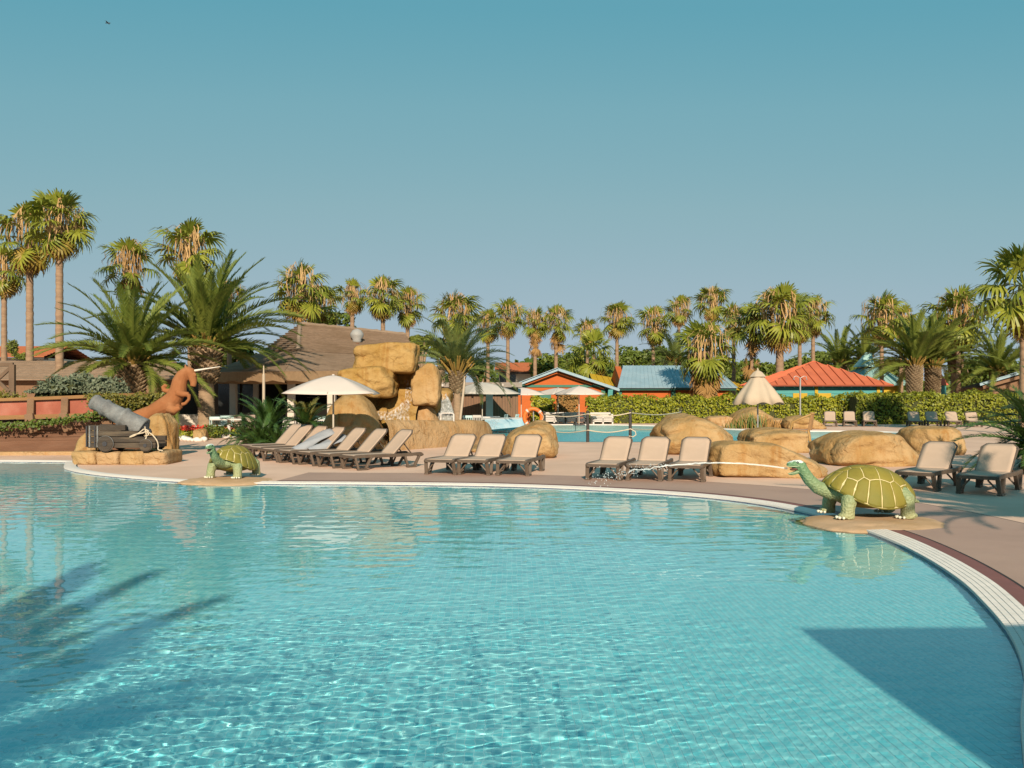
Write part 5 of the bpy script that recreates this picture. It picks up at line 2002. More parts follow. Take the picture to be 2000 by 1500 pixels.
M_orange_wall = pmat('orange_boards', (0.42, 0.098, 0.020), 0.8, 0.12, 2, 0.1, 20, stretch=(0.6, 0.6, 4))
M_green_trim = pmat('dark_green_trim', (0.04, 0.15, 0.105), 0.6, 0.15)
M_blue_roof = pmat('pale_blue_roof', (0.235, 0.33, 0.38), 0.5, 0.10, 1.5, spec=0.35, col2=(0.29, 0.37, 0.41), c2amt=0.5)
M_red_roof = pmat('orange_red_roof', (0.46, 0.115, 0.052), 0.65, 0.10, 1.5, spec=0.3, col2=(0.53, 0.14, 0.06), c2amt=0.5)
M_teal_roof = pmat('pale_teal_roof', (0.27, 0.42, 0.39), 0.55, 0.10, 1.5, spec=0.3)
M_yellow = pmat('yellow_paint', (0.44, 0.28, 0.02), 0.7, 0.1)
M_teal_wall = pmat('teal_boards', (0.07, 0.27, 0.265), 0.7, 0.18, 2, stretch=(0.4, 0.4, 6))
M_pink_roof = pmat('red_pink_roof', (0.60, 0.13, 0.08), 0.55, 0.1)


def seam_panels(parent, a, b2, c, d, n, mat, name='roof_panel', seam=0.05):
    """metal roof plane a-b eave, d-c ridge: n separate sheets, each with a raised seam on its edge"""
    nr = (b2 - a).cross(d - a).normalized()
    if nr.z < 0: nr = -nr
    for i in range(n):
        t0, t1 = i / n, (i + 1) / n
        p0, p1, q1, q0 = lerp3(a, b2, t0), lerp3(a, b2, t1), lerp3(d, c, t1), lerp3(d, c, t0)
        w = (p1 - p0)
        g = w * 0.012
        mb = MB()
        tri_ = (q1 - q0).length < 0.02
        if tri_: mb.slab([p0 + g, p1 - g, q0], 0.04)
        else: mb.slab([p0 + g, p1 - g, q1 - g * ((q1 - q0).length / max(w.length, 1e-6)), q0 + g * ((q1 - q0).length / max(w.length, 1e-6))], 0.04)
        mb.bar(p1 + nr * seam * 0.5, q1 + nr * seam * 0.5, 0.04, seam, up=nr)
        mb.build(name, mat, parent)


# --- gable house
dG = 60.0
gh = thing('gable_house', 'orange gable house with pale blue roof edges and green trim behind the parasols', 'house', (WX(1098, dG), dG, 0))
g0 = gh.location.copy()
GP = lambda px, py, dy=0.0: Vector((WX(px, dG) - g0.x, dy, WZ(py, dG)))
apex, el_, er_ = GP(1089, 719), GP(992, 756), GP(1208, 759)
back = Vector((0, 9, 0))
for (e_, n_) in ((el_, 10), (er_, 12)):
    seam_panels(gh, e_ + Vector((0, -0.6, 0)), e_ + back, apex + back, apex + Vector((0, -0.6, 0)), 8, M_blue_roof)
    b = MB(); b.bar(e_ + Vector((0, -0.62, -0.12)), apex + Vector((0, -0.62, -0.12)), 0.06, 0.13); b.build('barge_board', M_blue_roof, gh)
b = MB()
wl_, wr_ = GP(1006, 756), GP(1180, 756)
sl = lambda x: apex.z - 0.12 - (abs(x - apex.x)) * (apex.z - (el_.z if x < apex.x else er_.z)) / abs((el_.x if x < apex.x else er_.x) - apex.x)
poly = [(wl_.x, 0), (wr_.x, 0), (wr_.x, sl(wr_.x)), (apex.x, apex.z - 0.12), (wl_.x, sl(wl_.x))]
vs = [(x, 0.0, z) for x, z in poly] + [(x, 8.5, z) for x, z in poly]
b.add(vs, [(0, 1, 2, 3, 4), (9, 8, 7, 6, 5), (0, 5, 6, 1), (1, 6, 7, 2), (0, 4, 9, 5)])
b.build('wall', M_orange_wall, gh)
b = MB(); b.box((GP(1093, 0).x, -0.03, WZ(754, dG)), (GP(1180, 0).x - GP(1006, 0).x, 0.06, 0.16)); b.build('beam', M_green_trim, gh)
for px in (1008, 1178):
    b = MB(); b.box((GP(px, 0).x, -0.035, 1.05), (0.26, 0.07, 2.1)); b.build('corner_post', M_green_trim, gh)
b = MB(); b.box((GP(1060, 0).x, -0.02, 1.0), (1.1, 0.05, 2.0)); dr = b.build('door', M_green_trim, gh)

# --- blue roofed house
dB = 61.0
bh = thing('blue_roofed_house', 'orange boarded house under a wide pale blue sheet roof left of the skirted fan palm', 'house', (WX(1320, dB), dB, 0))
b0 = bh.location.copy()
x0, x1 = WX(1206, dB) - b0.x, WX(1440, dB) - b0.x
ze, zr = WZ(757, dB), WZ(714, dB + 5)
xr0 = WX(1217, dB + 5) - b0.x
seam_panels(bh, Vector((x0, 0, ze)), Vector((x1, 0, ze)), Vector((x1 - 0.5, 5, zr)), Vector((xr0, 5, zr)), 26, M_blue_roof, seam=0.03)
seam_panels(bh, Vector((x1, 10, ze)), Vector((x0, 10, ze)), Vector((xr0, 5, zr)), Vector((x1 - 0.5, 5, zr)), 10, M_blue_roof, seam=0.03)
b = MB(); b.box(((x0 + x1) / 2, 5.0, (ze - 0.05) / 2), (x1 - x0 - 0.8, 8.8, ze - 0.05)); b.build('wall', M_orange_wall, bh)
for s_x in (x0 + 0.4, x1 - 0.9):
    b = MB()
    b.add([(s_x, 0.6, ze), (s_x, 9.4, ze), (s_x, 5, zr - 0.06), (s_x + 0.4, 0.6, ze), (s_x + 0.4, 9.4, ze), (s_x + 0.4, 5, zr - 0.06)], [(0, 2, 1), (3, 4, 5), (0, 1, 4, 3), (0, 3, 5, 2), (1, 2, 5, 4)])
    b.build('gable', M_orange_wall, bh)
b = MB(); b.box(((x0 + x1) / 2, 0.25, ze - 0.10), (x1 - x0, 0.08, 0.14)); b.build('fascia', M_green_trim, bh)
for px in (1212, 1318, 1400):
    b = MB(); b.box((WX(px, dB) - b0.x, 0.56, (ze - 0.16) / 2), (0.3, 0.08, ze - 0.16)); b.build('corner_post', M_green_trim, bh)

# --- yellow roof slopes between the houses
for px0, px1, y0, y1, d, lb in ((1158, 1208, 731, 754, 66, 'yellow roofed kiosk between the gable house and the blue roofed house'), (1438, 1470, 744, 768, 64, 'yellow roofed kiosk left of the half closed parasol')):
    t = thing('yellow_kiosk', lb, 'kiosk', (WX((px0 + px1) / 2, d), d, 0), 0, 'yellow roofed kiosks')
    hw = WX(px1, d) - WX((px0 + px1) / 2, d)
    ze, zr = WZ(y1, d), WZ(y0, d + 2)
    seam_panels(t, Vector((-hw, 0, ze + 0.3)), Vector((hw, 0, ze)), Vector((hw, 3, zr - 0.25)), Vector((-hw, 3, zr + 0.1)), 4, M_yellow)
    b = MB(); b.box((0, 1.6, ze / 2 - 0.1), (2 * hw - 0.3, 2.6, ze - 0.1)); b.build('wall', M_teal_wall, t)

# --- red hipped house
dR = 57.0
rh = thing('red_roofed_house', 'teal boarded house with yellow posts under an orange red hipped roof', 'house', (WX(1610, dR), dR, 0))
h0 = rh.location.copy()
x0, x1 = WX(1500, dR) - h0.x, WX(1746, dR) - h0.x
ze = WZ(751, dR)
ap = Vector((WX(1590, dR + 3.8) - h0.x, 3.8, WZ(706, dR + 3.8)))
c0_, c1_, c2_, c3_ = Vector((x0, 0, ze)), Vector((x1, 0, ze)), Vector((x1, 7.6, ze)), Vector((x0, 7.6, ze))
for a, c, n in ((c0_, c1_, 13), (c1_, c2_, 12), (c2_, c3_, 8), (c3_, c0_, 10)):
    # sheets run straight up the slope and are cut by the hips
    mid = None
    base_d = (c - a)
    for i in range(n):
        t0, t1 = i / n, (i + 1) / n
        foot = (ap - a).dot(base_d) / base_d.dot(base_d)
        def top(t):
            k = t / foot if t < foot else (1 - t) / (1 - foot)
            return lerp3(a, c, t) + (ap - lerp3(a, c, foot)) * k
        p0, p1 = lerp3(a, c, t0 + 0.004), lerp3(a, c, t1 - 0.004)
        mb = MB()
        pts = [p0, p1, top(t1 - 0.004)]
        if t0 < foot < t1: pts.append(ap)
        if (top(t0 + 0.004) - p0).length > 0.02: pts.append(top(t0 + 0.004))
        nr = base_d.cross(ap - a).normalized()
        if nr.z < 0: nr = -nr
        mb.slab(pts, 0.04)
        if i < n - 1: mb.bar(lerp3(a, c, t1) + nr * 0.03, top(t1) + nr * 0.03, 0.05, 0.07, up=nr)
        mb.build('roof_panel', M_red_roof, rh)
b = MB(); b.box(((x0 + x1) / 2, 3.9, (ze - 0.1) / 2), (x1 - x0 - 1.0, 6.6, ze - 0.1)); w_ = b.build('wall', M_teal_wall, rh)
for k_ in range(10):
    b = MB(); b.box(((x0 + x1) / 2, 0.58, 0.12 + k_ * 0.225), (x1 - x0 - 1.02, 0.05, 0.205)); b.build('plank', M_teal_wall, w_)
for px in (1504, 1600, 1722):
    b = MB(); b.box((WX(px, dR) - h0.x, 0.52, (ze - 0.12) / 2), (0.2, 0.07, ze - 0.12)); b.build('corner_post', M_yellow, rh)
for px in (1568, 1615):
    b = MB(); b.box((WX(px, dR) - h0.x, 0.53, 1.5), (0.9, 0.06, 0.7)); wi = b.build('shutter', M_yellow, rh)
b = MB(); b.box(((x0 + x1) / 2, 0.06, ze - 0.05), (x1 - x0, 0.06, 0.12)); b.build('fascia', pmat('dark_red', (0.22, 0.05, 0.025), 0.6), rh)

# --- teal roofed house with its steep lantern
dT = 70.0
th_ = thing('teal_roofed_house', 'yellow walled house with a pale teal roof and steep lantern behind the red roof', 'house', (WX(1730, dT), dT, 0))
t0_ = th_.location.copy()
TPt = lambda px, py, dy=0.0: Vector((WX(px, dT + dy) - t0_.x, dy, WZ(py, dT + dy)))
eL, eR = TPt(1640, 752), TPt(1782, 752)
rL, rR = TPt(1692, 716, 4), TPt(1712, 716, 4)
seam_panels(th_, eL, eR, rR, rL, 12, M_teal_roof)
seam_panels(th_, eR, eR + Vector((0, 8, 0)), rR, rR, 6, M_teal_roof)
seam_panels(th_, eR + Vector((0, 8, 0)), eL + Vector((0, 8, 0)), rL, rR, 6, M_teal_roof)
seam_panels(th_, eL + Vector((0, 8, 0)), eL, rL, rL, 6, M_teal_roof)
b = MB()
q0, q1, tp = TPt(1680, 716, 3.2), TPt(1708, 716, 3.2), TPt(1697, 688, 4)
b.add([q0, q1, q1 + Vector((0, 1.6, 0)), q0 + Vector((0, 1.6, 0)), tp - Vector((0.25, 0, 0)), tp + Vector((0.25, 0, 0))], [(0, 1, 5, 4), (1, 2, 5), (2, 3, 4, 5), (3, 0, 4), (3, 2, 1, 0)])
b.build('lantern', M_teal_roof, th_)
b = MB(); b.box(((eL.x + eR.x) / 2, 4.2, (eL.z - 0.05) / 2), (eR.x - eL.x - 1, 7, eL.z - 0.05)); b.build('wall', M_yellow, th_)

# --- small red roof and the blue eave at the right
pk = thing('pointed_kiosk', 'small kiosk with a pointed red roof behind the twin date palms', 'kiosk', (WX(1830, 72), 72, 0))
b = MB(); zr, ze = WZ(716, 72), WZ(752, 72)
for i in range(8):
    a0, a1 = 2 * PI * i / 8, 2 * PI * (i + 1) / 8
    b = MB(); b.slab([Vector((0.9 * math.cos(a0), 0.9 * math.sin(a0), ze)), Vector((0.9 * math.cos(a1), 0.9 * math.sin(a1), ze)), Vector((0, 0, zr))], 0.03); b.build('roof_panel', M_pink_roof, pk)
b = MB(); b.lathe([(0.7, 0), (0.7, ze - 0.03)], 8); b.build('wall', M_teal_wall, pk)

be = thing('blue_eaved_hut', 'hut with a long rising pale blue roof edge at the right margin', 'hut', (WX(2010, 62), 62, 0))
e0 = be.location.copy()
EP = lambda px, py, dy=0.0: Vector((WX(px, 62 + dy) - e0.x, dy, WZ(py, 62 + dy)))
seam_panels(be, EP(1914, 750), EP(1914, 750, 5), EP(2060, 704, 6), EP(2060, 706), 6, M_blue_roof)
b = MB(); b.bar(EP(1914, 752, -0.05), EP(2060, 709, -0.05), 0.06, 0.12); b.build('barge_board', M_blue_roof, be)
b = MB(); b.bar(EP(1920, 757, 0.0), EP(2060, 717, 0.0), 0.06, 0.2); b.build('soffit', M_bracket, be)
a, c = EP(1938, 757, 0.4), EP(2060, 722, 0.4)
b = MB(); b.add([(a.x, 0.4, 0), (c.x, 0.4, 0), (c.x, 0.4, c.z), (a.x, 0.4, a.z), (a.x, 5, 0), (c.x, 5, 0), (c.x, 5, c.z), (a.x, 5, a.z)], [(0, 1, 2, 3), (7, 6, 5, 4), (0, 4, 5, 1), (1, 5, 6, 2), (2, 6, 7, 3), (3, 7, 4, 0)])
b.build('wall', M_bracket, be)

# --- flat roofed bar hut behind the grey parasol, and the blue spillway
bar = thing('bar_hut', 'brown planked bar hut with a white pillar behind the grey parasol', 'hut', (WX(905, 49), 49, 0))
q0 = bar.location.copy()
x0, x1 = WX(838, 49) - q0.x, WX(1012, 49) - q0.x
M_brown_board = pmat('brown_boards', (0.17, 0.095, 0.055), 0.8, 0.25, 3, 0.3, 20, stretch=(4, 1, 0.4))
n = 34
wz = WZ(757, 49)
b = MB(); b.box(((x0 + x1) / 2, 1.25, wz / 2), (x1 - x0, 2.4, wz)); w_ = b.build('wall', M_dark_wall, bar)
for i in range(n):
    b = MB(); b.box((x0 + (i + 0.5) * (x1 - x0) / n, 0.03, wz / 2), ((x1 - x0) / n - 0.015, 0.035, wz)); b.build('plank', M_brown_board, w_)
b = MB(); b.box(((x0 + x1) / 2, 1.0, wz + 0.14), (x1 - x0 + 0.4, 4.0, 0.26)); b.build('roof', pmat('roof_edge_grey', (0.24, 0.20, 0.17), 0.85, 0.2), bar)
for i in range(9):
    b = MB(); b.box((x0 + 0.3 + i * (x1 - x0 - 0.6) / 8, -1.05, wz + 0.12), (0.09, 0.4, 0.14)); b.build('rafter_end', M_canvas, bar)
b = MB(); b.box((WX(956, 48.2) - q0.x, -0.8, wz / 2), (0.36, 0.36, wz)); b.build('pillar', M_white, bar)

sp = thing('blue_spillway', 'raised pale blue basin wall with water sliding over its edge behind the centre loungers', 'spillway', (WX(980, 38), 38, 0))
p0 = sp.location.copy()
M_blue_wall = pmat('pale_blue_plaster', (0.36, 0.55, 0.62), 0.4, 0.15, 3, col2=(0.55, 0.64, 0.67), c2amt=0.6, c2scale=2)
SPt = lambda px, py, d: W(px, py, d) - p0
b = MB()
a1, a2, a3, a4 = SPt(948, 819, 38.5), SPt(1024, 818, 40.5), SPt(1024, 833, 40.0), SPt(938, 841, 36.5)
b.add([a1, a2, a3, a4, a1 + Vector((0, 2, 0)), a2 + Vector((0, 2, 0)), a3 + Vector((0, 2.4, -0.2)), a4 + Vector((0, 4, -0.2))], [(3, 2, 1, 0), (0, 1, 5, 4), (4, 5, 6, 7), (1, 2, 6, 5), (0, 4, 7, 3)])
b.build('basin_wall', M_blue_wall, sp)
b = MB()
b.slab([a1 + Vector((-0.15, -0.04, 0.02)), a2 + Vector((0, -0.04, 0.02)), a2 + Vector((0, 2, 0.02)), a1 + Vector((-0.15, 2, 0.02))], 0.03)
b.build('lip', M_white_tile, sp)
strip([a1 + wf0 + Vector((0.1, -0.06, 0.0)), (a1 + a4) / 2 + wf0 + Vector((0.2, -0.06, 0)), a4 + wf0 + Vector((0.15, -0.06, 0))], [a2 + wf0 + Vector((-0.3, -0.06, 0)), (a2 + a3) / 2 + wf0 + Vector((-0.3, -0.06, 0)), a3 + wf0 + Vector((-0.2, -0.06, 0))], 'water_sheet', M_foam, sp, 12, 0.02, 5, 0.01)

# shelter on the terrace behind the camera, whose roof corner throws the sharp shadow into the pool
ss = thing('poolside_shelter', 'flat roofed timber shelter just outside the right of the view, shading the near pool corner', 'shelter', (4.85, -1.95, 0))
b = MB(); b.box((0.0, 0.0, 3.0), (4.4, 5.0, 0.12)); b.build('roof', M_timber, ss)
for x in (-1.9, 1.9):
    for y in (-2.2, 2.0):
        b = MB(); b.box((x, y, 1.47), (0.14, 0.14, 2.94)); b.build('post', M_timber, ss, bevel=0.01)

# ================================================================== plants
L_fan = leafmat('fan_palm_green', (0.125, 0.165, 0.018), (0.29, 0.29, 0.036), 0.22, 0.45)
L_fan_y = leafmat('fan_palm_yellowing', (0.22, 0.18, 0.03), (0.34, 0.22, 0.035), 0.25, 0.55)
L_dry = leafmat('fan_palm_dry', (0.23, 0.125, 0.04), (0.40, 0.235, 0.09), 0.12, 0.8, 0.1)
L_seed = leafmat('seed_stalks_straw', (0.27, 0.155, 0.06), (0.50, 0.33, 0.155), 0.05, 0.8, 0.1)
L_date = leafmat('date_palm_green', (0.085, 0.125, 0.018), (0.22, 0.24, 0.045), 0.28, 0.5, 0.3)
L_date_light = leafmat('date_palm_light', (0.10, 0.135, 0.03), (0.18, 0.20, 0.06), 0.25, 0.45)
L_cycad = leafmat('cycad_green', (0.025, 0.06, 0.012), (0.065, 0.12, 0.024), 0.12, 0.35, 0.5)
L_cycad_y = leafmat('cycad_yellowing', (0.12, 0.12, 0.025), (0.20, 0.15, 0.03), 0.15, 0.5)
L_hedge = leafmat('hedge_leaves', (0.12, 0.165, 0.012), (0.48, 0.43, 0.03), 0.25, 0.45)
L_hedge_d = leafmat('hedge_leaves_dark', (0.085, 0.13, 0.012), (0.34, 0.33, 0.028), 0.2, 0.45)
L_bush = leafmat('grey_green_leaves', (0.075, 0.10, 0.055), (0.20, 0.22, 0.14), 0.15, 0.55)
L_ivy = leafmat('ivy_leaves', (0.04, 0.065, 0.012), (0.19, 0.16, 0.025), 0.15, 0.45)
L_tree = leafmat('broad_tree_leaves', (0.05, 0.09, 0.012), (0.15, 0.185, 0.024), 0.2, 0.5)
L_tree_l = leafmat('light_tree_leaves', (0.09, 0.125, 0.018), (0.20, 0.215, 0.034), 0.25, 0.5)
M_core = pmat('dark_core_fill', (0.045, 0.05, 0.016), 0.95, 0.3, 4)  # dark colour for the solid cores added inside foliage
M_trunk = pmat('fan_palm_trunk', (0.265, 0.175, 0.11), 0.9, 0.2, 2.5, 0.6, 14, stretch=(1, 1, 4), col2=(0.20, 0.125, 0.08), c2amt=0.5, c2scale=1.2)
M_trunk_d = pmat('date_palm_trunk', (0.27, 0.185, 0.115), 0.9, 0.25, 5, 0.6, 18, stretch=(1, 1, 2.5))
M_boot = leafmat('frond_stubs', (0.13, 0.085, 0.045), (0.36, 0.27, 0.17), 0.0, 0.85, 0.1)
M_gold = pmat('golden_frond_bases', (0.24, 0.15, 0.035), 0.7, 0.35, 5)


def blades(V, Fq, base, d, side, n_, length, width, droop, seg=2):
    pass


def fan_mesh(name, seed, mat, pet=0.9, rad=0.85, n=22, spread=150, droop=0.35, fold=0.25, curl=0.0, width=0.105):
    """fan leaf: petiole along +x, blades radiating from its end, tips hanging"""
    rs = np.random.RandomState(seed)
    V, Fq = [], []

    def strip_(pts, wids, side):
        o = len(V)
        for p, w in zip(pts, wids):
            V.append(p - side * w / 2)
            V.append(p + side * w / 2)
        for i in range(len(pts) - 1):
            Fq.append((o + 2 * i, o + 2 * i + 1, o + 2 * i + 3, o + 2 * i + 2))
    strip_([Vector((0, 0, 0)), Vector((pet * 0.5, 0, 0.03)), Vector((pet, 0, 0))], [0.07, 0.045, 0.035], Vector((0, 1, 0)))
    hub = Vector((pet, 0, 0))
    for k in range(n):
        a = R(spread) * (k / (n - 1) - 0.5) * 2
        L_ = rad * (0.75 + 0.25 * math.cos(a * 0.75)) * (0.88 + 0.24 * rs.rand())
        d = Vector((math.cos(a), math.sin(a), fold * abs(math.sin(a)) - 0.05 + 0.08 * rs.randn()))
        d.normalize()
        side = d.cross(Vector((0, 0, 1))).normalized()
        side = (side + Vector((0, 0, 0.5 * (rs.rand() - 0.5)))).normalized()
        dr = droop * (0.7 + 0.7 * rs.rand())
        pts = [hub + d * 0.03, hub + d * L_ * 0.5 + Vector((0, 0, -dr * 0.10)), hub + d * L_ * 0.8 + Vector((0, 0, -dr * 0.38)),
               hub + d * L_ * 0.93 + Vector((0, 0, -dr * 0.85))]
        w = width * (0.85 + 0.3 * rs.rand())
        strip_(pts, [w * 0.3, w, w * 0.65, w * 0.08], side)
    return np_mesh(name, [tuple(v) for v in V], Fq, mat, False)


def feather_mesh(name, seed, mat, L_=3.6, arch=0.9, rise=0.3, n=46, leaf=0.5, w=0.042, vfold=0.5):
    """feather frond: rachis arching along +x, two rows of narrow leaflets held in a V"""
    rs = np.random.RandomState(seed)
    V, Fq = [], []
    N_ = 14
    rach = []
    for i in range(N_ + 1):
        t = i / N_
        rach.append(Vector((L_ * (t - 0.10 * arch * t ** 3), 0, L_ * (rise * t - arch * 0.62 * t ** 2.6))))

    def at_(t):
        f = t * N_
        i = min(int(f), N_ - 1)
        return rach[i].lerp(rach[i + 1], f - i), (rach[i + 1] - rach[i]).normalized()
    for i in range(N_ + 1):
        p = rach[i]
        w_ = 0.10 * (1 - i / N_) ** 1.2 + 0.012
        V += [p + Vector((0, -w_ / 2, 0)), p + Vector((0, w_ / 2, 0)), p + Vector((0, 0, w_ * 0.4))]
    for i in range(N_):
        a = i * 3
        Fq += [(a, a + 3, a + 5, a + 2), (a + 2, a + 5, a + 4, a + 1), (a + 1, a + 4, a + 3, a)]
    for k in range(n):
        t = 0.10 + 0.90 * (k + 0.5 * rs.rand()) / n
        p, d = at_(min(t, 0.999))
        ll_ = leaf * (0.35 + 0.65 * math.sin(PI * min(1, 0.12 + t * 0.86)) ** 0.7) * (0.85 + 0.3 * rs.rand())
        for s in (-1, 1):
            upv = Vector((-d.z, 0, d.x))
            o_ = Vector((0, s, 0)) * (1 - 0.25 * t) + upv * (vfold * (0.7 + 0.6 * rs.rand())) + d * (0.55 + 0.8 * t + 0.2 * rs.rand())
            o_.normalize()
            tip = p + o_ * ll_ + Vector((0, 0, -0.22 * ll_ * rs.rand()))
            mid = p + o_ * ll_ * 0.45
            wd = d * (w / 2)
            q = len(V)
            V += [p - wd * 0.6, p + wd * 0.6, mid + wd, tip, mid - wd]
            Fq += [(q, q + 1, q + 2, q + 4)]
            Fq += [(q + 4, q + 2, q + 3, q + 3)]
    me = bpy.data.meshes.new(name)
    me.from_pydata([tuple(v) for v in V], [], [tuple(dict.fromkeys(f)) for f in Fq])
    me.materials.append(mat)
    return me


fan_green = [fan_mesh('frond', 100 + i, L_fan, 1.05, 0.85, 22, 140, 0.45 + 0.12 * i, 0.25) for i in range(3)]
fan_young = [fan_mesh('frond', 110 + i, L_fan, 0.75, 0.85, 18, 75, 0.12, 0.1) for i in range(2)]
fan_yellow = [fan_mesh('frond', 120 + i, L_fan_y, 1.0, 0.8, 18, 120, 0.6, 0.1) for i in range(2)]
fan_dry = [fan_mesh('dry_frond', 130 + i, L_dry, 0.9, 0.85, 16, 60, 0.25, -0.1, width=0.075) for i in range(3)]
feather_up = [feather_mesh('frond', 140 + i, L_date, 3.7, 0.40, 0.15, 60, 0.50, 0.075, 0.35) for i in range(2)]
feather_mid = [feather_mesh('frond', 150 + i, L_date, 3.9, 0.62, 0.15, 60, 0.52, 0.075, 0.4) for i in range(2)]
feather_low = [feather_mesh('frond', 160 + i, L_date, 3.7, 0.78, 0.12, 58, 0.5, 0.075, 0.3) for i in range(2)]
feather_light = [feather_mesh('frond', 170 + i, L_date_light, 3.6, 0.75, 0.2, 54, 0.62, 0.065, 0.2) for i in range(3)]
cyc = [feather_mesh('frond', 180 + i, L_cycad, 1.3, 0.5 + 0.2 * i, 0.15, 40, 0.22, 0.03, 0.35) for i in range(3)]
cyc_y = [feather_mesh('frond', 190, L_cycad_y, 1.2, 0.8, 0.1, 34, 0.2, 0.03, 0.3)]


def seed_mesh(seed, n, r0, drop):
    """loose strands of straw coloured seed stalks arching out of a crown and hanging"""
    rs = np.random.RandomState(seed)
    V, Fq = [], []
    for b_ in range(n):
        az = rs.rand() * 2 * PI
        reach = r0 * (0.35 + 0.75 * rs.rand())
        topz = 0.1 + 0.9 * rs.rand() ** 1.3
        ln = drop * (0.4 + 0.9 * rs.rand())
        for k in range(4):
            a = az + rs.randn() * 0.22
            d = Vector((math.cos(a), math.sin(a), 0))
            r_ = reach * (0.75 + 0.5 * rs.rand())
            tz = topz + rs.randn() * 0.12
            pts = [d * 0.1 + Vector((0, 0, tz * 0.5)), d * r_ * 0.65 + Vector((0, 0, tz + 0.12)), d * r_ + Vector((0, 0, tz - 0.2)),
                   d * (r_ * 1.03) + Vector((rs.randn() * 0.08, rs.randn() * 0.08, tz - 0.2 - ln * 0.5)), d * (r_ * 1.04) + Vector((rs.randn() * 0.1, rs.randn() * 0.1, tz - 0.2 - ln))]
            side = d.cross(Vector((0, 0, 1)))
            if rs.rand() < 0.5: side = (side + d * (rs.rand() - 0.5) * 3).normalized()
            o = len(V)
            for p, w in zip(pts, (0.02, 0.03, 0.045, 0.05, 0.015)):
                V.append(p - side * w / 2); V.append(p + side * w / 2)
            for i in range(4): Fq.append((o + 2 * i, o + 2 * i + 1, o + 2 * i + 3, o + 2 * i + 2))
    return np_mesh('seed_stalks', [tuple(v) for v in V], Fq, L_seed, False)


seed_meshes = [seed_mesh(200 + i, 26, 1.0, 1.3) for i in range(4)]


def trunk_mesh(h, r0, r1, seed, mat, lean=(0, 0), rings=26, n=12):
    rs = np.random.RandomState(seed)
    mb = MB()
    pts, rad = [], []
    for i in range(rings * 2 + 1):
        t = i / (rings * 2)
        bend = math.sin(PI * t * 0.5) * t
        pts.append((lean[0] * bend, lean[1] * bend, h * t))
        flare = 1 + 0.5 * max(0, 1 - t * 9)
        rad.append((r0 + (r1 - r0) * t) * flare * (1 + (0.05 if i % 2 else -0.03) + 0.02 * rs.randn()))
    mb.tube(pts, rad, n)
    return mb.mesh('trunk', mat)


def orient(o, az, elev, roll=0.0):
    """point a leaf's +x along azimuth az and elevation elev"""
    o.rotation_euler = (Matrix.Rotation(az, 3, 'Z') @ Matrix.Rotation(-elev, 3, 'Y') @ Matrix.Rotation(roll, 3, 'X')).to_euler()


def fan_palm(px, ytop, ybot, d, label, wpx=None, seed=0, green=26, yellow=4, dry=8, seeds=True, skirt=0, lean=0.0, dark=False, thick=1.0, group='tall fan palms'):
    """fan palm whose crown spans rows ytop..ybot at photo column px"""
    rs = np.random.RandomState(1000 + seed)
    zt, zb = WZ(ytop, d), WZ(ybot, d)
    sc_ = max(0.55, (wpx if wpx else 70) * d / FPX / 3.0)
    hub = max(zt - 1.72 * sc_, 0.8)
    x = WX(px, d)
    t = thing('fan_palm', label, 'palm tree', (x - lean, d, 0), 0, group)
    me = trunk_mesh(hub, 0.175 * thick, 0.13 * thick, seed, M_trunk, (lean, 0))
    link('trunk', me, None, t)
    C_ = Vector((lean, 0, hub))

    def put(me, az, el, s, roll=0.0, off=0.0, name=None):
        o = link(name or me.name.split('.')[0], me, None, t)
        o.location = C_ + Vector((0, 0, off))
        orient(o, az, el, roll)
        o.scale = (s,) * 3
        return o
    ga = 2.39996
    green = int(green * 0.74)
    for k in range(green):
        f = k / max(1, green - 1)
        el = R(80 - 132 * f ** 0.9 + rs.randn() * 7)
        me = fan_young[k % 2] if f < 0.25 else fan_green[k % 3]
        put(me, k * ga + rs.rand() * 0.5, el, sc_ * (0.92 + 0.25 * rs.rand()), rs.randn() * 0.3, 0.12 * sc_ * (1 - f), 'frond')
    for k in range(yellow):
        put(fan_yellow[k % 2], k * ga * 1.7 + rs.rand() * 3, R(-50 - 25 * rs.rand()), sc_ * (0.9 + 0.2 * rs.rand()), rs.randn() * 0.3, -0.05 * sc_, 'frond')
    for k in range(int(dry * 0.8)):
        put(fan_dry[k % 3], k * ga + rs.rand(), R(-66 - 18 * rs.rand()), sc_ * (0.85 + 0.3 * rs.rand()), rs.randn() * 0.4, -0.1 * sc_, 'dry_frond')
    for k in range(skirt):      # thatch of dead leaves left on the trunk
        f = k / skirt
        put(fan_dry[k % 3], k * ga, R(-58 - 20 * rs.rand()), sc_ * (0.8 + 0.3 * rs.rand()), rs.randn() * 0.4, -0.2 - max(0.3, hub - zb - 0.9) * f, 'dry_frond')
    if seeds:
        o = link('seed_stalks', seed_meshes[seed % 4], None, t)
        o.location = C_
        o.rotation_euler = (0, 0, rs.rand() * 6)
        o.location = C_ + Vector((0, 0, 0.25 * sc_))
        o.scale = (sc_ * 1.1, sc_ * 1.1, sc_ * 1.0)
    return t


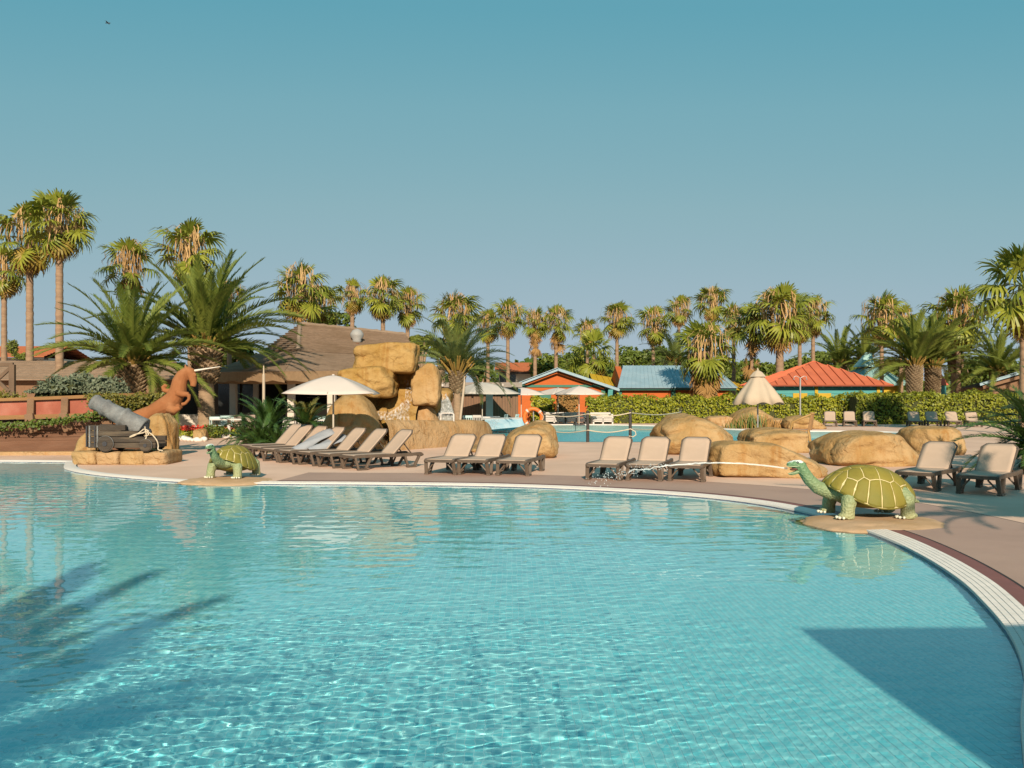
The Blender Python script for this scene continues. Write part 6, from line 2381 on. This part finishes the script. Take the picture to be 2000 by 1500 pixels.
FP_ = fan_palm
FP_(116, 366, 535, 45, 'tallest fan palm at the far left with a green tuft on top', 120, 1, 30, 4, 12, thick=1.2)
FP_(58, 388, 610, 47, 'fan palm crowded with dry brown fronds, just left of the tallest one', 125, 2, 22, 5, 22, thick=1.2)
FP_(8, 470, 580, 50, 'fan palm cut by the left edge of the photo', 95, 3, 22, 4, 8)
FP_(250, 458, 575, 52, 'fan palm with a flat straw coloured top rising behind the first date palm', 105, 4, 18, 3, 6)
FP_(372, 424, 535, 50, 'fan palm rising behind the large date palm', 115, 5, 24, 4, 8)
FP_(448, 540, 620, 58, 'lower fan palm peeping out at the right of the large date palm', 70, 6, 16, 3, 6)
FP_(586, 505, 640, 58, 'full crowned fan palm above the left end of the thatched ridge', 105, 7, 26, 6, 12)
FP_(624, 548, 640, 62, 'smaller fan palm behind the full crowned one over the thatched ridge', 80, 8, 22, 4, 8)
FP_(688, 541, 642, 60, 'narrow fan palm over the middle of the thatched ridge by the metal cowl', 62, 9, 20, 6, 10)
FP_(748, 533, 645, 60, 'bushy fan palm over the thatched ridge, right of the metal cowl', 78, 10, 26, 6, 12)
FP_(796, 554, 655, 62, 'fan palm with hanging dry fronds over the right end of the thatched ridge', 72, 11, 22, 5, 14)
FP_(885, 562, 655, 64, 'broad fan palm standing alone above the small feather palm', 90, 12, 28, 6, 10)
FP_(953, 598, 672, 76, 'fan palm left of the pair with bare trunks behind the bar hut', 62, 13, 20, 4, 10)
FP_(992, 580, 660, 74, 'fan palm with a long bare trunk behind the bar hut', 68, 14, 24, 3, 10)
FP_(1045, 595, 690, 74, 'narrow fan palm with a long skirt of dry fronds over the far orange roof', 58, 15, 20, 5, 10, skirt=14)
FP_(1086, 594, 680, 74, 'fan palm above the peak of the gable house', 66, 16, 26, 4, 10, skirt=6)
FP_(1147, 617, 665, 84, 'small far fan palm behind the bushy low one', 52, 17, 20, 4, 8)
FP_(1160, 640, 742, 70, 'low green fan palm bushy to the ground behind the yellow kiosk', 92, 18, 30, 4, 4, seeds=False, group='low green fan palms')
FP_(1205, 585, 650, 78, 'neat fan palm on a slim trunk between the gable house and the blue roof', 66, 19, 26, 3, 8)
FP_(1276, 592, 655, 76, 'fan palm on a slim trunk rising behind the blue roof', 72, 20, 24, 5, 6)
FP_(1326, 572, 632, 88, 'fan palm with an orange brown skirt, behind and right of the blue roof', 56, 21, 22, 4, 12)
FP_(1389, 552, 620, 86, 'highest fan palm right of centre with a dense round crown', 64, 22, 26, 5, 10)
FP_(1378, 620, 772, 58.6, 'squat fan palm with a full skirt of dead leaves in front of the blue roof', 116, 23, 34, 6, 10, skirt=44, thick=2.2, group='skirted fan palms')
FP_(1433, 590, 690, 72, 'fan palm just right of the skirted one, thin and grey green', 62, 24, 24, 3, 8)
FP_(1468, 588, 740, 66, 'dark shaded fan palm left of the largest pair', 82, 25, 26, 2, 6, skirt=10, group='dark fan palms')
FP_(1523, 548, 680, 64, 'large fan palm with a thick rough trunk left of the red roof peak', 118, 26, 34, 3, 10, thick=1.8)
FP_(1588, 573, 665, 70, 'fan palm leaning out to the right of the large one, above the red roof', 72, 27, 24, 5, 8)
FP_(1562, 600, 690, 68, 'fan palm half hidden between the two beside the red roof', 60, 28, 20, 3, 10)
FP_(1722, 567, 650, 68, 'fan palm with hanging straw stalks left of the twin date palms', 92, 29, 26, 3, 8)
FP_(1760, 590, 660, 70, 'smaller fan palm leaning against the one left of the twin date palms', 66, 30, 22, 4, 8)
FP_(1872, 556, 655, 66, 'full fan palm with drooping fringes right of the twin date palms', 108, 31, 34, 4, 10)
FP_(2000, 470, 640, 40, 'tall dark fan palm cut by the right edge of the photo', 165, 32, 44, 4, 10, seeds=False, thick=1.1)


# ------------------------------------------------------------------ feather palms
def boots(parent, z0, z1, r0, r1, seed, n=190):
    """lozenge pattern of cut frond bases under the crown of a date palm"""
    rs = np.random.RandomState(seed)
    mb = MB()
    for k in range(n):
        f = k / n
        a = k * 2.39996
        z = z0 + (z1 - z0) * f
        r_ = r0 + (r1 - r0) * f ** 0.7
        d = Vector((math.cos(a), math.sin(a), 0))
        s = Vector((-d.y, d.x, 0))
        c = d * (r_ * 0.92) + Vector((0, 0, z))
        w, h = 0.085, 0.10
        tip = d * (r_ + 0.10 + 0.04 * rs.rand()) + Vector((0, 0, z + 0.10))
        vs = [c - s * w, c + Vector((0, 0, -h * 0.7)), c + s * w, c + Vector((0, 0, h)), tip - s * w * 0.6, tip + s * w * 0.6, tip + Vector((0, 0, 0.04))]
        mb.add(vs, [(0, 1, 4), (1, 2, 5), (1, 5, 4), (0, 4, 6), (0, 6, 3), (2, 3, 6), (2, 6, 5), (4, 5, 6)])
    return mb.build('frond_stubs', M_boot, parent, kind='stuff')


def date_palm(px, yc, d, label, rad=3.7, n=52, zbase=0.0, trunk_r=0.33, boot_h=1.5, boot_r=0.55, seed=0, light=False, up=0.22, group='feather palms', lower=-12, gold=True, apow=0.8, clear=False):
    rs = np.random.RandomState(2000 + seed)
    hz = WZ(yc, d)
    t = thing('date_palm', label, 'palm tree', (WX(px, d), d, zbase), 0, group)
    h = hz - zbase
    if h > boot_h + 0.2:
        link('trunk', trunk_mesh(h - boot_h + 0.2, trunk_r * 1.1, trunk_r * 0.9, seed, M_trunk_d, rings=int((h - boot_h) * 9) + 4, n=16), None, t)
    core = MB()
    core.lathe([(trunk_r * 0.8, h - boot_h), (boot_r * 0.85, h - boot_h * 0.75), (boot_r * 0.92, h - boot_h * 0.3), (boot_r * 0.6, h + 0.05), (0.1, h + 0.3)], 14)
    core.build('crown_base', M_trunk_d, t)
    boots(t, h - boot_h, h - 0.1, trunk_r * 1.15, boot_r, seed, int(110 * boot_h))
    for k in range(n):
        f = k / (n - 1)
        el = R(82 - (82 - lower) * f ** apow + rs.randn() * 6)
        if clear and el < R(34) and math.cos(k * 2.39996 + PI / 2) > 0.45: continue      # fronds over the front of the trunk are cut away
        if light: me = feather_light[k % 3]
        else: me = feather_up[k % 2] if f < up else (feather_mid[k % 2] if f < 0.75 else feather_low[k % 2])
        o = link('frond', me, None, t)
        a = k * 2.39996
        o.location = (0.18 * math.cos(a), 0.18 * math.sin(a), h + 0.15 - 0.25 * f)
        orient(o, a, el, rs.randn() * 0.25)
        o.scale = (rad / 3.7 * (0.86 + 0.24 * rs.rand()),) * 3
    if gold:
        g = MB()
        for k in range(34):
            a = k * 2.39996
            dd = Vector((math.cos(a), math.sin(a), 0))
            z_ = 0.25 * (k % 3) / 2
            g.tube([dd * 0.25 + Vector((0, 0, h - 0.25 + z_)), dd * 0.52 + Vector((0, 0, h + 0.05 + z_)), dd * 0.72 + Vector((0, 0, h + 0.28 + z_))], [0.06, 0.045, 0.03], 5)
        g.build('frond_bases', M_gold, t)
    return t


date_palm(403, 677, 38.5, 'large date palm with a pineapple shaped trunk top in front of the restaurant', 4.1, 72, seed=1, boot_h=1.55, boot_r=0.62, lower=-4, clear=True)
date_palm(258, 708, 35.5, 'date palm leaning its long fronds over the ship and the grey green bush', 3.35, 62, seed=2, boot_h=1.4, boot_r=0.5, lower=-20)
date_palm(893, 722, 37.5, 'small soft feather palm beside the waterfall, light green', 2.5, 60, seed=3, boot_h=0.95, boot_r=0.28, trunk_r=0.16, light=True, lower=-22, clear=True)
date_palm(1786, 712, 60, 'left trunk of the twin date palms behind the hedge', 3.7, 54, seed=4, boot_h=1.9, boot_r=0.46, lower=-4, clear=True)
date_palm(1822, 716, 61, 'right trunk of the twin date palms behind the hedge', 3.7, 46, seed=5, boot_h=1.9, boot_r=0.44, lower=-4, clear=True)
date_palm(1690, 704, 82, 'date palm behind the red and the teal roof', 3.4, 40, seed=6, boot_r=0.5)
date_palm(1866, 690, 69, 'date palm standing behind the twin ones, tall and upright', 3.6, 40, seed=7, boot_r=0.5)
date_palm(1950, 726, 64, 'bushy date palm left of the blue roof edge', 3.6, 46, seed=8, boot_r=0.5)
date_palm(1640, 712, 84, 'far date palm behind the red roofed house', 3.8, 34, seed=9, boot_r=0.5)
date_palm(1318, 706, 74, 'far feather palm behind the blue roof', 3.0, 34, seed=10, light=True, boot_r=0.4)
# the palm outside the right margin whose fronds shade the deck by the large turtle
date_palm(1000 + 8.5 * FPX / 4.2, HOR - (4.1 - EYE) * FPX / 4.2, 4.2, 'date palm just outside the right margin, shading the deck by the large turtle', 3.0, 40, seed=11, boot_r=0.45, boot_h=1.3)

date_palm(1000 - 2.6 * FPX / 4.0, HOR - (3.6 - EYE) * FPX / 4.0, 4.0, 'date palm standing behind the photographer at the left, its crown shading the near pool corner', 3.0, 80, seed=12, boot_r=0.45, boot_h=1.3, lower=-25).location = (-3.7, -5.4, 0)


def cycad(x, y, z, label, n=34, s=1.0, seed=0, yellow=0, low=-18, group='cycads', h=0.4):
    rs = np.random.RandomState(3000 + seed)
    t = thing('cycad', label, 'cycad', (x, y, 0), 0, group)
    b = MB()
    b.tube([(0, 0, 0), (0, 0, z * 0.6), (0, 0, z)], [0.22 * s, 0.24 * s, 0.16 * s], 12)
    b.build('trunk', M_trunk_d, t)
    for k in range(n):
        f = k / (n - 1)
        me = cyc_y[0] if k < yellow else cyc[k % 3]
        o = link('frond', me, None, t)
        a = k * 2.39996 + rs.rand() * 0.3
        o.location = (0.06 * math.cos(a), 0.06 * math.sin(a), z - 0.05)
        orient(o, a, R(80 - (80 - low) * f + rs.randn() * 6), rs.randn() * 0.2)
        o.scale = (s * (0.9 + 0.25 * rs.rand()),) * 3
    return t


cycad(WX(525, 29.5), 29.5, 0.62, 'large spiky cycad left of the seven loungers, tallest of its clump', 46, 1.05, 1, low=-30)
cycad(WX(597, 30.5), 30.5, 0.75, 'cycad with yellowish young fronds at its heart, right of the tallest one', 40, 0.95, 2, yellow=8, low=-30)
cycad(WX(510, 28.2), 28.2, 0.22, 'low cycad in front of the tallest one, dark green to the ground', 34, 0.8, 3, low=-8)
cycad(WX(545, 28.0), 28.0, 0.18, 'small cycad at the foot of the clump next to the rearmost lounger', 30, 0.7, 4, low=-8)
cycad(WX(483, 30.0), 30.0, 0.30, 'cycad at the left end of the clump with fronds on the sand', 30, 0.75, 5, low=-10)
cycad(11.55, 20.0, 0.62, 'big dark cycad behind the near pair of loungers at the right margin', 52, 1.28, 6, low=-32)
cycad(12.9, 21.2, 0.95, 'tall cycad at the right margin, behind the big dark one', 48, 1.35, 7, low=-28)
cycad(11.9, 18.6, 0.30, 'low cycad at the right margin beside the last lounger', 30, 0.95, 8, low=-14)


# ------------------------------------------------------------------ leafy masses
def leaf_mesh(name, P, N_, size, mat, seed, aspect=0.5, jitter=0.9):
    """a cloud of single leaves: each a folded lozenge at P, roughly facing N_"""
    rs = np.random.RandomState(seed)
    n = len(P)
    D = N_ + rs.randn(n, 3) * jitter
    D /= np.linalg.norm(D, axis=1)[:, None] + 1e-9
    A = np.cross(D, rs.randn(n, 3))
    A /= np.linalg.norm(A, axis=1)[:, None] + 1e-9
    B = np.cross(D, A)
    S = size * (0.6 + 0.8 * rs.rand(n, 1))
    V = np.stack([P - A * S * 0.5, P + B * S * aspect * 0.5 + D * S * 0.08, P + A * S * 0.5, P - B * S * aspect * 0.5 + D * S * 0.08], 1).reshape(-1, 3)
    Fq = np.arange(4 * n).reshape(-1, 4)
    return np_mesh(name, V, Fq, mat, False)


def hedge(x0, x1, y, h, w, label, mat, seed, dens=190, size=0.15, slope=0.0):
    t = thing('hedge', label, 'hedge', ((x0 + x1) / 2, y, 0), math.atan(slope))
    rs = np.random.RandomState(seed)
    L_ = x1 - x0
    n = int(L_ * (2 * h + w) * dens)
    u = rs.rand(n) * L_ - L_ / 2
    s = rs.rand(n) * (h * 1.6 + w)
    front = s < h
    top = (s >= h) & (s < h + w)
    yy = np.where(front, -w / 2, np.where(top, s - h - w / 2, w / 2))
    zz = np.where(front, s, np.where(top, h, h - (s - h - w) / 0.6 * 1.0))
    nz_ = lambda a, b2, k: np.array([noise.fractal(Vector((p * k, q * k, seed)), 1, 2, 3) for p, q in zip(a, b2)])
    bump_ = nz_(u, zz + yy, 1.1) * 0.30 + nz_(u, zz - yy, 3.5) * 0.10
    lift = nz_(u, np.zeros(n), 0.7) * 0.22
    N_ = np.stack([np.zeros(n), np.where(front, -1, np.where(top, 0, 1.0)), np.where(top, 1.0, 0.25)], -1)
    depth_ = -rs.rand(n) ** 2 * 0.25
    P = np.stack([u, yy, zz + lift * (zz / h)], -1) + N_ * (bump_ + depth_)[:, None]
    P[:, 2] = np.maximum(P[:, 2], 0.03)
    link('foliage', leaf_mesh('foliage', P, N_, size, mat, seed, 0.6, 0.55), None, t, 'stuff')
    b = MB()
    b.box((0, 0, h * 0.46), (L_ - 0.3, w * 0.72, h * 0.88))  # solid box added inside the leaves to block light coming through
    b.build('dark_core', M_core, t)
    return t


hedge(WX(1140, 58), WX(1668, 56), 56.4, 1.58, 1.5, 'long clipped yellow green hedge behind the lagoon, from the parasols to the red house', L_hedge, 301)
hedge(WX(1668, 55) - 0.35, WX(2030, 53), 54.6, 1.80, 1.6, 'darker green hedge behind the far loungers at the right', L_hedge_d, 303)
hedge(WX(1036, 58), WX(1082, 58), 57.4, 1.5, 1.2, 'short piece of yellow green hedge left of the gap with dry brush', L_hedge, 305)
hedge(WX(1087, 58), WX(1128, 58), 57.8, 1.8, 1.0, 'dead brown bit of hedge between the green ones behind the parasols', L_dry, 307, size=0.2)


def bush(c, r, label, mat, seed, n=2600, size=0.12, cat='bush', group=None, lumps=9, name='bush', zb=0.0):
    t = thing(name, label, cat, (c[0], c[1], zb), 0, group)
    rs = np.random.RandomState(seed)
    Ps, Ns = [], []
    k = rs.rand(lumps, 3) * 2 - 1
    cs = k * np.array(r) * np.array([0.62, 0.6, 0.45]) + np.array([0, 0, c[2]])
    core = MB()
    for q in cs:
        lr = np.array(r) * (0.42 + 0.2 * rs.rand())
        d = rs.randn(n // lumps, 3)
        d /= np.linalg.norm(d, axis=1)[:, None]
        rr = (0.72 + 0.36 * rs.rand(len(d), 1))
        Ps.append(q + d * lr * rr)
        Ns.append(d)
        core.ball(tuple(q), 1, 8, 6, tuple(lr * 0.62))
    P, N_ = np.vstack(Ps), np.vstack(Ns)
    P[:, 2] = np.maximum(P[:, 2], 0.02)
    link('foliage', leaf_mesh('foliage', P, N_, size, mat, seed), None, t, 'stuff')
    core.build('dark_core', M_core, t)
    return t


# bush and ivy on the ship
for px, py, rx, rzz, lb, sd in ((112, 757, 0.95, 0.72, 'grey green bush hanging over the ship rail, leftmost of three', 401), (165, 755, 0.95, 0.72, 'grey green bush over the ship rail, in the middle of three', 402), (216, 758, 0.8, 0.66, 'grey green bush behind the cannon, rightmost of three', 403)):
    p = W(px, py + 9, 27.5)
    bush((p.x, p.y, 0.0), (rx, 0.8, rzz), lb, L_bush, sd, 3000, 0.13, group='grey green bushes on the ship', zb=p.z)


def ivy(pts, n, spread, label, seed, size=0.075, drop=0.25, mat=None):
    rs = np.random.RandomState(seed)
    C2 = catmull(pts, 20, False)
    i = rs.randint(0, len(C2), n)
    P = C2[i] + rs.randn(n, 3) * np.array(spread)
    P[:, 2] -= rs.rand(n) ** 2 * drop
    N_ = np.tile(np.array([0.0, -1.0, 0.4]), (n, 1))
    o = link('ivy', leaf_mesh('ivy', P, N_, size, mat or L_ivy, seed, 0.8, 0.7))
    o['kind'] = 'stuff'
    return tag(o, label, 'ivy')


hy = 25.95
ivy([tuple(W(-10, 829, hy)), tuple(W(60, 826, hy)), tuple(W(120, 818, hy)), tuple(W(180, 809, hy + .2)), tuple(W(215, 800, hy + .2))], 900, (0.1, 0.08, 0.04), 'dark ivy trailing under the lower rail of the ship', 411, drop=0.12, mat=L_tree)
ivy([tuple(W(176, 773, hy + .15)), tuple(W(215, 773, hy + .4)), tuple(W(250, 775, hy + .7)), tuple(W(290, 772, hy + 1.0)), tuple(W(322, 770, hy + 1.3))], 1500, (0.1, 0.12, 0.05), 'yellow green ivy over the upper rail near the figurehead', 412, drop=0.28)
ivy([tuple(W(250, 788, hy + .75)), tuple(W(275, 784, hy + 1.0)), tuple(W(300, 780, hy + 1.2))], 900, (0.1, 0.1, 0.08), 'yellow green ivy on the bow behind the figurehead', 413)
ivy([tuple(W(-10, 770, 28)), tuple(W(20, 772, 28)), tuple(W(46, 777, 28))], 500, (0.1, 0.1, 0.07), 'green creeper at the foot of the timber fence', 414)

# flower beds with white edging stones
M_white_stone = pmat('white_pebble', (0.66, 0.62, 0.56), 0.8, 0.08, 5)
L_red = leafmat('red_petals', (0.42, 0.02, 0.015), (0.60, 0.06, 0.03), 0.1)
L_coral = leafmat('coral_petals', (0.55, 0.12, 0.07), (0.62, 0.22, 0.14), 0.1)


def flower_bed(px, d, r, label, mat, seed, n=500):
    t = thing('flower_bed', label, 'flower bed', (WX(px, d), d, 0), 0, 'flower beds round the large date palm')
    rs = np.random.RandomState(seed)
    P = rs.randn(n * 2, 3) * np.array([r[0] * 0.5, r[1] * 0.5, 0.06]) + np.array([0, 0, 0.20])
    P[:, 2] = np.abs(P[:, 2])
    link('foliage', leaf_mesh('foliage', P, np.tile([0, -0.4, 1.0], (len(P), 1)), 0.13, L_hedge_d, seed), None, t, 'stuff')
    P = rs.randn(n // 2, 3) * np.array([r[0] * 0.45, r[1] * 0.4, 0.05]) + np.array([0, 0, 0.40])
    link('flowers', leaf_mesh('flowers', P, np.tile([0, -0.6, 1.0], (len(P), 1)), 0.10, mat, seed + 1, 0.9), None, t, 'stuff')


flower_bed(364, 36.6, (1.0, 0.7), 'bed of bright red flowers right of the cannon', L_red, 421)
flower_bed(448, 37.5, (0.6, 0.5), 'small bed of coral flowers right of the date palm trunk', L_coral, 423, 260)
for px, d, rr, lb, sd in ((411, 36.6, 0.36, 'round dark shrub at the foot of the large date palm', 425), (432, 36.9, 0.30, 'second round dark shrub at the foot of the date palm, on its right', 426)):
    bush((WX(px, d), d, 0.25), (rr * 1.2, rr, rr), lb, L_tree, sd, 700, 0.09, group='dark shrubs under the date palm', lumps=4)
stone = rock_mesh('edging_stone', (0.15, 0.12, 0.10), 91, M_white_stone, 2.4, facets=4, amp=0.06, sub=2, base=-0.03)
rs_ = np.random.RandomState(77)
st_px = [(338, 861), (345, 860.5), (352, 860), (358, 860.5), (364, 861), (370, 861.5), (377, 862), (384, 862.5), (391, 862.5), (398, 862), (437, 854.5), (444, 853.5), (451, 852.5), (458, 852), (465, 851.5), (472, 851), (479, 850)]
ords = ['first', 'second', 'third', 'fourth', 'fifth', 'sixth', 'seventh', 'eighth', 'ninth', 'tenth']
for i, (px, py) in enumerate(st_px):
    p = G(px, py)
    o = link('edging_stone', stone)
    o.location = p
    s = 0.75 + 0.6 * rs_.rand()
    o.scale = (s * (1 + 0.3 * rs_.rand()), s, s * (0.8 + 0.4 * rs_.rand()))
    o.rotation_euler = (0, 0, rs_.rand() * 6)
    tag(o, f'{ords[i]} white stone from the cannon rock in the edging of the red flower bed' if px < 420 else f'{ords[i - 10]} white stone from the date palm trunk in the edging of the coral flower bed', 'stone', 'white stones edging the red flowers' if px < 420 else 'white stones edging the coral flowers')
boulder(378, 402, 838, 861, 'small tan rock leaning on the foot of the large date palm', 93, 0.35, group='rocks round the cannon')
# dry reeds and dark water plants by the peaked rock
rd = thing('reed_clump', 'dark reeds and dry stalks in the lagoon before the peaked rock', 'reeds', (WX(1475, 47.5), 47.5, -0.05))
rs_ = np.random.RandomState(5)
for nm, mt, n_, hh, sx_ in (('stalks', L_dry, 170, 0.75, 2.0), ('dark_leaves', L_tree, 150, 0.95, 1.1)):
    V, Fq = [], []
    for k in range(n_):
        x = rs_.randn() * sx_ * 0.5 - (0.6 if nm == 'dark_leaves' else -0.3)
        y = rs_.randn() * 0.35
        h_ = hh * (0.4 + 0.7 * rs_.rand()) * math.exp(-(x / sx_) ** 2 * 0.6)
        l_ = rs_.randn(2) * 0.25 * h_
        o = len(V)
        V += [(x - 0.02, y, 0), (x + 0.02, y, 0), (x + l_[0] * 0.4 + 0.02, y + l_[1] * 0.4, h_ * 0.6), (x + l_[0] * 0.4 - 0.02, y + l_[1] * 0.4, h_ * 0.6), (x + l_[0], y + l_[1], h_)]
        Fq += [(o, o + 1, o + 2, o + 3), (o + 3, o + 2, o + 4)]
    me = bpy.data.meshes.new(nm); me.from_pydata(V, [], Fq); me.materials.append(mt)
    link(nm, me, None, rd, 'stuff')


# ------------------------------------------------------------------ trees in the background
def tree(px, ytop, d, wpx, label, mat, seed, n=2600, size=0.32, trunk_h=None, flat=0.75, group='leafy trees in the background'):
    rs = np.random.RandomState(seed)
    zt = WZ(ytop, d)
    rx = wpx * d / FPX / 2
    rz_ = min(rx * flat, zt * 0.42)
    zc = zt - rz_
    t = thing('leafy_tree', label, 'tree', (WX(px, d), d, 0), 0, group)
    b = MB()
    b.tube([(0, 0, 0), (0.1, 0, zc * 0.6), (0, 0.1, zc)], [0.28, 0.2, 0.12], 8)
    for k in range(5):
        a = k * 1.3
        b.tube([(0, 0, zc * 0.55), (rx * 0.3 * math.cos(a), rx * 0.3 * math.sin(a), zc * 0.85), (rx * 0.6 * math.cos(a), rx * 0.6 * math.sin(a), zc + rz_ * 0.2)], [0.12, 0.08, 0.03], 6)
    b.build('trunk', M_trunk_d, t)
    Ps, Ns = [], []
    lumps = 16
    for k in range(lumps):
        v = rs.randn(3); v /= np.linalg.norm(v)
        c = v * np.array([rx, rx, rz_]) * (0.35 + 0.35 * rs.rand()) + np.array([0, 0, zc])
        lr = np.array([rx, rx, rz_]) * (0.26 + 0.18 * rs.rand())
        dd = rs.randn(n // lumps, 3); dd /= np.linalg.norm(dd, axis=1)[:, None]
        Ps.append(c + dd * lr * (0.55 + 0.5 * rs.rand(len(dd), 1)))
        Ns.append(dd + np.array([0, 0, 0.3]))
    P, N_ = np.vstack(Ps), np.vstack(Ns)
    P[:, 2] = np.maximum(P[:, 2], 0.1)
    link('crown', leaf_mesh('crown', P, N_, size, mat, seed, 0.7, 0.6), None, t)
    return t


bg = [(822, 648, 58, 60, 'light green leafy tree right of the thatched roof end', L_tree_l), (862, 660, 66, 60, 'light green leafy tree behind the small feather palm', L_tree_l), (648, 600, 70, 110, 'dark leafy tree between the fan palms over the thatched ridge', L_tree),
      (740, 648, 72, 110, 'dark leafy tree behind the ridge, below the bushy fan palms', L_tree), (460, 660, 64, 90, 'dark leafy tree right of the large date palm crown', L_tree), (1030, 706, 90, 90, 'dark leafy tree in front of the far orange roof', L_tree),
      (1072, 690, 84, 90, 'dark leafy tree behind the peak of the gable house', L_tree), (1125, 676, 88, 90, 'dark leafy tree left of the bushy low fan palm', L_tree), (1225, 672, 92, 90, 'dark leafy tree between the slim fan palms, left one', L_tree),
      (1262, 676, 94, 80, 'dark leafy tree behind the blue roof, above its left end', L_tree), (1308, 672, 92, 90, 'dark leafy tree behind the blue roof, above its middle', L_tree), (1352, 690, 90, 80, 'dark leafy tree behind the skirted fan palm, on its left', L_tree_l),
      (1420, 690, 90, 100, 'dark leafy tree behind the skirted fan palm, on its right', L_tree), (1480, 700, 86, 90, 'leafy tree below the dark fan palm', L_tree), (1540, 690, 92, 90, 'leafy tree behind the large fan palm trunk', L_tree_l), (1618, 676, 96, 120, 'broad flat topped pine above the red roof', L_tree),
      (1668, 690, 90, 90, 'leafy tree between the flat topped pine and the teal roof', L_tree), (1740, 690, 90, 90, 'leafy tree behind the teal roof lantern', L_tree), (1900, 690, 86, 100, 'leafy tree behind the bushy date palm at the right', L_tree), (1960, 690, 84, 100, 'leafy tree at the right margin behind the blue roof', L_tree),
      (330, 690, 62, 110, 'dark leafy tree between the two date palms', L_tree), (190, 700, 66, 80, 'leafy tree behind the left date palm fronds', L_tree), (940, 700, 80, 70, 'dark leafy tree behind the small feather palm, on its right', L_tree), (1000, 716, 86, 60, 'leafy tree left of the far orange roof', L_tree)]
for i, (px, yt, d, w_, lb, mt) in enumerate(bg):
    tree(px, yt, d, w_, lb, mt, 500 + i)
# potted greenery on the far left shed roof line
for px, yt, h_, lb, sd in ((26, 684, 1.0, 'small columnar green shrub above the left shed roof', 541), (42, 697, 0.4, 'low round green plant beside the columnar shrub over the shed', 542)):
    p = W(px, 704, 47.6)
    bush((p.x, p.y, h_ * 0.5), (0.32, 0.32, h_ * 0.7), lb, L_tree_l, sd, 500, 0.12, group='shrubs above the shed', lumps=4, zb=p.z)
# a far wood closes the gaps along the horizon
rs_ = np.random.RandomState(9)
n = 14000
x = rs_.rand(n) * 260 - 130
P = np.stack([x, 118 + rs_.rand(n) * 6, rs_.rand(n) * (5.0 + 1.6 * np.sin(x * 0.21) + 1.0 * np.sin(x * 0.63 + 1))], -1)
o = link('far_wood', leaf_mesh('far_wood', P, np.tile([0, -1.0, 0.4], (n, 1)), 1.1, L_tree, 9, 0.8, 0.7), None, None, 'stuff')
tag(o, 'dark band of far trees along the horizon', 'wood')
# the speck of a bird high at the left
bd = thing('bird', 'tiny dark bird gliding high in the sky at upper left', 'bird', tuple(W(210, 45, 120)))
b = MB()
b.tube([(-0.3, 0, 0), (0, 0, 0.02), (0.28, 0, 0.0), (0.42, 0, 0.0)], [0.03, 0.08, 0.06, 0.01], 6)
b.build('body', M_dark_iron, bd)
for s in (-1, 1):
    b = MB()
    b.add([(-0.1, 0, 0.02), (0.12, 0, 0.02), (0.06, s * 0.4, 0.12), (-0.08, s * 0.42, 0.12), (-0.12, s * 0.8, 0.06)], [(0, 1, 2, 3), (3, 2, 4)])
    b.build('wing', M_dark_iron, bd)
